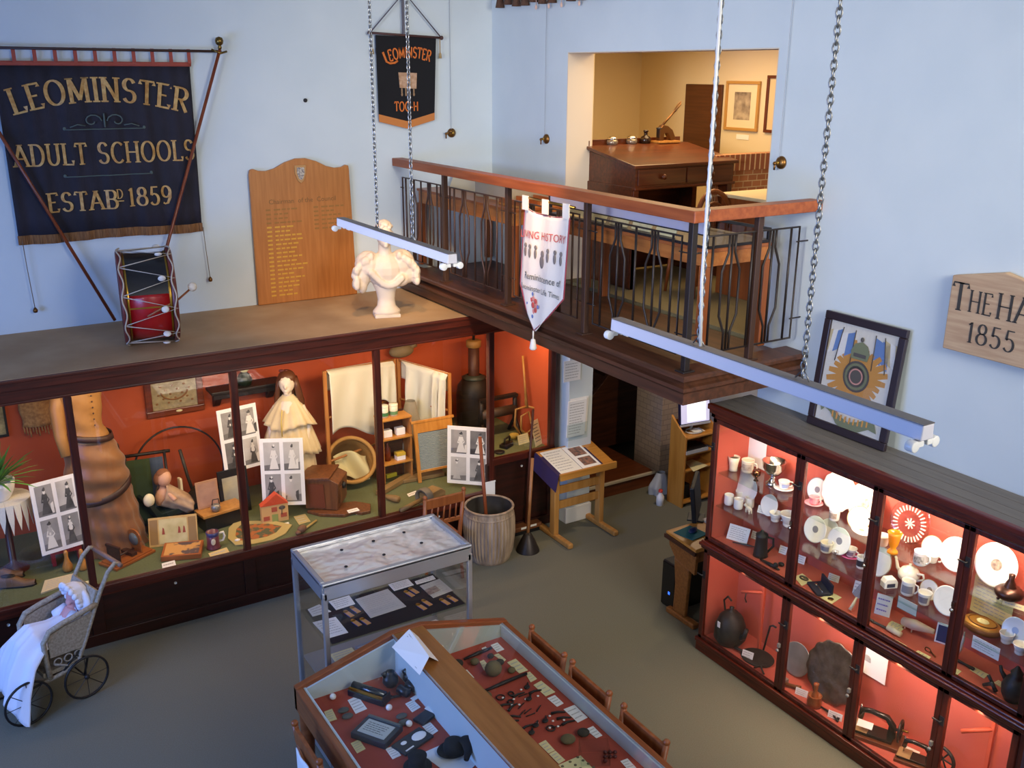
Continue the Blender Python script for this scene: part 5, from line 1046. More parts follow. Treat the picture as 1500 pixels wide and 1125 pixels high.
solo('bowl', 'small yellow bowl behind the flat iron', 'bowl', MB().lathe([(0, 0), (.03, 0), (.05, .05), (.045, .05), (.02, .01), (0, .01)], 16), mat('yellow_bowl', '#bba04c', .5), GB(757, 645)+Vector((0, .05, 0)))
solo('saucer', 'dark little saucer at the left front of the raised section', 'saucer', MB().lathe([(0, 0), (.04, 0), (.055, .012), (0, .008)], 16), IRON, GB(733, 664)+Vector((.0, .02, 0)))
# ================================================================= things standing on the hall floor
# ---- metal-framed glass case with foil-lined top
X0, X1, Y0, Y1, ZT = 1.807, 2.863, 5.117, 5.686, 1.40
FOIL = mat('foil', '#f6ecdf', .28, .45, bump=.3, bsc=9)
t = thing('glass_showcase', 'aluminium framed glass showcase with a crinkled foil-lined top and medal shelf', 'showcase', ((X0+X1)/2, (Y0+Y1)/2, 0)); hx, hy = (X1-X0)/2, (Y1-Y0)/2
for sx in (-1, 1):
    for sy in (-1, 1): part('post', MB().cbox((sx*(hx-.017), sy*(hy-.017), ZT/2-.03), (.034, .034, ZT-.07)), ALU, t, .006)
for z0, z1 in ((1.285, ZT-.01), (.03, .09)):
    for s_ in (-1, 1): part('rail', MB().box(-hx+.01, s_*(hy-.012)-.012, z0, hx-.01, s_*(hy-.012)+.012, z1), ALU, t, .004); part('rail', MB().box(s_*(hx-.012)-.012, -hy+.01, z0, s_*(hx-.012)+.012, hy-.01, z1), ALU, t, .004)
m = MB().box(-hx, -hy, ZT-.03, hx, -hy+.035, ZT).box(-hx, hy-.035, ZT-.03, hx, hy, ZT).box(-hx, -hy+.035, ZT-.03, -hx+.035, hy-.035, ZT).box(hx-.035, -hy+.035, ZT-.03, hx, hy-.035, ZT); part('top_rim', m, ALU, t, .008)
r = random.Random(4)
def foil(u, v): x, y = -hx+.03+(2*hx-.06)*u, -hy+.03+(2*hy-.06)*v; q = Vector((x*7, y*9, .3)); return (x, y, ZT-.028+.007*noise.noise(q)+.004*noise.noise(q*2.7)+.002*noise.noise(q*6))
part('foil_lining', MB().sheet(foil, 90, 50), FOIL, t)
for k, (u, v) in enumerate(((.28, .72), (.5, .74), (.72, .76), (.22, .32), (.48, .36), (.75, .4))): part('hole', MB().lathe([(0, 0), (.011, 0), (.011, .006), (0, .006)], 10, 0, T(-hx+2*hx*u, -hy+2*hy*v, ZT-.022)), BLACK, t)
for s_ in (-1, 1): part('glass_pane', MB().box(-hx+.034, s_*(hy-.015)-.002, .09, hx-.034, s_*(hy-.015)+.002, 1.285), PANE, t); part('glass_pane', MB().box(s_*(hx-.015)-.002, -hy+.034, .09, s_*(hx-.015)+.002, hy-.034, 1.285), PANE, t)
ZS, ZL = .945, .60
part('shelf', MB().box(-hx+.03, -hy+.03, ZS-.008, hx-.03, hy-.03, ZS), PANEL, t); part('cloth', MB().box(-hx+.06, -hy+.04, ZS, hx-.04, hy-.05, ZS+.004), mat('black_velvet', '#1c1b20', .9), t)
part('shelf', MB().box(-hx+.03, -hy+.03, ZL-.008, hx-.03, hy-.03, ZL), mat('grey_shelf', '#8d8f8f', .6), t); part('floor_panel', MB().box(-hx+.03, -hy+.03, .06, hx-.03, hy-.03, .09), mat('grey_shelf', '#8d8f8f', .6), t)
GC = 'cards on the showcase shelf'; z = ZS+.005
def c4(label, l, mt=PAPERW, n=4, ox=480, oy=830, k=6.818, zz=None, nm='label_card', grp=GC): return card(label, [(ox+a/k, oy+b/k) for a, b in l], mt, z if zz is None else zz, .003, n, nm, grp)
c4('small pale card at the far left of the medal shelf', [(-200, 430), (-85, 380), (35, 450), (-150, 500)], n=3); c4('white card left of the newspaper sheet on the medal shelf', [(10, 350), (215, 290), (275, 375), (85, 435)])
c4('large blue-white card at the front left of the medal shelf', [(-150, 560), (80, 505), (205, 660), (0, 720)], n=6); c4('white card above the right-hand medals', [(605, 180), (800, 125), (860, 185), (665, 245)])
c4('long white card at the far right corner of the medal shelf', [(870, 150), (1050, 90), (1080, 125), (890, 180)], n=2); c4('newspaper cutting with brown photograph at the right of the medal shelf', [(920, 195), (1115, 125), (1250, 240), (1055, 315)], mat('newsprint', '#c3bfb8', .85), 5, nm='newspaper_cutting')
c4('large grey newspaper sheet in the middle of the medal shelf', [(275, 330), (600, 225), (785, 400), (430, 515)], mat('newsprint', '#c3bfb8', .85), 9, nm='newspaper_sheet')
P = [onz(480+a/6.818, 830+b/6.818, z+.005) for a, b in ((965, 235), (1075, 190), (1130, 235), (1015, 285))]; c = sum(P, Vector())/4; solo('photograph', 'brown photograph printed on the newspaper cutting', 'photograph', MB().add([p-c for p in P], [(0,1,2,3)]), mat('brown_photo', '#75625f', .6, 0, '#a9968c', 30), c, sol=.0006)
med = thing('medal', 'gold medal on buff ribbon, back left of the left-hand group of four', 'medal', (0, 0, 0), 0, 'medals on the showcase shelf')
part('disc', MB().lathe([(0, 0), (.016, 0), (.016, .004), (0, .005)], 16, 0, T(0, .032, .001)), BRASS, med); part('ribbon', MB().box(-.016, -.05, 0, .016, .02, .003), mat('buff_ribbon', '#c9955a', .8), med); part('ribbon_edge', MB().box(-.0185, -.05, 0, -.016, .02, .0032).box(.016, -.05, 0, .0185, .02, .0032), mat('blue_ribbon', '#22388c', .8), med)
for k, (px, py, l) in enumerate(((205, 470, 'back left of the left-hand group of four'), (270, 430, 'back right of the left-hand group of four'), (280, 560, 'front left of the left-hand group of four'), (370, 545, 'front right of the left-hand group of four'), (810, 270, 'left one of the pair below the white card at back'), (855, 240, 'right one of the pair below the white card at back'), (930, 400, 'left one of the front pair right of the newspaper sheet'), (985, 360, 'right one of the front pair right of the newspaper sheet'), (1165, 350, 'left one of the pair below the newspaper cutting'), (1240, 320, 'right one of the pair below the newspaper cutting'))):
    p = onz(480+px/6.818, 830+py/6.818, z); l = 'gold medal on buff ribbon, '+l
    if k == 0: med.location = p; med.rotation_euler.z = .2; med['label'] = l
    else: copy_thing(med, p, .2, l)
zl = ZL+.002
c4('long white printed card on the lower shelf of the metal showcase', [(700, 660), (1080, 530), (1190, 580), (760, 720)], zz=zl, n=3); c4('cream card on the lower shelf beside the metal post', [(20, 880), (240, 810), (300, 880), (80, 960)], PAPERY, 3, zz=zl)
c4('brown envelope on the lower shelf of the metal showcase', [(460, 740), (700, 655), (760, 700), (500, 800)], mat('brown_paper', '#8d7646', .8), 2, zz=zl); c4('bluish sheet on the lower shelf of the metal showcase', [(270, 800), (440, 740), (490, 800), (310, 870)], mat('bluish_sheet', '#7d8a99', .7), 2, zz=zl)
# ---- double-sloped table showcase
ZF = .765; YF, YN = 4.985, 2.5; LX, RX_, EZ, RZ_ = 1.545, 3.03, .86, 1.03; xm0, xm1 = 2.185, 2.395
t = thing('table_showcase', 'long double-sloped wooden table showcase with red linings in the foreground', 'showcase', (2.29, 3.74, 0)); O = Vector((2.29, 3.74, 0)); ox, oy = -2.29, -3.74
def bo(a, b, c, d, e, f, mb=None): return (mb or MB()).box(a+ox, b+oy, c, d+ox, e+oy, f)
CASEW = wood('case_wood', '#7a3f1d', '#945328', 'y', .35, 2.5, .2); CASEX = wood('case_wood_end', '#7d411e', '#92512a', 'x', .35, 2.5, .2)
part('side_rail', bo(LX, YN, .70, LX+.045, YF, EZ), CASEW, t, .006); part('side_rail', bo(RX_-.045, YN, .70, RX_, YF, EZ), CASEW, t, .006)
for y in (YF, YN+.045): part('end_panel', MB().prism([(LX+ox, .70), (RX_+ox, .70), (RX_+ox, EZ+.005), (xm1+ox, RZ_+.005), (xm0+ox, RZ_+.005), (LX+ox, EZ+.005)], y+oy-.045, y+oy), CASEX, t, .005)
part('ridge_board', bo(xm0, YN, RZ_-.025, xm1, YF-.045, RZ_), wood('ridge_wood', '#8f5a26', '#a56c33', 'y', .4, 2), t, .004)
WB = mat('case_white', '#c7d4d4', .6)
for a, b in ((LX+.045, LX+.06), (RX_-.06, RX_-.045)): part('lining', bo(a, YN+.05, ZF, b, YF-.045, EZ-.005), WB, t)
for a, b in ((xm0+.005, xm0+.02), (xm1-.02, xm1-.005)): part('lining', bo(a, YN+.05, ZF, b, YF-.045, RZ_-.025), WB, t)
m = MB().prism([(LX+.06+ox, ZF), (xm0+.005+ox, ZF), (xm0+.005+ox, RZ_-.03), (LX+.06+ox, EZ-.01)], YF-.06+oy, YF-.0455+oy); part('lining', m, WB, t)
m = MB().prism([(xm1-.005+ox, ZF), (RX_-.06+ox, ZF), (RX_-.06+ox, EZ-.01), (xm1-.005+ox, RZ_-.03)], YF-.06+oy, YF-.0455+oy); part('lining', m, mat('case_grey', '#a9b3ac', .6), t)
RED3 = mat('red_tray', '#a2412f', .85, 0, '#ab4a37', 3)
part('tray', bo(LX+.02, YN+.03, ZF-.04, xm0+.02, YF-.03, ZF), RED3, t); part('tray', bo(xm1-.02, YN+.03, ZF-.04, RX_-.02, YF-.03, ZF), RED3, t)
LIDG = glass('case_glass', '#fbfdfd', .8)
for a, za, b, zb in ((LX+.04, EZ-.002, xm0+.004, RZ_-.004), (RX_-.04, EZ-.002, xm1-.004, RZ_-.004)): part('glass_lid', MB().add([(a+ox, YN+.05+oy, za), (b+ox, YN+.05+oy, zb), (b+ox, YF-.046+oy, zb), (a+ox, YF-.046+oy, za)], [(0,1,2,3)]), LIDG, t)
part('metal_edge', bo(xm0-.006, YN+.05, RZ_-.004, xm0+.004, YF-.05, RZ_+.003), ALU, t); part('metal_edge', bo(RX_-.05, YN+.05, EZ-.003, RX_-.043, YF-.05, EZ+.004), ALU, t)
part('bottom_board', bo(LX+.01, YN+.01, .68, RX_-.01, YF-.01, .72), CASEW, t)
for x in (LX+.05, RX_-.05, 2.29):
    for y in (YF-.06, YN+.06): part('leg', MB().lathe([(.03, 0), (.028, .1), (.036, .4), (.045, .6), (.045, .70)], 12, 0, T(x+ox, y+oy, 0)), CASEX, t)
GT = 'cards in the table showcase'; zt = ZF+.002
def ct(label, l, mt=PAPERW, n=4, o=(430, 960, 6.818), nm='label_card', th=.002): return card(label, [(o[0]+a/o[2], o[1]+b/o[2]) for a, b in l], mt, zt, th, n, nm, GT)
L_ = (430, 960, 6.818); R_2 = (640, 920, 7.5); R_3 = (760, 1000, 6.25); L_2 = (540, 960, 6.818)
ct('white card between the long roller and the left rail of the table case', [(540, 450), (640, 405), (735, 535), (620, 585)]); ct('pale card near the left rail at the far end of the table case', [(305, 565), (385, 535), (435, 640), (345, 668)], PAPERY)
ct('cream card in front of the boxed plaque, left side of the table case', [(570, 880), (655, 840), (720, 935), (635, 980)], PAPERY); ct('white card between plaque and black hat', [(915, 935), (1000, 905), (1075, 1000), (990, 1040)])
ct('white card below the two black pots', [(365, 485), (445, 445), (520, 520), (435, 570)], o=L_2); ct('white card beside the pale divider above the bowler hat', [(535, 710), (615, 668), (695, 755), (620, 805)], o=L_2)
ct('white cloth sheet under the two black hats', [(520, 985), (760, 880), (1130, 1030), (900, 1260)], mat('white_sheet', '#d9dde0', .8), 0, o=L_2, nm='cloth')
PL = Vector((0, 0, zt)); BK2 = mat('black_pottery', '#1b1d24', .3); BF = mat('black_felt', '#0d0d10', .9)
def at(o, a, b, zz=None): return onz(o[0]+a/o[2], o[1]+b/o[2], zt if zz is None else zz)
for a, b, l, s_ in ((970, 300, 'round black pot at the far end of the table case, left one', .78), (1165, 270, 'black pot at the far end of the table case beside the pale divider', .7)):
    t = thing('pot', l, 'pot', at(L_, a, b)); part('body', MB().lathe([(0, 0), (.04*s_, 0), (.065*s_, .03), (.06*s_, .065), (.03*s_, .085), (.036*s_, .10), (0, .10)], 20), BK2, t); part('handle', MB().tube([(-.05*s_, 0, .07), (-.07*s_, 0, .10), (-.035*s_, 0, .105)], .008, 6), BK2, t)
t = thing('roller', 'long dark and silver roller instrument lying in the left half of the table case', 'instrument', at(L_, 750, 420), math.radians(-58)); t.scale = (.78, .78, .78); part('case', MB().box(-.16, -.055, 0, .16, .055, .05), BK2, t, .004)
part('cylinder', MB().lathe([(0, -.15), (.032, -.15), (.032, .15), (0, .15)], 18, 0, T(0, .01, .06) @ RY(PI/2)), mat('dark_metal', '#4a4d52', .25, .9), t); part('bar', MB().box(-.155, -.045, .05, .155, -.03, .07), BRASS, t); part('end_plate', MB().box(.16, -.05, 0, .17, .05, .075), BK2, t)
t = thing('boxed_plaque', 'dark box frame holding a printed plaque in the left half of the table case', 'plaque', at(L_, 835, 790), math.radians(-58)); t.scale = (.78, .78, .78); part('box', MB().box(-.15, -.12, 0, .15, .12, .05), mat('dark_box', '#2c3037', .4), t, .004); part('plaque', MB().box(-.115, -.085, .05, .115, .07, .054), mat('plaque', '#b9bdb4', .5), t); part('bar', MB().box(-.14, .09, .05, .14, .11, .062), mat('grey_bar', '#6f7470', .4, .5), t)
part('writing', lines(MB(), -.09, .09, -.06, .05, 5, lambda x, y: (x, y, .0546)), INK, t)
solo('figurine', 'small black figurine between the roller and the black pots', 'figurine', MB().ell((0, 0, .012), (.05, .018, .012)).ell((-.045, .0, .02), (.02, .02, .02)).tube([(.03, 0, .01), (.07, .04, .008)], .008), BK2, at(L_, 930, 420), -1.0)
t = thing('binoculars', 'small dark opera glasses with a pale tag below the black pots', 'binoculars', at(L_, 1140, 375), .3)
for s_ in (-1, 1): part('barrel', MB().lathe([(.022, -.04), (.03, -.035), (.024, .04), (0, .04)], 14, 0, T(s_*.034, 0, .03) @ RX(PI/2)), BK2, t)
part('bridge', MB().box(-.02, -.02, .025, .02, .02, .036), BK2, t); part('tag', MB().box(-.03, -.09, .0, .04, -.055, .004), PAPERW, t)
for a, b, l in ((955, 548, 'white glass marble right of the roller'), (1155, 710, 'white glass stopper left of the spectacle case'), (395, 440, 'white toggle at the far left corner of the table case')): solo('marble', l, 'small object', MB().ell((0, 0, .02), (.02, .02, .02)), CHINA, at(L_, a, b))
for a, b, l in ((1080, 620, 'grey lump in the middle of the left tray'), (1105, 680, 'dark lump beside the white glass stopper'), (500, 560, 'dull grey brooch near the left rail'), (540, 620, 'small dull brooch near the left rail')): solo('relic', l, 'small object', MB().ell((0, 0, .01), (.035, .025, .012)), mat('grey_relic', '#56564f', .6), at(L_, a, b))
t = thing('spectacle_case', 'dark flat case with white card lid near the divider of the table case', 'case', at(L_2, 605, 600), math.radians(22)); part('box', MB().box(-.10, -.04, 0, .12, .04, .02), BK2, t, .004); part('lid', MB().box(.01, -.045, .02, .125, .045, .025), PAPERW, t)
t = thing('picture_plate', 'dark plate with a white painted scene in front of the spectacle case', 'plate', at(L_, 1190, 870), math.radians(18)); part('plate', MB().box(-.11, -.06, 0, .11, .06, .015), mat('dark_slate', '#22262b', .4), t, .003); part('painting', MB().ell((.05, .0, .016), (.05, .035, .003)).box(-.09, -.045, .015, -.03, -.035, .0165).ell((-.05, .02, .016), (.02, .015, .002)), PAPERW, t)
t = thing('bowler_hat', 'black bowler hat on the white cloth in the table case', 'hat', at(L_2, 850, 960), 0); t.scale = (.68, .68, .68); part('crown', MB().lathe([(.085, .01), (.09, .05), (.075, .10), (.04, .125), (0, .13)], 24), BF, t); part('brim', MB().lathe([(.08, .012), (.125, .012), (.145, .028), (.125, .02), (.085, .02)], 28, 0, SCL(1, .8, 1)), BF, t)
t = thing('top_hat', 'black tall hat at the near end of the table case, left of the bowler', 'hat', at(L_2, 490, 1130), 0); t.scale = (.66, .66, .66); part('crown', MB().lathe([(.075, .01), (.07, .08), (.08, .13), (0, .13)], 22), BF, t); part('brim', MB().lathe([(.07, .01), (.12, .02), (.12, .026), (.07, .02)], 24), BF, t)
solo('funnel', 'black funnel-shaped fabric piece right of the bowler hat', 'funnel', MB().lathe([(.012, 0), (.02, .05), (.05, .10), (.065, .11)], 20, 0, T(0, 0, .05) @ RX(PI/2-.3)), BF, at(L_2, 975, 1120), 2.4, sol=.004)
t = thing('folded_card', 'folded white information card standing on the ridge board of the table case', 'card', (2.22, 4.66, RZ_+.001)); 
a, b = .145, .13
P1, P2, P3, P4, P5, P6 = (-.10, .15, .002), (-.085, -.20, .002), (.0, -.16, .075), (.03, .17, .075), (.09, .17, .002), (.075, -.13, .002)
part('leaf', MB().add([P1, P2, P3, P4], [(0,1,2,3)]), PAPERW, t, sol=.002); part('leaf', MB().add([P4, P3, P6, P5], [(0,1,2,3)]), PAPERW, t, sol=.002)
def lf(x, y): p = Vector(P1)*(1-x)*y+Vector(P2)*(1-x)*(1-y)+Vector(P4)*x*y+Vector(P3)*x*(1-y); return p+Vector((-.0012, 0, .0014))
part('writing', lines(MB(), .1, .9, .08, .92, 8, lambda u, v: lf(1-v, 1-u)), INKL, t)
# right tray
for l, q, mt in (('white card at the far right corner of the right tray', [(590, 190), (665, 160), (740, 235), (660, 268)], PAPERW), ('small pale card beside the upper iron bar of the right tray', [(490, 225), (535, 205), (560, 235), (510, 255)], PAPERW),
    ('cream card behind the dark lumps of the right tray', [(625, 300), (675, 280), (760, 350), (735, 372)], PAPERY), ('cream card between the round stones', [(470, 370), (515, 350), (580, 430), (520, 468)], PAPERY), ('large cream card near the right lining of the right tray', [(770, 380), (865, 338), (1000, 465), (905, 500)], PAPERY),
    ('grey card by the divider of the right tray', [(285, 480), (330, 458), (410, 545), (345, 577)], PAPER), ('cream card at the tip of the lower iron bar', [(970, 500), (1020, 480), (1100, 560), (1030, 598)], PAPERY), ('large cream card right of the iron finds', [(1060, 628), (1145, 580), (1300, 705), (1195, 752)], PAPERY),
    ('cream card by the divider left of the iron finds', [(570, 845), (640, 810), (730, 905), (660, 940)], PAPERY)): ct(l, q, mt, 3, R_2)
for l, q, mt in (('white card with a dark leaf-shaped find on it', [(260, 145), (330, 115), (410, 190), (350, 222)], PAPERW), ('large white card right of the lower iron finds', [(410, 245), (510, 205), (630, 320), (540, 367)], PAPERW), ('white card behind the grey sherds', [(610, 430), (680, 398), (765, 485), (710, 510)], PAPERW),
    ('narrow cream card by the divider near the bottom edge', [(0, 480), (40, 460), (120, 545), (75, 572)], PAPERY), ('cream card by the divider, upper of two touching', [(180, 560), (245, 527), (330, 620), (270, 650)], PAPERY), ('cream card by the divider, lower of two touching', [(275, 655), (335, 625), (425, 710), (365, 745)], PAPERY), ('white card by the right lining at the bottom edge', [(930, 720), (995, 695), (1075, 781), (1000, 800)], PAPERW)): ct(l, q, mt, 3, R_3)
t = ct('cream card with rows of round specimens at the bottom edge of the right tray', [(350, 760), (565, 668), (680, 790), (430, 900)], PAPERY, 0, R_3, 'specimen_card')
m = MB(); c = t.location
for i in range(3):
    for j in range(4): p = at(R_3, 400+i*70+j*48, 790-i*42+j*30-20)+Vector((0, 0, .003)); m.ell(p-c, (.009, .009, .004), 0, 8)
part('specimens', m, mat('specimen', '#6a5f48', .7), t)
STN = mat('stone', '#6f6446', .9, 0, '#5d5338', 14, bump=.2, bsc=40); STD = mat('dark_stone', '#3a352b', .9, 0, '#2c2822', 14)
def stone(o, a, b, r_, l, mt, sq=.75):
    r_ *= .74; solo('stone', l, 'stone', MB().ell((0, 0, r_*sq), (r_, r_*.95, r_*sq)), mt, at(o, a, b))
stone(R_2, 620, 520, .075, 'large round brown stone ball in the right tray', STN, .9); stone(R_2, 415, 400, .04, 'small tan stone ball near the far end of the right tray', STN); stone(R_2, 820, 490, .035, 'small tan stone ball beside the large cream card', STN); stone(R_2, 590, 330, .03, 'dark round lump behind the large stone ball', STD)
stone(R_2, 690, 400, .04, 'dark double lump right of the large stone ball', STD, .6); stone(R_2, 230, 420, .05, 'dark lump in the far left corner of the right tray', STD, .6); stone(R_2, 540, 770, .05, 'grey flint by the divider of the right tray', STN, .5)
stone(R_3, 450, 540, .06, 'tan sherd in the lower right tray', STN, .4); stone(R_3, 590, 480, .05, 'grey sherd behind the tan sherd', STD, .5)
for a, b, c_, d, l in ((300, 360, 600, 235, 'upper dark iron bar lying across the far end of the right tray'), (490, 725, 985, 515, 'lower long dark iron bar lying across the right tray')):
    p, q = at(R_2, a, b), at(R_2, c_, d); solo('iron_bar', l, 'iron find', MB().tube([(0, 0, .012), (q-p)*.5+Vector((0, 0, .014)), (q-p)+Vector((0, 0, .012))], [.008, .013, .01], 7), IRON, p)
finds = [(700, 770, 0), (815, 730, 1), (895, 745, 2), (990, 660, 3), (945, 745, 4), (1075, 710, 2), (1010, 790, 3), (810, 820, 1), (740, 860, 2), (930, 860, 4), (830, 880, 2), (1030, 960, 4), (1000, 920, 4), (1120, 890, 4), (840, 985, 2), (820, 1040, 2), (940, 940, 4), (1190, 1030, 3), (1330, 940, 2), (1440, 1050, 2), (1085, 1080, 3), (1310, 1090, 4), (1250, 1110, 0), (985, 1100, 2), (1040, 1160, 3), (1390, 1000, 2)]
shapes = [MB().tube([(.025*math.cos(a), .025*math.sin(a), .006) for a in [2*PI*k/16 for k in range(16)]], .004, 6, 0, True), MB().tube([(.016*math.cos(a), .02*math.sin(a), .006) for a in [2*PI*k/14 for k in range(14)]], .005, 6, 0, True),
    MB().tube([(-.04, .0, .007), (0, .006, .008), (.045, -.004, .007)], [.009, .007, .005], 6), MB().ell((0, 0, .008), (.022, .018, .008)).tube([(.01, 0, .008), (.04, .02, .006)], .006, 6), MB().tube([(-.03, -.01, .004), (.03, .012, .004)], .0035, 5)]
shm = [s_.mesh('find', IRON) for s_ in shapes]; dotm = MB().ell((0, 0, .006), (.008, .008, .004), 0, 8).mesh('dot', PAPERW)
for k, (a, b, i) in enumerate(finds):
    o = link('iron_find', shm[i], None, at(R_2, a, b), -.5+1.1*((k*37) % 7)/7); o['label'] = 'small dark %s among the iron finds of the right tray' % ('iron ring', 'oval iron buckle', 'iron fitting', 'hooked iron piece', 'thin iron pin')[i]; o['category'] = 'iron find'; o['group'] = 'iron finds shown as small dark '+('rings', 'oval buckles', 'fittings', 'hooked pieces', 'thin pins')[i]
for k, (a, b) in enumerate(((725, 775), (925, 685), (845, 790), (825, 855), (905, 850), (790, 905), (1110, 755), (975, 790), (1240, 975), (1275, 1030), (1330, 1090), (1100, 1050), (1240, 1105), (1395, 1020))):
    o = link('number_disc', dotm, None, at(R_2, a, b)); o['label'] = 'tiny round white number disc beside the iron finds'; o['category'] = 'label'; o['group'] = 'number discs in the right tray'
p = at(R_3, 690, 700); t = thing('acrylic_stand', 'clear acrylic box stand near the bottom edge of the right tray', 'stand', p, -.5); AC = glass('acrylic', '#f4f8f8', .3)
for q in (((-.08, -.06, 0), (.08, -.06, 0), (.08, -.06, .09), (-.08, -.06, .09)), ((-.08, .06, 0), (.08, .06, 0), (.08, .06, .09), (-.08, .06, .09)), ((-.08, -.06, 0), (-.08, .06, 0), (-.08, .06, .09), (-.08, -.06, .09)), ((.08, -.06, 0), (.08, .06, 0), (.08, .06, .09), (.08, -.06, .09))): part('panel', MB().quad(*q), AC, t, sol=.003)
for k in range(7): solo('bead', 'dark red bead in the cluster beside the acrylic stand', 'bead', MB().ell((0, 0, .01), (.012, .012, .010)), mat('red_bead', '#5c2420', .4), at(R_3, 790+(k % 3)*45, 650+(k//3)*40), group='dark beads by the acrylic stand')
# ---- wooden chairs round the table case
def chair(loc, rz, label, grp='wooden chairs tucked along the table showcase'):
    t = thing('wooden_chair', label, 'chair', loc, rz, grp); t.scale = (1, 1, .94); CW = MIDZ
    part('seat', MB().box(-.19, -.19, .43, .19, .19, .46), MIDW, t, .01)
    for sx in (-1, 1): part('leg', MB().tube([(sx*.165, .165, .43), (sx*.18, .185, 0)], [.02, .015], 8), CW, t); part('back_leg', MB().tube([(sx*.18, -.22, 0), (sx*.175, -.18, .45), (sx*.19, -.24, .93)], [.016, .02, .018], 8).ell((sx*.19, -.24, .94), .022, 0, 8), CW, t)
    part('top_rail', MB().box(-.185, -.25, .82, .185, -.225, .915), CW, t, .006); part('back_rail', MB().box(-.18, -.215, .62, .18, -.195, .66), CW, t, .004)
    for k in range(5): part('spindle', MB().tube([(-.12+.06*k, -.205, .64), (-.12+.06*k, -.235, .83)], .008, 6), CW, t)
    for sx in (-1, 1): part('stretcher', MB().tube([(sx*.175, .17, .2), (sx*.18, -.2, .2)], .011, 6), CW, t)
    return t
for y, l in ((4.57, 'wooden chair at the right of the table case, farthest of its row'), (4.10, 'wooden chair at the right of the table case, middle of its row'), (3.58, 'wooden chair at the right of the table case, nearest of its row')): chair((2.87, y, 0), PI/2, l)
chair((1.66, 4.42, 0), -PI/2, 'wooden chair tucked at the left side of the table case')
solo('white_cloth', 'white cloth hung over the left-hand wooden chair', 'cloth', MB().sheet(lambda u, v: (.004*math.sin(u*8), -.11+.22*u, -.33+.33*v), 10, 8), PAPERW, (1.385, 4.40, .80), sol=.006)
t = chair((3.62, 7.2, 0), 0, 'dark wooden chair with its back toward the room behind the metal showcase', None)
# ---- dolly tub, stick, broom, posser
RIBM = mat('weathered_zinc', '#b29a80', .7, .05, '#8a7662', 6, (3, 3, .6), bump=.2, bsc=30)
t = thing('dolly_tub', 'ribbed weathered dolly tub standing on the floor beside the metal showcase', 'tub', (4.21, 7.20, 0)); pr_ = [(.185, 0), (.20, .02), (.222, .12), (.24, .28), (.238, .40), (.225, .50), (.222, .535)]
def ribf(u, v):
    k = v*(len(pr_)-1); i = min(int(k), len(pr_)-2); f = k-i; rr = pr_[i][0]*(1-f)+pr_[i+1][0]*f; z = pr_[i][1]*(1-f)+pr_[i+1][1]*f
    rr += (.007*math.sin(u*2*PI*44) if .06 < z < .47 else 0); return (rr*math.cos(2*PI*u), rr*math.sin(2*PI*u), z)
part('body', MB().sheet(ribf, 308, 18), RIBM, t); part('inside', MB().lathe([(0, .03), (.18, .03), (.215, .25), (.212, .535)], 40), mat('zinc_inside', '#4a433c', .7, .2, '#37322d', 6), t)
part('rim', MB().tube([(.225*math.cos(a), .225*math.sin(a), .535) for a in [2*PI*k/40 for k in range(40)]], .012, 8, 0, True), RIBM, t); part('hoop', MB().lathe([(.226, .455), (.235, .46), (.235, .475), (.226, .48)], 40), RIBM, t)
a = ony(703, 640, 7.32); solo('dolly_stick', 'reddish wooden pole standing up in the ribbed dolly tub', 'pole', MB().tube([(4.19-a.x, 7.17-a.y, .05-a.z), (0, 0, 0)], .017, 8), wood('stick_red', '#85401f', '#9c5029', 'z', .5, 3), a)
solo('label_card', 'white card hung in a dark clip above the dolly tub', 'card', MB().box(-.055, 0, -.15, .055, .004, 0).box(-.06, -.003, 0, .06, .006, .012), PAPERW, ony(718, 707, 7.50))
t = thing('broom', 'long-handled broom with wooden head leaning against the end of the left cabinet', 'broom', onz(776, 782, 0)+Vector((0, .08, 0))); b0 = t.location; a = ony(781, 600, 7.47)
part('handle', MB().tube([(0, 0, .07), a-b0], .012, 8), wood('broom_handle', '#4d2414', '#5d2d19', 'z', .5, 3), t); part('head', MB().box(-.16, -.06, .035, .16, .05, .085), wood('broom_head', '#6a3c1c', '#7d4a26', 'x', .5, 3), t, .01); part('bristles', MB().box(-.155, -.055, 0, .155, .045, .036), BLACK, t); part('tag', MB().box(-.09, -.065, .06, -.03, -.061, .08).box(.02, -.065, .065, .09, -.061, .085), PAPER, t)
p = onz(773, 806, 0); t = thing('posser', 'wash posser with pale pole and dark copper cone standing in front of the broom', 'posser', p); a = ony(780, 671, 7.25)
part('cone', MB().lathe([(.115, 0), (.11, .02), (.075, .10), (.04, .17), (.02, .19), (.0, .19)], 24), mat('dark_copper', '#3b3430', .45, .6), t); part('handle', MB().tube([(0, 0, .17), a-p], .016, 8), wood('pale_pole', '#94623a', '#a87246', 'z', .5, 3), t)
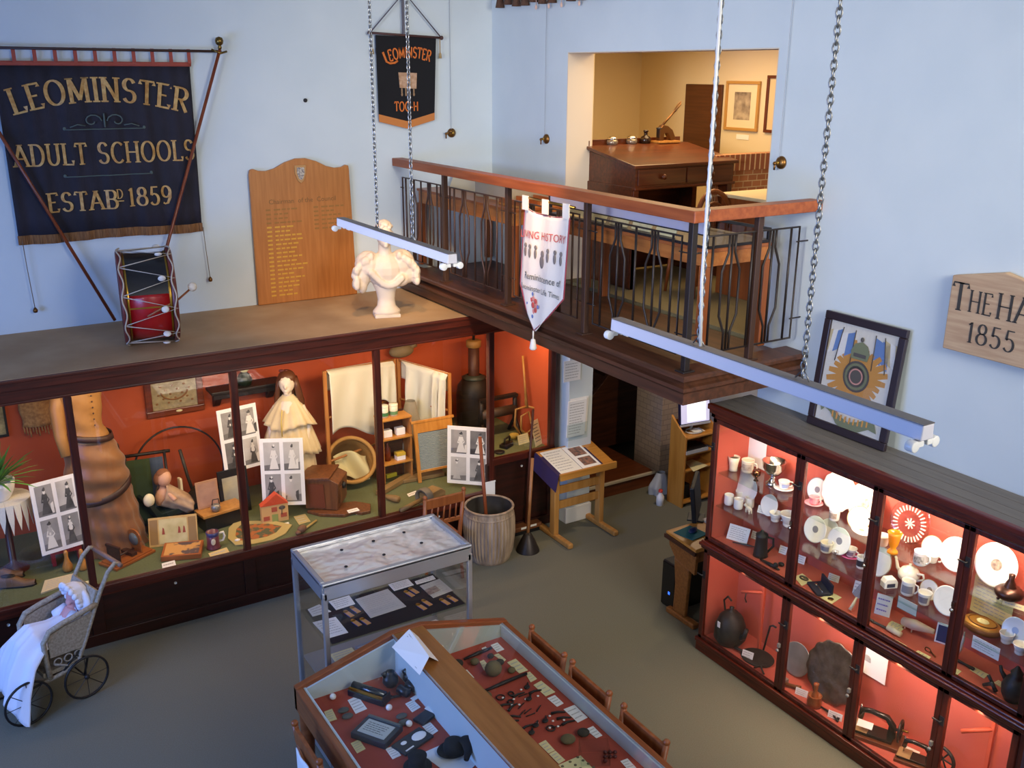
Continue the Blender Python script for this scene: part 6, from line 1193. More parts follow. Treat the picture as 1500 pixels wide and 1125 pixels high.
# ---- lectern
p = onz(833, 776, 0); t = thing('lectern', 'light oak lectern on sled feet beside the white pier', 'lectern', (5.40, 7.22, 0)); O = Vector(t.location)
yu = 7.24; fl = [ony(820, 697, 7.08), ony(897, 677, 7.08)]; zf = (fl[0].z+fl[1].z)/2; bk = [ony(794, 667, 7.46), ony(866, 642, 7.46)]; zb = (bk[0].z+bk[1].z)/2
xa, xb_ = fl[0].x-.02, fl[1].x+.02
for x in (xa+.06, xb_-.06):
    part('foot', MB().box(x-.03-O.x, -.30, 0, x+.03-O.x, .25, .055), OAKZ, t, .015); part('upright', MB().box(x-.028-O.x, -.045, .05, x+.028-O.x, .035, (zf+zb)/2-.04), OAKZ, t, .006)
for z in (.30, .46): part('rail', MB().box(xa+.06-O.x, -.015, z, xb_-.06-O.x, .005, z+.085), OAKZ, t, .005)
top = MB().prism([(7.05-O.y, zf-.04), (7.05-O.y, zf), (7.48-O.y, zb+.01), (7.48-O.y, zb-.03)], xa-O.x, xb_-O.x, 'x'); part('desk_top', top, PINEX, t, .006); part('ledge', MB().box(xa-O.x, 7.03-O.y, zf-.045, xb_-O.x, 7.06-O.y, zf+.025), PINEX, t, .005)
def lc(x, s_): return Vector((x-O.x, 7.06+.41*s_-O.y, zf+.006+(zb-zf)*.98*s_))
xw = xb_-xa
part('cloth', MB().add([lc(xa-.012, -.02), lc(xa+xw*.80, -.02), lc(xa+xw*.80, 1), lc(xa-.012, 1)], [(0,1,2,3)]).add([lc(xa-.012, -.02), lc(xa-.012, 1), lc(xa-.012, 1)-Vector((.03, 0, .16)), lc(xa-.012, -.02)-Vector((.03, 0, .16))], [(0,1,2,3)]), mat('purple_cloth', '#32204a', .85), t, sol=.004)
BP = thing('open_booklet', 'white information sheets with two photographs lying on the lectern', 'booklet', O); up = Vector((0, 0, .006))
part('sheet', MB().add([lc(xa+.03, .03)+up, lc(xa+xw*.42, .03)+up, lc(xa+xw*.42, .95)+up, lc(xa+.03, .95)+up], [(0,1,2,3)]), PAPER, BP, sol=.002); part('sheet', MB().add([lc(xa+xw*.43, .03)+up, lc(xa+xw*.76, .03)+up, lc(xa+xw*.76, .95)+up, lc(xa+xw*.43, .95)+up], [(0,1,2,3)]), PAPERW, BP, sol=.002)
up2 = Vector((0, 0, .0085))
for s0, s1 in ((.12, .44), (.52, .86)): part('photograph', MB().add([lc(xa+xw*.50, s0)+up2, lc(xa+xw*.72, s0)+up2, lc(xa+xw*.72, s1)+up2, lc(xa+xw*.50, s1)+up2], [(0,1,2,3)]), mat('colour_photo', '#4e4345', .5, 0, '#a9775f', 26), BP)
part('writing', lines(MB(), xa+.05, xa+xw*.38, .1, .9, 8, lambda u, v: lc(u, v)+up2), INKL, BP)
# ---- notices on the white pier
P = ony(838, 545, 7.415); t = thing('notice', 'small printed notice taped high on the white pier', 'notice', P); part('sheet', MB().box(-.10, -.003, -.09, .10, .0, .12), PAPERW, t); part('writing', lines(MB(), -.08, .08, -.07, .1, 6, lambda u, v: (u, -.0036, v)), INKL, t)
P = ony(845, 612, 7.40); t = thing('leaflet_holder', 'clear holder with white leaflets on the white pier above the lectern', 'holder', P); part('leaflet', MB().box(-.12, -.012, -.19, .10, .0, .19, 0, RX(.06)), PAPERW, t); part('leaflet', MB().box(-.09, .002, -.17, .13, .008, .21, 0, RX(.06)), PAPERW, t); part('holder_front', MB().box(-.13, -.02, -.22, .12, -.018, -.05), AC, t); part('writing', lines(MB(), -.10, .08, -.17, .17, 12, lambda u, v: (u, -.0128-.06*v, v)), INKL, t)
# ---- pine media stand
t = thing('bookcase', 'small open pine bookcase beside the brick pier with a monitor on top', 'bookcase', (6.72, 7.20, 0)); w, d = .215, .12
for s_ in (-1, 1): part('side', MB().prism([(-d, 0), (-d, .80), (0, .88), (d, .98), (d, 0)], s_*w-.012, s_*w+.012, 'x'), PINE, t, .003)
for z in (.06, .42, .60, .785): part('shelf', MB().box(-w, -d+.005, z-.02, w, d, z), PINEX, t, .003)
part('back', MB().box(-w, d-.006, .05, w, d, .92), PINE, t)
SLV = mat('silver_plastic', '#c9cacd', .35, .3); NVY = mat('screen_bezel', '#1c1a3a', .35)
k = thing('monitor', 'flat monitor showing a pale page on top of the pine bookcase', 'monitor', (6.71, 7.20, .786), math.radians(-8)); TM2 = T(0, 0, .09) @ RX(-.12)
part('screen_housing', MB().box(-.19, -.02, 0, .19, .015, .27, 0, TM2), NVY, k, .005); part('screen', MB().box(-.175, -.023, .02, .175, -.02, .255, 0, TM2), mat('screen_glow', '#c9c6e2', .3, emit=.55), k); part('page', MB().box(-.10, -.0245, .035, .13, -.023, .255, 0, TM2), mat('page_glow', '#e9ecf2', .3, emit=.9), k)
part('lower_bezel', MB().box(-.19, -.024, -.012, .19, .015, .012, 0, TM2), SLV, k, .003); part('stand', MB().tube([(.095*math.cos(a), .07*math.sin(a), .01) for a in [2*PI*i/24 for i in range(24)]], .009, 6, 0, True).tube([(0, .06, .01), (0, .03, .10)], .015, 8), SLV, k)
standcard('small white leaflet lying on the top shelf of the pine bookcase', 1027, 633, .787, .14, .09, 10, 6, PAPERW, 0, ink=None)
k = thing('media_player', 'black and silver media player on the upper shelf of the pine bookcase', 'player', (6.66, 7.17, .601)); part('body', MB().box(-.15, -.09, 0, .15, .1, .05), BLACK, k, .003); part('front', MB().box(-.15, -.10, .004, .15, -.09, .04), SLV, k)
card('cream sheet overhanging the second shelf of the pine bookcase', [(1003, 677), (1014, 673), (1037, 682), (1016, 691)], PAPERY, .424, n=0, name='sheet_of_paper', ink=False)
solo('black_box', 'black box in the bottom compartment of the pine bookcase', 'box', MB().box(-.06, -.05, 0, .06, .05, .16), BLACK, (6.60, 7.2, .061), bv=.004); k = thing('shoe_brush', 'black rounded gadget on the bottom shelf of the pine bookcase', 'gadget', (6.72, 7.13, .061), .3); part('body', MB().ell((0, 0, .03), (.09, .045, .03)), BLACK, k); part('label', MB().box(.0, -.047, .015, .03, -.042, .035), PAPER, k)
k = thing('plastic_bag', 'crumpled grey-white plastic bag on the floor beside the brick pier', 'bag', (6.55, 7.52, 0)); part('body', MB().sheet(ring([(.11, .08, 0, 0, .0), (.12, .08, 0, 0, .08), (.08, .06, .02, 0, .18), (.05, .04, .02, 0, .24)], 5, .18), 30, 14), mat('bag_white', '#aeb2ba', .5), k)
k = thing('spray_bottle', 'white cleaning bottle with red cap left of the pine bookcase', 'bottle', (6.36, 7.27, 0)); part('body', MB().lathe([(0, 0), (.04, 0), (.042, .10), (.02, .13), (.018, .15), (0, .15)], 16), WHITE, k); part('cap', MB().lathe([(.022, .148), (.022, .175), (0, .178)], 12), mat('red_cap', '#d2402f', .4), k)
# ---- old school desk with computer, half hidden by the right cabinet
t = thing('school_desk', 'old wooden school desk with sloping side and pedestal end behind the right cabinet', 'desk', (5.05, 5.42, 0)); SD = wood('school_desk', '#7d4c22', '#95602e', 'x', .4, 3)
part('desk_top', MB().prism([(-.17, .69), (-.17, .725), (.20, .745), (.20, .71)], -.05, .75, 'x'), PINEX, t, .006); part('edge', MB().prism([(-.18, .67), (-.18, .70), (.20, .725), (.20, .69)], -.07, -.045, 'x'), DARKW, t, .004); part('side_panel', MB().prism([(-.15, .48), (-.16, .69), (.19, .71), (.17, .62), (.08, .52)], -.03, .0, 'x'), SD, t, .004); part('box', MB().box(.0, -.14, .58, .72, .17, .70), SD, t)
part('pedestal', MB().prism([(-.07, .05), (-.09, .50), (.10, .54), (.07, .3), (.08, .05)], -.035, .005, 'x'), SD, t, .01); part('foot', MB().box(-.05, -.20, 0, .02, .15, .05), SD, t, .012); part('far_pedestal', MB().box(.66, -.08, 0, .70, .1, .58), SD, t, .006)
P = [onz(940+a/4.894, 700+b/4.894, .738) for a, b in ((225, 395), (345, 345), (475, 405), (365, 450))]; c = sum(P, Vector())/4; solo('mouse_pad', 'teal mouse pad on the old school desk', 'mouse pad', MB().prism([((p-c).x, (p-c).y) for p in P], 0, .006, 'z'), mat('teal_pad', '#1f6268', .8), c)
k = thing('computer_mouse', 'dark blue computer mouse on the teal pad', 'mouse', c+Vector((.02, 0, .007)), .4); part('body', MB().ell((0, 0, .016), (.055, .032, .02)), mat('mouse_blue', '#1f2d55', .3), k); part('button', MB().ell((.035, 0, .022), (.022, .022, .012)), mat('mouse_grey', '#6e6a60', .3), k)
k = thing('monitor', 'black flat monitor seen edge-on on the old school desk', 'monitor', (5.38, 5.66, .745), math.radians(42)); part('screen_housing', MB().box(-.2, -.02, .04, .2, .02, .36, 0, RX(-.12)), BLACK, k, .008); part('stand', MB().box(-.08, -.06, 0, .08, .08, .015).box(-.03, 0, .01, .03, .03, .12), BLACK, k, .004)
solo('keyboard', 'pale keyboard corner showing beside the right cabinet on the school desk', 'keyboard', MB().box(-.07, -.19, 0, .07, .14, .018), WHITEE, (5.45, 5.47, .742), bv=.004)
k = thing('computer_tower', 'black computer tower under the old school desk', 'computer', (5.16, 5.60, 0)); part('case', MB().box(-.10, -.08, 0, .28, .10, .43), BLACK, k, .01); part('front_panel', MB().box(-.112, -.07, .02, -.10, .09, .42), mat('gloss_black', '#101014', .15), k, .004); part('light', MB().box(-.115, -.02, .14, -.112, .0, .165), mat('led_blue', '#2b5bd8', .4, emit=2), k); part('paper', MB().box(-.06, -.06, .431, .02, .0, .436), PAPER, k)
# ---- wicker doll pram with doll
WK = mat('wicker_grey', '#b3a592', .7, 0, '#938673', 60, bump=.5, bsc=80)
hd = math.atan2(-.30, -.95); t = thing('wicker_pram', 'grey wicker doll carriage with thin wheels at the left edge carrying the white-gowned doll', 'pram', (.53, 7.06, 0), hd)
W2_ = .19
for s_ in (-1, 1):
    y = s_*W2_
    part('frame_rail', MB().tube([(-.36, y, .93), (-.33, y, .95), (-.27, y, .90), (-.20, y, .78), (-.14, y, .66), (-.05, y, .46), (.03, y, .30), (.15, y, .26), (.30, y, .25)], .016, 8), WK, t)
    part('arm_rest', MB().tube([(-.16, y, .69), (-.05, y, .67), (.10, y, .645), (.20, y, .62), (.25, y, .55), (.25, y, .42), (.24, y, .26)], .02, 8), WK, t)
    part('side_panel', MB().prism([(-.12, .64), (.10, .62), (.22, .59), (.22, .42), (-.02, .40)], y-.008, y+.008, 'y'), WK, t)
    m = MB()
    for k in range(3): m.tube([(.02+.075*k+.028*math.cos(a), y, .365+.028*math.sin(a)) for a in [2*PI*i/12 for i in range(12)]], .006, 5, 0, True)
    m.tube([(.0, y, .33), (.10, y, .30), (.20, y, .36)], .008, 6); part('scrolls', m, WK, t)
    for x, rr in ((0.0, .16), (.42, .16)):
        w_ = part('wheel', MB().tube([(x+rr*math.cos(a), y+s_*.035, rr+.008+rr*math.sin(a)) for a in [2*PI*i/32 for i in range(32)]], .009, 6, 0, True), IRON, t); m = MB()
        for i in range(8): m.tube([(x, y+s_*.035, rr+.008), (x+rr*math.cos(PI*i/4), y+s_*.035, rr+.008+rr*math.sin(PI*i/4))], .003, 4)
        m.ell((x, y+s_*.035, rr+.008), .02, 0, 8); part('spokes', m, IRON, w_)
    part('spring', MB().tube([(0, y, .17), (-.04, y, .3), (.05, y, .36), (.15, y, .26)], .009, 6).tube([(.42, y, .17), (.42, y, .24), (.25, y, .26)], .009, 6), IRON, t)
part('handle_bar', MB().tube([(-.36, -W2_-.03, .93), (-.36, W2_+.03, .93)], .018, 8), mat('handle_wood', '#8a6a5a', .5), t)
for x in (0.0, .42): part('axle', MB().tube([(x, -W2_-.035, .168), (x, W2_+.035, .168)], .007, 6), IRON, t)
part('seat', MB().box(-.02, -W2_+.01, .28, .28, W2_-.01, .31), WK, t); part('back', MB().prism([(-.0, .30), (-.19, .78), (-.17, .79), (.02, .31)], -W2_+.012, W2_-.012, 'y'), WK, t)
k = thing('doll', 'doll in a long white gown and frilled bonnet lying in the wicker carriage', 'doll', (.53, 7.06, 0), hd)
m = MB().ell((-.085, 0, .715), (.055, .05, .062)).ell((-.035, .0, .705), (.012, .01, .012)).ell((-.04, 0, .68), (.02, .03, .02)).ell((-.06, 0, .64), (.03, .03, .04)).tube([(-.06, 0, .63), (.0, 0, .52), (.08, 0, .42)], [.05, .075, .07], 10).tube([(-.05, -.06, .60), (.03, -.10, .55), (.09, -.06, .54)], [.026, .022, .018]).tube([(-.05, .06, .60), (.03, .10, .55), (.09, .06, .54)], [.026, .022, .018])
b = part('figure', m, mat('doll_pink', '#d99a94', .6), k); q = b.modifiers.new('r', 'REMESH'); q.mode = 'VOXEL'; q.voxel_size = .007; q.use_smooth_shade = True
GOWN = mat('white_gown', '#eceaf2', .9, bump=.1, bsc=30); m = MB()
path = [(-.07, .645, .075), (.0, .60, .105), (.12, .585, .15), (.25, .60, .20), (.36, .52, .235), (.44, .36, .26), (.50, .16, .29)]
def gown(u, v):
    kk = v*(len(path)-1); i = min(int(kk), len(path)-2); f = kk-i; x, z, w = [path[i][j]*(1-f)+path[i+1][j]*f for j in range(3)]
    y = (u*2-1)*w; fold = .012*math.sin(u*26+v*3)*v; drop = .16*abs(u*2-1)**2.2*(.4+.6*v)
    return (x+fold+.03*v*math.cos(u*9), y, max(.03, z-drop+fold))
part('gown', MB().sheet(gown, 60, 40), GOWN, k, sol=.004)
part('bonnet', MB().lathe([(.055, 0), (.10, -.01), (.115, .005), (.10, .03), (.085, .07), (.05, .105), (0, .115)], 22, 0, T(-.07, 0, .715) @ RY(-PI/2+.35)), GOWN, k); m = MB()
for i in range(16): a = 2*PI*i/16; q = T(-.065, 0, .717) @ RY(-PI/2+.35) @ Vector((.105*math.cos(a), .105*math.sin(a), .0)); m.ell(q, (.024, .024, .024), 0, 6)
part('bonnet_frill', m, GOWN, k); part('pillow', MB().ell((-.125, 0, .66), (.05, .16, .13), 0, 14), GOWN, k)
for s_ in (-1, 1): part('sleeve', MB().tube([(-.05, s_*.065, .605), (.03, s_*.105, .56)], [.045, .04], 10), GOWN, k)
# ================================================================= contents of the right display cabinet
S1, S2, SF, SL = 1.526, 1.256, .976, .119
C1, C2, C4_, C5, C6 = (1020, 640, 5.5556), (1260, 740, 6.25), (1020, 830, 6.25), (1120, 920, 5.489), (1300, 860, 4.245)
def B(o, a, b, z, lo=4.945, hi=5.17):
    px, py = o[0]+a/o[2], o[1]+b/o[2]; p = onz(px, py, z)
    if not lo <= p.x <= hi: p = onx(px, py, min(max(p.x, lo), hi)); p.z = z
    return p
CRIM = mat('crest_grey', '#8a8790', .4); MOT = mat('motif_colour', '#8e7a70', .4, 0, '#c7b8a4', 40); PINKG = mat('pink_lustre', '#e39aa4', .25); GOLDR = mat('gold_rim', '#c9a765', .3, .6)
CLEARG = glass('clear_glass', '#fdf6f2', 2.0)
def plate(label, o, a, b, d, z, motif=None, rim=None, mt=CHINA, sq=1, lean=.28, x=5.13, name='plate', scal=0, yaw_=0):
    d *= 1.12; px, py = o[0]+a/o[2], o[1]+b/o[2]; p = onx(px, py, x); t = thing(name, label, 'plate', (x, p.y, z))
    M_ = T(.0, 0, d/2*sq*.98+.002) @ RZ(yaw_) @ RY(-PI/2+lean) ; S_ = SCL(sq, 1, 1)
    m = MB(); n = 40; prof = [(0, .002), (.30, .002), (.34, .006), (.46, .022), (.5, .03), (.5, .034), (.46, .028), (.34, .012), (.3, .008), (0, .008)]
    prof = [(r_*d, h*d) for r_, h in prof]
    if scal:
        def f(u, v):
            i = min(int(v*9), 8); g = v*9-i; r_ = prof[i][0]*(1-g)+prof[i+1][0]*g; h = prof[i][1]*(1-g)+prof[i+1][1]*g; r_ *= 1+.025*math.cos(scal*2*PI*u)*(r_/d*2)
            return M_ @ Vector((r_*math.cos(2*PI*u), r_*math.sin(2*PI*u), h))
        m.sheet(f, 96, 9)
    else: m.lathe(prof, n, 0, M_ @ S_)
    part('body', m, mt, t)
    if motif: part('motif', MB().lathe([(0, .0102*d), (.13*d, .0102*d)], 20, 0, M_ @ S_), motif, t)
    if rim: part('rim_band', MB().lathe([(.47*d, .032*d), (.50*d, .0365*d)], 40, 0, M_ @ S_), rim, t)
    return t
def cup(label, o, a, b, z, d=.085, h=.07, mt=CHINA, handle=True, motif=None, flare=1.25, saucer=None, rz=0, name='cup', cat='cup', dx=0):
    p = B(o, a, b, z); 
    if saucer: s_ = thing('saucer', saucer[0], 'saucer', (p.x, p.y, z)); part('body', MB().lathe([(0, 0), (.4*d, 0), (.85*d, .012), (.85*d, .016), (.4*d, .005), (0, .005)], 28), saucer[1], s_); z = z+.006
    t = thing(name, label, cat, (p.x, p.y, z), rz); r0 = d/2/flare
    prof = [(0, 0), (r0*.8, 0), (r0, .1*h), (r0*1.02, .4*h), (d/2*.97, .9*h), (d/2, h), (d/2*.94, h), (d/2*.9, .85*h), (r0*.9, .15*h), (0, .1*h)]
    part('body', MB().lathe(prof, 26), mt, t)
    if handle: part('handle', MB().tube([(0, -d*.46, h*.85), (0, -d*.72, h*.8), (0, -d*.76, h*.5), (0, -d*.58, h*.25), (0, -d*.44, h*.25)], .0055, 6), mt, t)
    if motif: part('motif', MB().lathe([(r0*1.03+.0006, .25*h), (d/2*.96+.0012, .75*h)], 10, 0, None, PI*.8, PI*1.35), motif, t)
    return t
def bcard(label, o, a, b, z, w=.07, h=.045, rz=-75, mt=PAPERW, n=3, lean=.35, grp='labels in the red china cabinet', name='label_card', ink=INKL):
    p = B(o, a, b, z); return standcard(label, o[0]+a/o[2], o[1]+b/o[2], z, w, h, rz, lean, mt, n, name, grp, ink) if abs(p.z-z) < 1e9 and 4.9 <= onz(o[0]+a/o[2], o[1]+b/o[2], z).x <= 5.19 else _bc(label, p, w, h, rz, lean, mt, n, name, grp, ink)
def _bc(label, p, w, h, rz, lean, mt, n, name, grp, ink):
    t = thing(name, label, 'card', p, math.radians(rz), grp); M_ = RX(-math.atan(lean)); part('sheet', MB().box(-w/2, 0, 0, w/2, .003, h, 0, M_), mt, t)
    if ink: part('writing', lines(MB(), -w*.4, w*.4, h*.12, h*.9, n, lambda a, b: M_ @ Vector((a, -.0007, b))), ink, t)
    return t
# --- bay 1 (next to the bookcase)
t = thing('vase', 'cream vase with dark inside at the left end of the top glass shelf', 'vase', B(C1, 300, 270, S1)); part('body', MB().lathe([(0, 0), (.032, 0), (.03, .02), (.036, .06), (.045, .11), (.041, .11), (.033, .06), (0, .05)], 24), CHINAB, t); part('inside', MB().lathe([(0, .096), (.038, .096)], 20), mat('vase_inside', '#4a5340', .4), t)
t = cup('patterned cream jug beside the cream vase on the top glass shelf', C1, 415, 285, S1, .10, .10, CHINAB, True, MOT, 1.1, rz=.3, name='jug', cat='jug')
t = thing('bowl', 'silver rose bowl on a stepped foot on the top glass shelf of the first bay', 'bowl', B(C1, 620, 385, S1)); part('bowl', MB().lathe([(.012, .07), (.05, .085), (.08, .13), (.086, .18), (.09, .185), (.082, .185), (.07, .13), (0, .095)], 32), SILVER, t); part('foot', MB().lathe([(0, 0), (.05, 0), (.052, .012), (.03, .03), (.018, .05), (.026, .06), (.012, .072), (0, .072)], 28), SILVER, t)
cup('white cup with a blue band right of the silver bowl', C1, 710, 425, S1, .085, .06, CHINA, True, mat('blue_motif', '#9aaede', .3), 1.3, ('white and gold saucer under the cup right of the silver bowl', CHINA), 1.0)
solo('goblet', 'tiny copper goblet on the top shelf in front of the silver bowl', 'goblet', MB().lathe([(0, 0), (.02, 0), (.008, .015), (.01, .03), (.03, .045), (.032, .07), (.026, .085), (0, .07)], 18), mat('copper_shine', '#9c6a45', .2, 1), B(C1, 485, 355, S1))
p = onx(1110, 655, 5.212); t = thing('notice', 'white notice sheet clipped to the red back of the first china bay', 'notice', p, 0); part('sheet', MB().box(-.003, -.09, -.16, 0, .09, .12), PAPERW, t); part('clip', MB().lathe([(0, 0), (.012, 0), (.012, .01), (0, .012)], 10, 0, T(-.003, .06, .10) @ RY(-PI/2)), IRON, t)
plate('large oval white platter leaning behind the white beakers', C1, 365, 370, .32, S2, None, None, CHINA, .72, .2, 5.13, 'platter')
for k, (a, b, l) in enumerate(((262, 548, 'white beaker, left one of the four in the first bay'), (340, 583, 'white beaker, front one of the four in the first bay'), (352, 515, 'white beaker, back one of the four in the first bay'), (430, 572, 'white beaker, right one of the four in the first bay'))): cup(l, C1, a, b, S2, .072, .082, CHINA, False, None, 1.03, name='beaker', cat='beaker')
t = thing('figurine', 'small white china cow creamer in front of the beakers', 'figurine', B(C1, 425, 618, S2), 1.4); part('body', MB().ell((0, 0, .035), (.035, .016, .018)).ell((.045, 0, .045), (.016, .012, .012)), CHINAB, t)
for x, y in ((-.02, -.01), (-.02, .01), (.02, -.01), (.02, .01)): part('leg', MB().tube([(x, y, .03), (x, y, 0)], .006, 6), CHINAB, t)
plate('small white plate with a pink crest leaning in the first bay', C1, 598, 530, .145, S2, None, None, CHINA, 1, .3, 5.12)
bcard('white label in front of the small white plate in the first bay', C1, 535, 625, S2, .085, .055); cup('white fluted cup on the middle shelf near the first catch', C1, 640, 685, S2, .095, .07, CHINA, True, None, 1.5, rz=.5); cup('white footed bowl partly hidden by the first door stile', C1, 745, 725, S2, .13, .10, CHINA, False, None, 1.7, name='bowl', cat='bowl')
bcard('framed printed leaflet leaning on the bay floor in the first bay', C1, 325, 850, SF, .17, .12, -70, PAPERW, 6, .5, name='leaflet'); bcard('white label between leaflet and pewter tankard', C1, 485, 800, SF, .085, .06)
t = thing('tankard', 'dark pewter lidded tankard on the bay floor of the first bay', 'tankard', B(C1, 520, 965, SF), -.6); DP = mat('dark_pewter', '#3d3b38', .45, .6); part('body', MB().lathe([(0, 0), (.055, 0), (.052, .02), (.045, .10), (.043, .16), (.046, .165), (0, .165)], 24), DP, t); part('lid', MB().lathe([(.046, .165), (.044, .178), (.015, .19), (.012, .205), (0, .21)], 20), DP, t); part('handle', MB().tube([(.045, 0, .15), (.085, 0, .14), (.09, 0, .08), (.05, 0, .03)], .009, 8), DP, t)
solo('dagger', 'old grey iron blade lying left of the pewter tankard', 'blade', MB().tube([(0, -.09, .01), (0, -.02, .012), (0, .09, .008)], [.004, .013, .007], 6, flat=.4), mat('blade', '#55585a', .5, .6), B(C1, 390, 885, SF), .5)
bcard('white label at the first stile on the bay floor', C1, 700, 925, SF, .06, .06)
solo('iron_tool', 'black iron tongs lying at the right front of the first bay floor', 'tool', MB().tube([(0, .10, .01), (0, 0, .012), (0, -.09, .01)], [.006, .014, .006], 6).ell((.0, -.05, .025), (.02, .02, .025)), IRON, B(C1, 600, 1050, SF)); solo('iron_key', 'small black iron piece beside the tongs', 'tool', MB().ell((0, 0, .015), (.02, .025, .014)), IRON, B(C1, 690, 1050, SF))
# --- bay 2
plate('crested white plate at the left of the bright second bay', C1, 985, 435, .155, S1, CRIM, CRIM, CHINA, 1, .25, 5.14)
plate('large scalloped white plate in the middle of the bright second bay', C1, 1155, 500, .25, S1, None, None, CHINA, 1, .25, 5.15, scal=12); plate('large white plate at the right of the bright second bay', C1, 1375, 555, .245, S1, MOT, None, CHINA, 1, .25, 5.15)
plate('white commemorative dish leaning low at the right of the second bay', C1, 1325, 690, .16, S1, None, GOLDR, CHINA, .9, .5, 5.03, 'dish')
cup('pink lustre cup at the left of the second bay', C1, 955, 550, S1, .075, .055, PINKG, True, None, 1.3, ('pink lustre saucer at the left of the second bay', PINKG)); cup('printed white mug in front of the scalloped plate', C1, 1120, 675, S1, .075, .08, CHINA, False, MOT, 1.1, name='mug', cat='mug')
t = plate('shallow white dish with a green motif at the front right of the second bay', C1, 1345, 770, .14, S1, mat('green_motif', '#7c8a5c', .4), None, CHINA, .5, 1.0, 4.97, 'dish')
plate('grey-crested white plate on the middle shelf, left one of the second bay', C1, 965, 800, .17, S2, CRIM, None, CHINA, 1, .28, 5.08); plate('grey-crested white plate on the middle shelf, right one of the second bay', C1, 1165, 840, .17, S2, CRIM, None, CHINA, 1, .28, 5.08); plate('plain white plate behind the two grey-crested plates', C1, 1085, 755, .15, S2, None, None, CHINA, 1, .2, 5.17)
cup('cream banded cup in front of the grey-crested plates', C1, 1055, 935, S2, .09, .075, CHINAB, False, CRIM, 1.25); solo('goblet', 'tiny clear egg-cup glass beside the cream banded cup', 'goblet', MB().lathe([(0, 0), (.02, 0), (.006, .012), (.006, .03), (.02, .045), (.022, .065), (.018, .065), (0, .035)], 18), CLEARG, B(C1, 1125, 1000, S2))
cup('white and pink cup on a bright pink saucer in the second bay', C1, 1255, 975, S2, .08, .06, CHINA, True, CRIM, 1.3, ('bright pink saucer on the middle shelf of the second bay', mat('bright_pink', '#d25a8a', .25))); cup('white mug with a dark band by the second stile', C1, 1340, 1065, S2, .07, .085, CHINA, False, mat('dark_band', '#3a3438', .4), 1.05, name='mug', cat='mug')
bcard('white label by the first stile on the second bay floor', C1, 840, 1000, SF, .075, .06); bcard('white label hung below the middle shelf of the second bay', C1, 1120, 1095, SF, .08, .05); bcard('tall white label by the second stile on the bay floor', C4_, 1480, 130, SF, .06, .09)
def fcard(label, o, q, z, mt=PAPERY, n=3, nm='label_card'): return card(label, [(o[0]+a/o[2], o[1]+b/o[2]) for a, b in q], mt, z, .003, n, nm, 'cards on the china cabinet floor')
fcard('cream card with a metal brooch on it in the second bay', C4_, [(895, 95), (970, 65), (1060, 135), (965, 180)], SF, PAPERY, 0); solo('brooch', 'old metal brooch lying on the cream card in the second bay', 'brooch', MB().tube([(.02*math.cos(a), .032*math.sin(a), .004) for a in [2*PI*k/16 for k in range(16)]], .006, 6, 0, True).ell((.01, 0, .006), (.012, .014, .006)), mat('brooch', '#6d6256', .4, .6), B(C4_, 985, 110, SF+.004))
t = thing('spoon_case', 'open dark blue case holding a silver spoon in the second bay', 'case', B(C4_, 1120, 215, SF), -.45); part('tray', MB().box(-.05, -.09, 0, .05, .09, .02), mat('navy_case', '#171b33', .6), t, .003); part('lid', MB().box(.05, -.09, .01, .065, .09, .08), mat('navy_case', '#171b33', .6), t, .003); part('spoon', MB().tube([(0, -.07, .022), (0, .02, .022)], .004, 6).ell((0, .045, .022), (.012, .02, .004)), SILVER, t)
fcard('cream card with a bronze coin in the second bay', C4_, [(1120, 295), (1245, 240), (1330, 285), (1215, 360)], SF, PAPERY, 0); solo('coin', 'bronze coin on the cream card in the second bay', 'coin', MB().lathe([(0, 0), (.02, 0), (.02, .004), (0, .004)], 18), OLDBRASS, B(C4_, 1230, 298, SF+.004))
t = thing('trowel', 'presentation trowel with bright blade and ivory handle propped in the second bay', 'trowel', B(C4_, 1400, 440, SF)); part('blade', MB().add([(.10, .0, .205), (.06, -.042, .10), (.055, 0, .085), (.06, .042, .10)], [(0, 1, 2, 3)]), mat('trowel_silver', '#d9b9a0', .25, .9), t, sol=.003); part('handle', MB().tube([(.0, 0, .012), (.03, 0, .05), (.055, 0, .09)], [.012, .010, .007], 8), mat('ivory_handle', '#e6d6b2', .4), t)
# --- bay 3
t = thing('jug', 'amber glass jug at the left of the third bay top shelf', 'jug', B(C2, 295, 432, S1)); part('body', MB().lathe([(0, 0), (.035, 0), (.03, .015), (.016, .03), (.03, .06), (.04, .12), (.045, .14), (.04, .14), (.034, .11), (.02, .05), (0, .04)], 20), mat('amber_glass_glow', '#e89a24', .1, 0, trans=.4, emit=.15), t)  # slight emission makes the glass look lit; the jug is no lamp
t = plate('clear pressed-glass jubilee plate standing at the back of the third bay', C2, 450, 245, .26, S1, None, None, CLEARG, 1, .2, 5.16); M_ = T(0, 0, .26/2*.98+.002) @ RY(-PI/2+.2); m = MB()
for k in range(28): a = 2*PI*k/28; m.box(.085, -.004, .012, .118, .004, .017, 0, M_ @ RZ(a))
for k in range(8): m.box(.0, -.004, .004, .035, .004, .009, 0, M_ @ RZ(PI*k/4))
part('pressed_pattern', m, mat('frost', '#f0d9d2', .3), t)
cup('black-printed white mug in front of the pressed-glass plate', C2, 545, 540, S1, .085, .09, CHINA, True, mat('black_print', '#6a665e', .5, 0, '#d9d4c8', 60), 1.02, name='mug', cat='mug'); plate('white saucer printed with arms leaning behind the white cup in the third bay', C2, 660, 400, .13, S1, None, GOLDR, CHINA, 1, .3, 5.10, 'saucer')
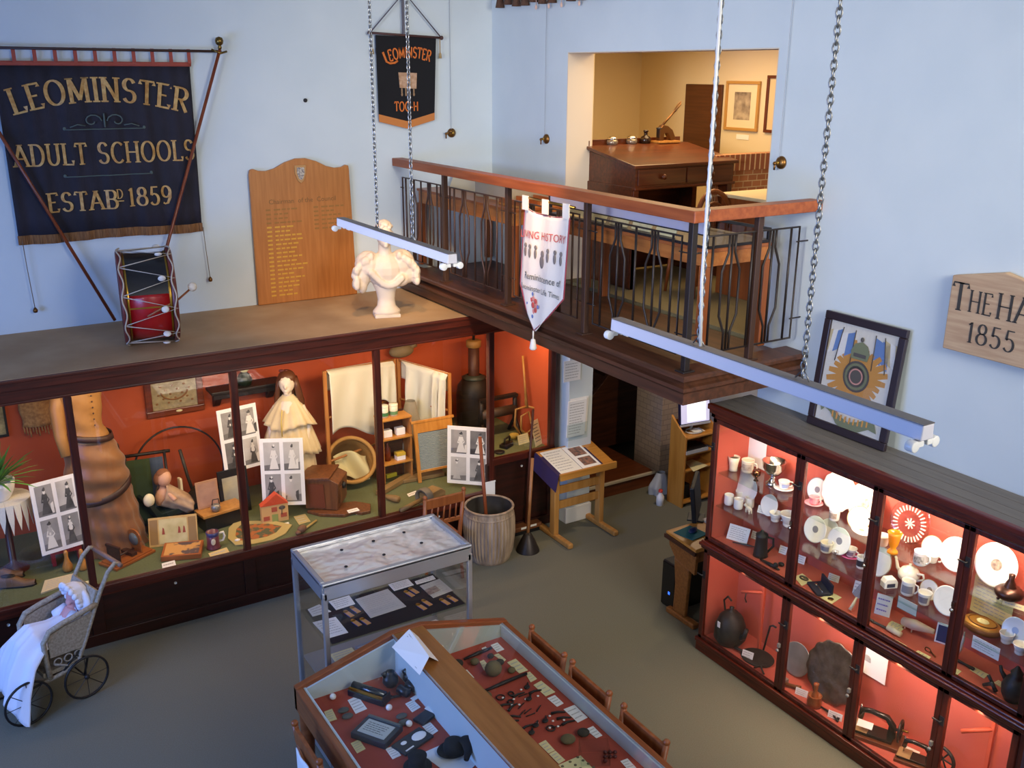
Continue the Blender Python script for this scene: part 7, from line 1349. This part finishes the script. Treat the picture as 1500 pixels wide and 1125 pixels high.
cup('plain white cup in front of the printed saucer in the third bay', C2, 655, 520, S1, .08, .055, CHINA, True, None, 1.35, rz=.4); plate('large bright plate half behind the third door stile', C2, 880, 470, .19, S1, None, None, CHINA, 1, .25, 5.08); cup('white cup behind the second door stile in the third bay', C2, 195, 365, S1, .09, .07, CHINA, False, None, 1.2)
plate('white printed plate cut by the second stile on the middle shelf', C2, 165, 490, .19, S2, None, MOT, CHINA, 1, .25, 5.06)
t = thing('house_ornament', 'small white china box with a dark window on the middle shelf of the third bay', 'ornament', B(C2, 260, 745, S2), -.4); part('body', MB().prism([(-.045, 0), (.045, 0), (.045, .04), (.03, .065), (-.03, .065), (-.045, .04)], -.03, .03), CHINA, t, .004); part('window', MB().box(-.03, -.032, .01, .025, -.03, .035), mat('ink_blue', '#3a3a4e', .5), t)
t = thing('teapot', 'white teapot with long spout on the middle shelf of the third bay', 'teapot', B(C2, 440, 690, S2, 5.06), PI/2); part('body', MB().lathe([(0, 0), (.04, 0), (.068, .03), (.07, .06), (.05, .09), (.02, .10), (0, .10)], 26), CHINA, t); part('lid', MB().lathe([(.03, .098), (.02, .108), (.008, .112), (.01, .125), (0, .128)], 18), CHINA, t); part('spout', MB().tube([(.055, 0, .035), (.09, 0, .06), (.105, 0, .11), (.115, 0, .13)], [.016, .012, .009, .008], 10), CHINA, t); part('handle', MB().tube([(-.06, 0, .08), (-.10, 0, .09), (-.11, 0, .06), (-.065, 0, .03)], .008, 8), CHINA, t)
cup('tall white printed mug in front of the teapot', C2, 430, 815, S2, .085, .10, CHINA, True, CRIM, 1.02, rz=.2, name='mug', cat='mug')
p = B(C2, 430, 900, SF); t = thing('label_holder', 'grey-edged label hanging from the middle shelf under the tall mug', 'label', onx(1329, 889, 4.925)); part('card', MB().box(-.002, -.07, -.035, 0, .07, .045), mat('pale_green_card', '#cdd3c4', .7), t); part('edge', MB().tube([(-.002, -.07, .045), (-.002, -.07, -.035), (-.002, .07, -.035), (-.002, .07, .045)], .002, 4), mat('dark_edge', '#55524c', .6), t)
t = cup('white egg cup with printed band beside its open lid in the third bay', C2, 580, 905, S2, .085, .085, CHINA, False, CRIM, 1.3); plate('round printed lid standing open behind the white egg cup', C2, 640, 745, .12, S2, MOT, GOLDR, CHINA, 1, .2, 5.08, 'lid'); plate('white plate half behind the third stile on the middle shelf', C2, 805, 850, .165, S2, None, None, CHINA, 1, .2, 5.02)
bcard('tall white card with violet heading on the third bay floor', C2, 195, 1010, SF, .10, .14, -68, PAPERW, 3, .25, ink=mat('violet_ink', '#8276c0', .7)); t = solo('knife', 'dark-handled knife lying at the left front of the third bay floor', 'knife', MB().tube([(0, .10, .01), (0, 0, .01)], .009, 6).box(-.012, -.10, .006, .010, .0, .009), mat('dark_blade', '#5d5a57', .35, .6), B(C2, 120, 1075, SF), .1)
fcard('cream card lying right of the violet-headed card', C2, [(255, 1085), (290, 1062), (400, 1110), (360, 1135)], SF); fcard('cream card left of the ivory cone on the third bay floor', C6, [(0, 235), (30, 215), (100, 262), (75, 285)], SF); fcard('cream card at the front edge of the third bay floor', C6, [(25, 345), (50, 328), (120, 368), (95, 388)], SF); fcard('pale card in front of the small brass key, third bay', C6, [(160, 412), (190, 395), (270, 437), (245, 462)], SF)
t = thing('horn_cup', 'pale horn-shaped ivory piece on small feet on the third bay floor', 'horn', B(C6, 185, 290, SF, 4.99), 0); part('horn', MB().tube([(0, .11, .035), (.0, .03, .05), (.02, -.10, .06)], [.028, .036, .016], 14), mat('ivory_piece', '#d6b8a0', .35), t)
for y in (.09, .04): part('foot', MB().tube([(0, y, .035), (-.02, y-.01, 0)], .005, 6), CHINAB, t)
solo('ivory_roll', 'short ivory roll left of the pale horn', 'ornament', MB().lathe([(0, -.05), (.018, -.05), (.02, 0), (.018, .05), (0, .05)], 14, 0, T(0, 0, .02) @ RX(PI/2)), mat('ivory_handle', '#e6d6b2', .4), B(C6, 40, 290, SF)); t = thing('key', 'small brass key hanging beside the third stile', 'key', B(C6, 250, 400, SF)); part('bow', MB().tube([(.0, .02*math.cos(a), .012+.014*math.sin(a)+.0) for a in [2*PI*k/14 for k in range(14)]], .004, 6, 0, True), OLDBRASS, t); part('shank', MB().tube([(0, -.02, .01), (-.02, -.07, .008)], .004, 6), OLDBRASS, t)
bcard('dark blue card with white border by the third stile', C6, 330, 350, SF, .08, .13, -70, PAPERW, 0, .2, ink=None); p = B(C6, 330, 350, SF); solo('photograph', 'dark blue print mounted on the white-bordered card', 'photograph', MB().box(-.03, -.0035, .012, .03, -.002, .118, 0, RX(-math.atan(.2))), mat('deep_blue', '#1d2354', .5), p+Vector((-.0015, 0, 0)), math.radians(-70))
# --- bay 4
plate('large white plate with arms on the top shelf of the fourth bay', C2, 1235, 630, .235, S1, MOT, None, CHINA, 1, .25, 5.12); t = thing('lidded_pot', 'squat dark copper pot with tall lid at the right edge of the top shelf', 'pot', B(C2, 1350, 880, S1)); COP = mat('dark_copper2', '#4a342c', .3, .8); part('body', MB().lathe([(0, .015), (.04, .015), (.075, .04), (.08, .065), (.06, .085), (.03, .095), (0, .095)], 26), COP, t); part('lid', MB().lathe([(.035, .093), (.025, .12), (.015, .14), (.018, .17), (0, .175)], 18), COP, t)
for k in range(3): part('foot', MB().ell((.05*math.cos(k*2.1), .05*math.sin(k*2.1), .008), .011, 0, 8), COP, t)
bcard('pale label in front of the copper pot', C2, 1400, 940, S1, .12, .03, -75, PAPERY, 1); p = onx(1452, 893, 5.2); t = thing('notice', 'pale information sheet behind the embossed gold box', 'notice', (5.2, p.y, 1.256), 0); part('sheet', MB().box(-.004, -.13, 0, 0, .13, .25), PAPERY, t); part('writing', lines(MB(), -.11, .11, .02, .23, 9, lambda u, v: (-.0046, -u, v)), INKL, t)
t = thing('trinket_box', 'oval embossed gilt box on the middle shelf of the fourth bay', 'box', B(C6, 585, 260, S2)); GILT = mat('gilt_leather', '#b07d33', .4, .4); part('body', MB().lathe([(0, 0), (.10, 0), (.105, .012), (.10, .035), (0, .035)], 32, 0, SCL(.8, 1.1, 1)), mat('gilt_edge', '#7d4d24', .4, .3), t); part('lid', MB().lathe([(.10, .034), (.095, .045), (.07, .05), (0, .052)], 32, 0, SCL(.8, 1.1, 1)), GILT, t); part('medallion', MB().lathe([(.035, .052), (.03, .057), (0, .058)], 20, 0, SCL(.8, 1.1, 1)), PAPERY, t); part('lid_ring', MB().tube([(.06*math.cos(a), .082*math.sin(a), .051) for a in [2*PI*k/28 for k in range(28)]], .004, 6, 0, True), mat('gilt_edge', '#7d4d24', .4, .3), t)
t = thing('label_holder', 'white label hanging from the middle shelf under the gilt box', 'label', onx(1444, 949, 4.925)); part('card', MB().box(-.002, -.085, -.04, 0, .085, .04), PAPERW, t); part('writing', lines(MB(), -.07, .07, -.03, .03, 4, lambda u, v: (-.0027, -u, v)), INKL, t)
plate('small blue and white plate at the right edge of the middle shelf', C6, 800, 245, .14, S2, mat('blue_print', '#8fa6d0', .3), None, mat('blue_china', '#ccd8ea', .2), 1, .3, 5.08); cup('white tea bowl, left one in front of the blue plate', C6, 735, 345, S2, .085, .065, CHINA, False, None, 1.5); cup('white tea bowl, right one in front of the blue plate', C6, 820, 415, S2, .085, .065, CHINA, False, None, 1.5)
solo('iron_tool', 'short black iron key lying left of the fourth bay label', 'tool', MB().tube([(0, .07, .01), (0, 0, .012), (0, -.06, .01)], [.012, .007, .012], 6), IRON, B(C6, 480, 490, SF)); fcard('pale card on the fourth bay floor', C6, [(510, 515), (535, 497), (628, 545), (600, 570)], SF); fcard('small pale card at the third stile, fourth bay floor', C6, [(398, 545), (420, 505), (460, 525), (420, 560)], SF)
t = thing('tusk', 'white curved tusk standing beside the third stile in the fourth bay', 'tusk', B(C6, 430, 430, SF)); part('tusk', MB().tube([(0, .01, 0), (0, -.015, .06), (0, -.025, .13), (.01, -.02, .18)], [.014, .012, .009, .003], 8), CHINAB, t)
solo('iron_figure', 'small black iron clamp at the front of the fourth bay floor', 'tool', MB().tube([(0, .05, .01), (0, 0, .05), (0, -.03, .01)], [.01, .016, .012], 6).tube([(0, 0, .05), (0, .03, .09)], .01, 6), IRON, B(C6, 640, 660, SF)); t = thing('iron_jug', 'large black iron ewer at the right end of the fourth bay floor', 'jug', B(C6, 775, 700, SF)); part('body', MB().lathe([(0, 0), (.045, 0), (.065, .04), (.07, .09), (.05, .14), (.03, .16), (.035, .18), (0, .18)], 22), IRON, t); part('spout', MB().tube([(0, .05, .10), (0, .09, .14), (0, .10, .17)], [.016, .011, .009], 8), IRON, t); part('lid', MB().lathe([(.035, .18), (.02, .20), (.008, .22), (0, .225)], 16), IRON, t)
fcard('pale card between iron clamp and ewer', C6, [(660, 595), (690, 580), (730, 605), (705, 625)], SF)
# --- lower tier
t = thing('kettle', 'big black iron kettle with looped handle and white tag in the first lower bay', 'kettle', B(C4_, 300, 700, SL, 5.0), 0); part('body', MB().lathe([(0, 0), (.09, 0), (.125, .05), (.12, .15), (.09, .23), (.05, .27), (0, .28)], 28), IRON, t); part('handle', MB().tube([(0, .07, .25), (0, .09, .33), (0, .05, .38), (0, .01, .36)], .008, 7), IRON, t); part('spout', MB().tube([(0, -.09, .08), (0, -.15, .13), (0, -.17, .2)], [.03, .02, .016], 8), IRON, t); part('tag', MB().box(-.128, -.012, .17, -.124, .018, .22), PAPERW, t, .004); part('lid_knob', MB().lathe([(.03, .275), (.012, .29), (.02, .31), (0, .32)], 12), IRON, t)
REDI = mat('red_iron', '#c4543a', .6)
p = B(C4_, 570, 760, SL, 4.9, 5.18); t = thing('pot_crane', 'red painted iron pot crane standing in the first lower bay', 'bracket', p); part('upright', MB().box(-.012, -.012, 0, .012, .012, .74), REDI, t, .003); part('arm', MB().tube([(0, 0, .50), (-.04, .10, .47), (-.06, .17, .44)], .012, 6), REDI, t); part('hook', MB().tube([(-.05, .13, .46), (-.055, .135, .40), (-.05, .12, .37)], .005, 6), IRON, t)
solo('poker', 'bent black iron bar leaning beside the first lower stile', 'tool', MB().tube([(0, .03, 0), (.02, .0, .24), (.03, -.02, .25), (.03, -.05, .25)], .008, 6), IRON, B(C4_, 635, 800, SL)); t = thing('griddle', 'black scalloped iron griddle lying on the first lower bay floor', 'pan', B(C4_, 560, 850, SL, 4.98), .2); part('pan', MB().lathe([(0, 0), (.12, 0), (.135, .02), (.125, .022), (0, .01)], 24, 0, RY(-.12) @ SCL(.75, 1, 1)), IRON, t); part('handle', MB().tube([(-.02, .11, .02), (-.03, .19, .03)], .012, 6), IRON, t)
bcard('white label in front of the iron griddle', C4_, 455, 905, SL, .09, .065, -70); solo('trivet', 'small black iron trivet right of the griddle label', 'trivet', MB().tube([(-.03, -.05, .0), (-.02, 0, .04), (-.03, .05, .0)], .008, 6).tube([(-.02, 0, .04), (.04, 0, .02)], .008, 6), IRON, B(C4_, 600, 960, SL))
plate('round pewter plate leaning in the second lower bay', C5, 250, 345, .23, SL, None, None, PEWTER, 1, .25, 5.12); t = plate('large oval embossed metal tray leaning in the second lower bay', C5, 545, 440, .40, SL, None, None, mat('embossed_tray', '#85786a', .35, .85, '#5c5248', 9, bump=.9, bsc=16), 1.0, .22, 5.10, 'tray', 14)
t = thing('mortar', 'turned orange-brown wooden mortar with pestle in the second lower bay', 'mortar', B(C5, 395, 645, SL)); WDM = wood('mortar_wood', '#85451c', '#9c5628', 'z', .35, 3); part('mortar', MB().lathe([(0, 0), (.05, 0), (.052, .04), (.046, .08), (.05, .085), (.04, .085), (0, .03)], 22), WDM, t); part('pestle', MB().lathe([(.03, .05), (.022, .10), (.012, .12), (.016, .16), (.02, .18), (0, .185)], 16), WDM, t)
solo('syringe', 'brown metal tube lying in front of the pewter plate', 'tool', MB().lathe([(0, -.09), (.012, -.09), (.014, .05), (.018, .06), (.018, .09), (0, .09)], 12, 0, T(0, 0, .02) @ RX(PI/2)), mat('brown_tube', '#7a4a26', .35, .5), B(C5, 190, 475, SL), .5); bcard('white label beside the brown tube', C5, 290, 545, SL, .09, .05, -70); solo('inkwell', 'small grey block at the first lower stile', 'ornament', MB().box(-.03, -.03, 0, .03, .03, .05), PEWTER, B(C5, 140, 510, SL), bv=.006)
solo('iron_tool', 'dark iron pincers lying in front of the embossed tray', 'tool', MB().tube([(0, .09, .01), (0, -.08, .012)], [.006, .012], 6).tube([(0, .0, .02), (-.03, -.09, .012)], .008, 6), IRON, B(C5, 530, 695, SL)); bcard('white label in front of the dark iron tools', C5, 555, 775, SL, .10, .05, -70)
p = onx(1278, 969, 5.19); t = thing('notice', 'bright white notice with a small engraving on the back of the third lower bay', 'notice', (5.205, p.y, p.z), 0); part('sheet', MB().box(-.004, -.11, -.13, 0, .11, .13), PAPERW, t); part('engraving', MB().ell((-.005, .05, .0), (.001, .03, .02), 0, 10).box(-.006, .02, -.03, -.0045, .08, -.01), INKL, t)
def sewing(label, loc, rz, s_=1.0):
    t = thing('sewing_machine', label, 'sewing machine', loc, rz); JP = mat('japanned_black', '#1c1512', .25); t.scale = (s_, s_, s_)
    part('base', MB().box(-.18, -.10, 0, .18, .10, .03), wood('machine_base', '#5e3016', '#733d1e', 'x', .4, 3), t, .004); part('bed', MB().box(-.16, -.07, .03, .12, .06, .055), JP, t, .004); part('cloth_plate', MB().box(-.165, -.075, .055, -.05, .065, .06), mat('buff_plate', '#a88a5c', .5), t)
    part('arm', MB().tube([(.10, 0, .05), (.10, 0, .14), (.06, 0, .19), (-.05, 0, .20), (-.11, 0, .19), (-.12, 0, .12)], [.03, .026, .024, .02, .024, .02], 10), JP, t); part('needle_bar', MB().tube([(-.12, 0, .23), (-.12, 0, .07)], .007, 6), SILVER, t)
    w_ = part('hand_wheel', MB().tube([(.155, .075*math.cos(a), .12+.075*math.sin(a)) for a in [2*PI*k/28 for k in range(28)]], .009, 8, 0, True), JP, t); m = MB()
    for k in range(5): m.tube([(.155, 0, .12), (.155, .07*math.cos(k*1.257), .12+.07*math.sin(k*1.257))], .006, 6)
    m.tube([(.11, 0, .12), (.165, 0, .12)], .012, 8); part('wheel_spokes', m, JP, w_); part('crank_handle', MB().tube([(.155, .06, .09), (.20, .06, .09)], .009, 8), BRASS, t); return t
sewing('black hand-cranked sewing machine on a wooden base in the third lower bay', B(C5, 890, 900, SL+.0, 5.03, 5.06), -1.15, .95); t = sewing('small black sewing machine with pale cloth at the right of the third lower bay', B(C5, 1220, 1080, SL, 5.02, 5.06), -1.15, .72)
bcard('white label lying on the sewing machine bed', C5, 800, 800, SL+.09, .10, .05, -65, PAPERW, 0, 1.6, ink=None); fcard('pale sheet under the small sewing machine', C5, [(1055, 1005), (1130, 945), (1250, 1000), (1200, 1100)], SL, PAPER, 0)
t = thing('spinning_wheel', 'dark toothed iron wheel at the left of the fourth lower bay', 'wheel', B(C6, 330, 1140, SL, 5.0)); part('rim', MB().tube([(0, .08*math.cos(a), .09+.08*math.sin(a)) for a in [2*PI*k/28 for k in range(28)]], .012, 8, 0, True), IRON, t); m = MB()
for k in range(6): m.tube([(0, 0, .09), (0, .075*math.cos(k*PI/3), .09+.075*math.sin(k*PI/3))], .006, 6)
part('spokes', m, IRON, t); p = B(C6, 600, 1200, SL, 5.1, 5.17); t = thing('bracket', 'red painted bracket pole with an angled arm in the fourth lower bay', 'bracket', p); part('upright', MB().box(-.012, -.012, 0, .012, .012, .77), REDI, t, .003); part('arm', MB().tube([(0, 0, .46), (-.05, .08, .42), (-.08, .15, .38)], .014, 6), REDI, t)
# ================================================================= light
def area(name, loc, rot, sx, sy, en, col):
    l = bpy.data.lights.new(name, 'AREA'); l.shape = 'RECTANGLE'; l.size = sx; l.size_y = sy; l.energy = en; l.color = lin(col)[:3]
    o = bpy.data.objects.new(name, l); COL.objects.link(o); o.location = loc; o.rotation_euler = rot; return o
def toward(o, q):
    o.rotation_euler = (Vector(q)-o.location).to_track_quat('-Z', 'Y').to_euler()
def spot(name, loc, q, en, col, ang, blend=.5, r=.05):
    l = bpy.data.lights.new(name, 'SPOT'); l.energy = en; l.color = lin(col)[:3]; l.spot_size = math.radians(ang); l.spot_blend = blend; l.shadow_soft_size = r
    o = bpy.data.objects.new(name, l); COL.objects.link(o); o.location = loc; toward(o, q); return o
w = bpy.data.worlds.new('world'); SC.world = w; w.use_nodes = True
w.node_tree.nodes['Background'].inputs['Color'].default_value = lin('#c3d2de'); w.node_tree.nodes['Background'].inputs['Strength'].default_value = .31
# daylight windows of the hall: high in the wall behind the camera and in the far left wall
o = area('window_daylight', (-3.1, 5.0, 2.4), (0, 0, 0), 3.0, 2.4, 310, '#7ba6ff'); toward(o, (2.5, 5.5, .6))
o = area('window_daylight', (3.6, -1.2, 5.0), (0, 0, 0), 2.4, 2.0, 60, '#f4ece0'); toward(o, (4.9, 7.0, 2.4)); o.data.spread = math.radians(72)
o = area('window_daylight', (-3.1, 2.6, 4.7), (0, 0, 0), 2.4, 1.6, 62, '#f4f0ea'); toward(o, (5.25, 7.0, 4.1)); o.data.spread = math.radians(64)
# lamps and an added corner fill
spot('added_corner_fill', (3.0, 4.6, 5.9), (4.6, 8.9, 2.8), 70, '#fff0dc', 70, .9, .08)  # added light to lift the walls by the corner; no such lamp hangs here
o = area('cabinet_lamp', (2.6, 7.66, 2.07), (0, 0, 0), 4.6, .05, 34, '#ffdbaa'); toward(o, (2.6, 8.15, .6))
o = area('cabinet_lamp', (4.78, 7.66, 2.07), (0, 0, 0), .5, .05, 3, '#ffb870'); toward(o, (4.78, 8.3, .7))
for i in range(4):
    y = (STY[i]+STY[i+1])/2
    o = area('shelf_lamp', (4.965, y, 1.94), (0, 0, 0), .04, .42, (3.2, 7.5, 5.4, 4.4)[i], '#ffe3c4'); toward(o, (5.1, y, .9))
    o = area('shelf_lamp', (4.92, y, .90), (0, 0, 0), .03, .5, (1.2, 5.5, 6.5, 4.5)[i], '#ffdfc0'); toward(o, (5.16, y, .1))
o = area('upper_room_lamp', (6.4, 7.3, 4.76), (0, 0, 0), 1.2, 1.6, 42, '#ffd79c')
spot('bust_spot', (2.2, 5.2, 4.6), (3.6, 7.9, 2.75), 210, '#ffd9a8', 22, .6)
spot('shelf_spot', (2.7, 6.4, 5.7), (3.3, 8.15, 2.29), 170, '#ffbd70', 40, .9)
spot('railing_spot', (2.9, 5.0, 4.9), (4.15, 6.9, 3.1), 260, '#ffcb88', 34, .8)
spot('stair_lamp', (6.3, 6.6, 2.24), (6.3, 6.9, 0), 40, '#ffe2bd', 150, .8, .05)
vs = SC.view_settings; vs.view_transform = 'Standard'; vs.look = 'None'; vs.exposure = .35; vs.gamma = 1
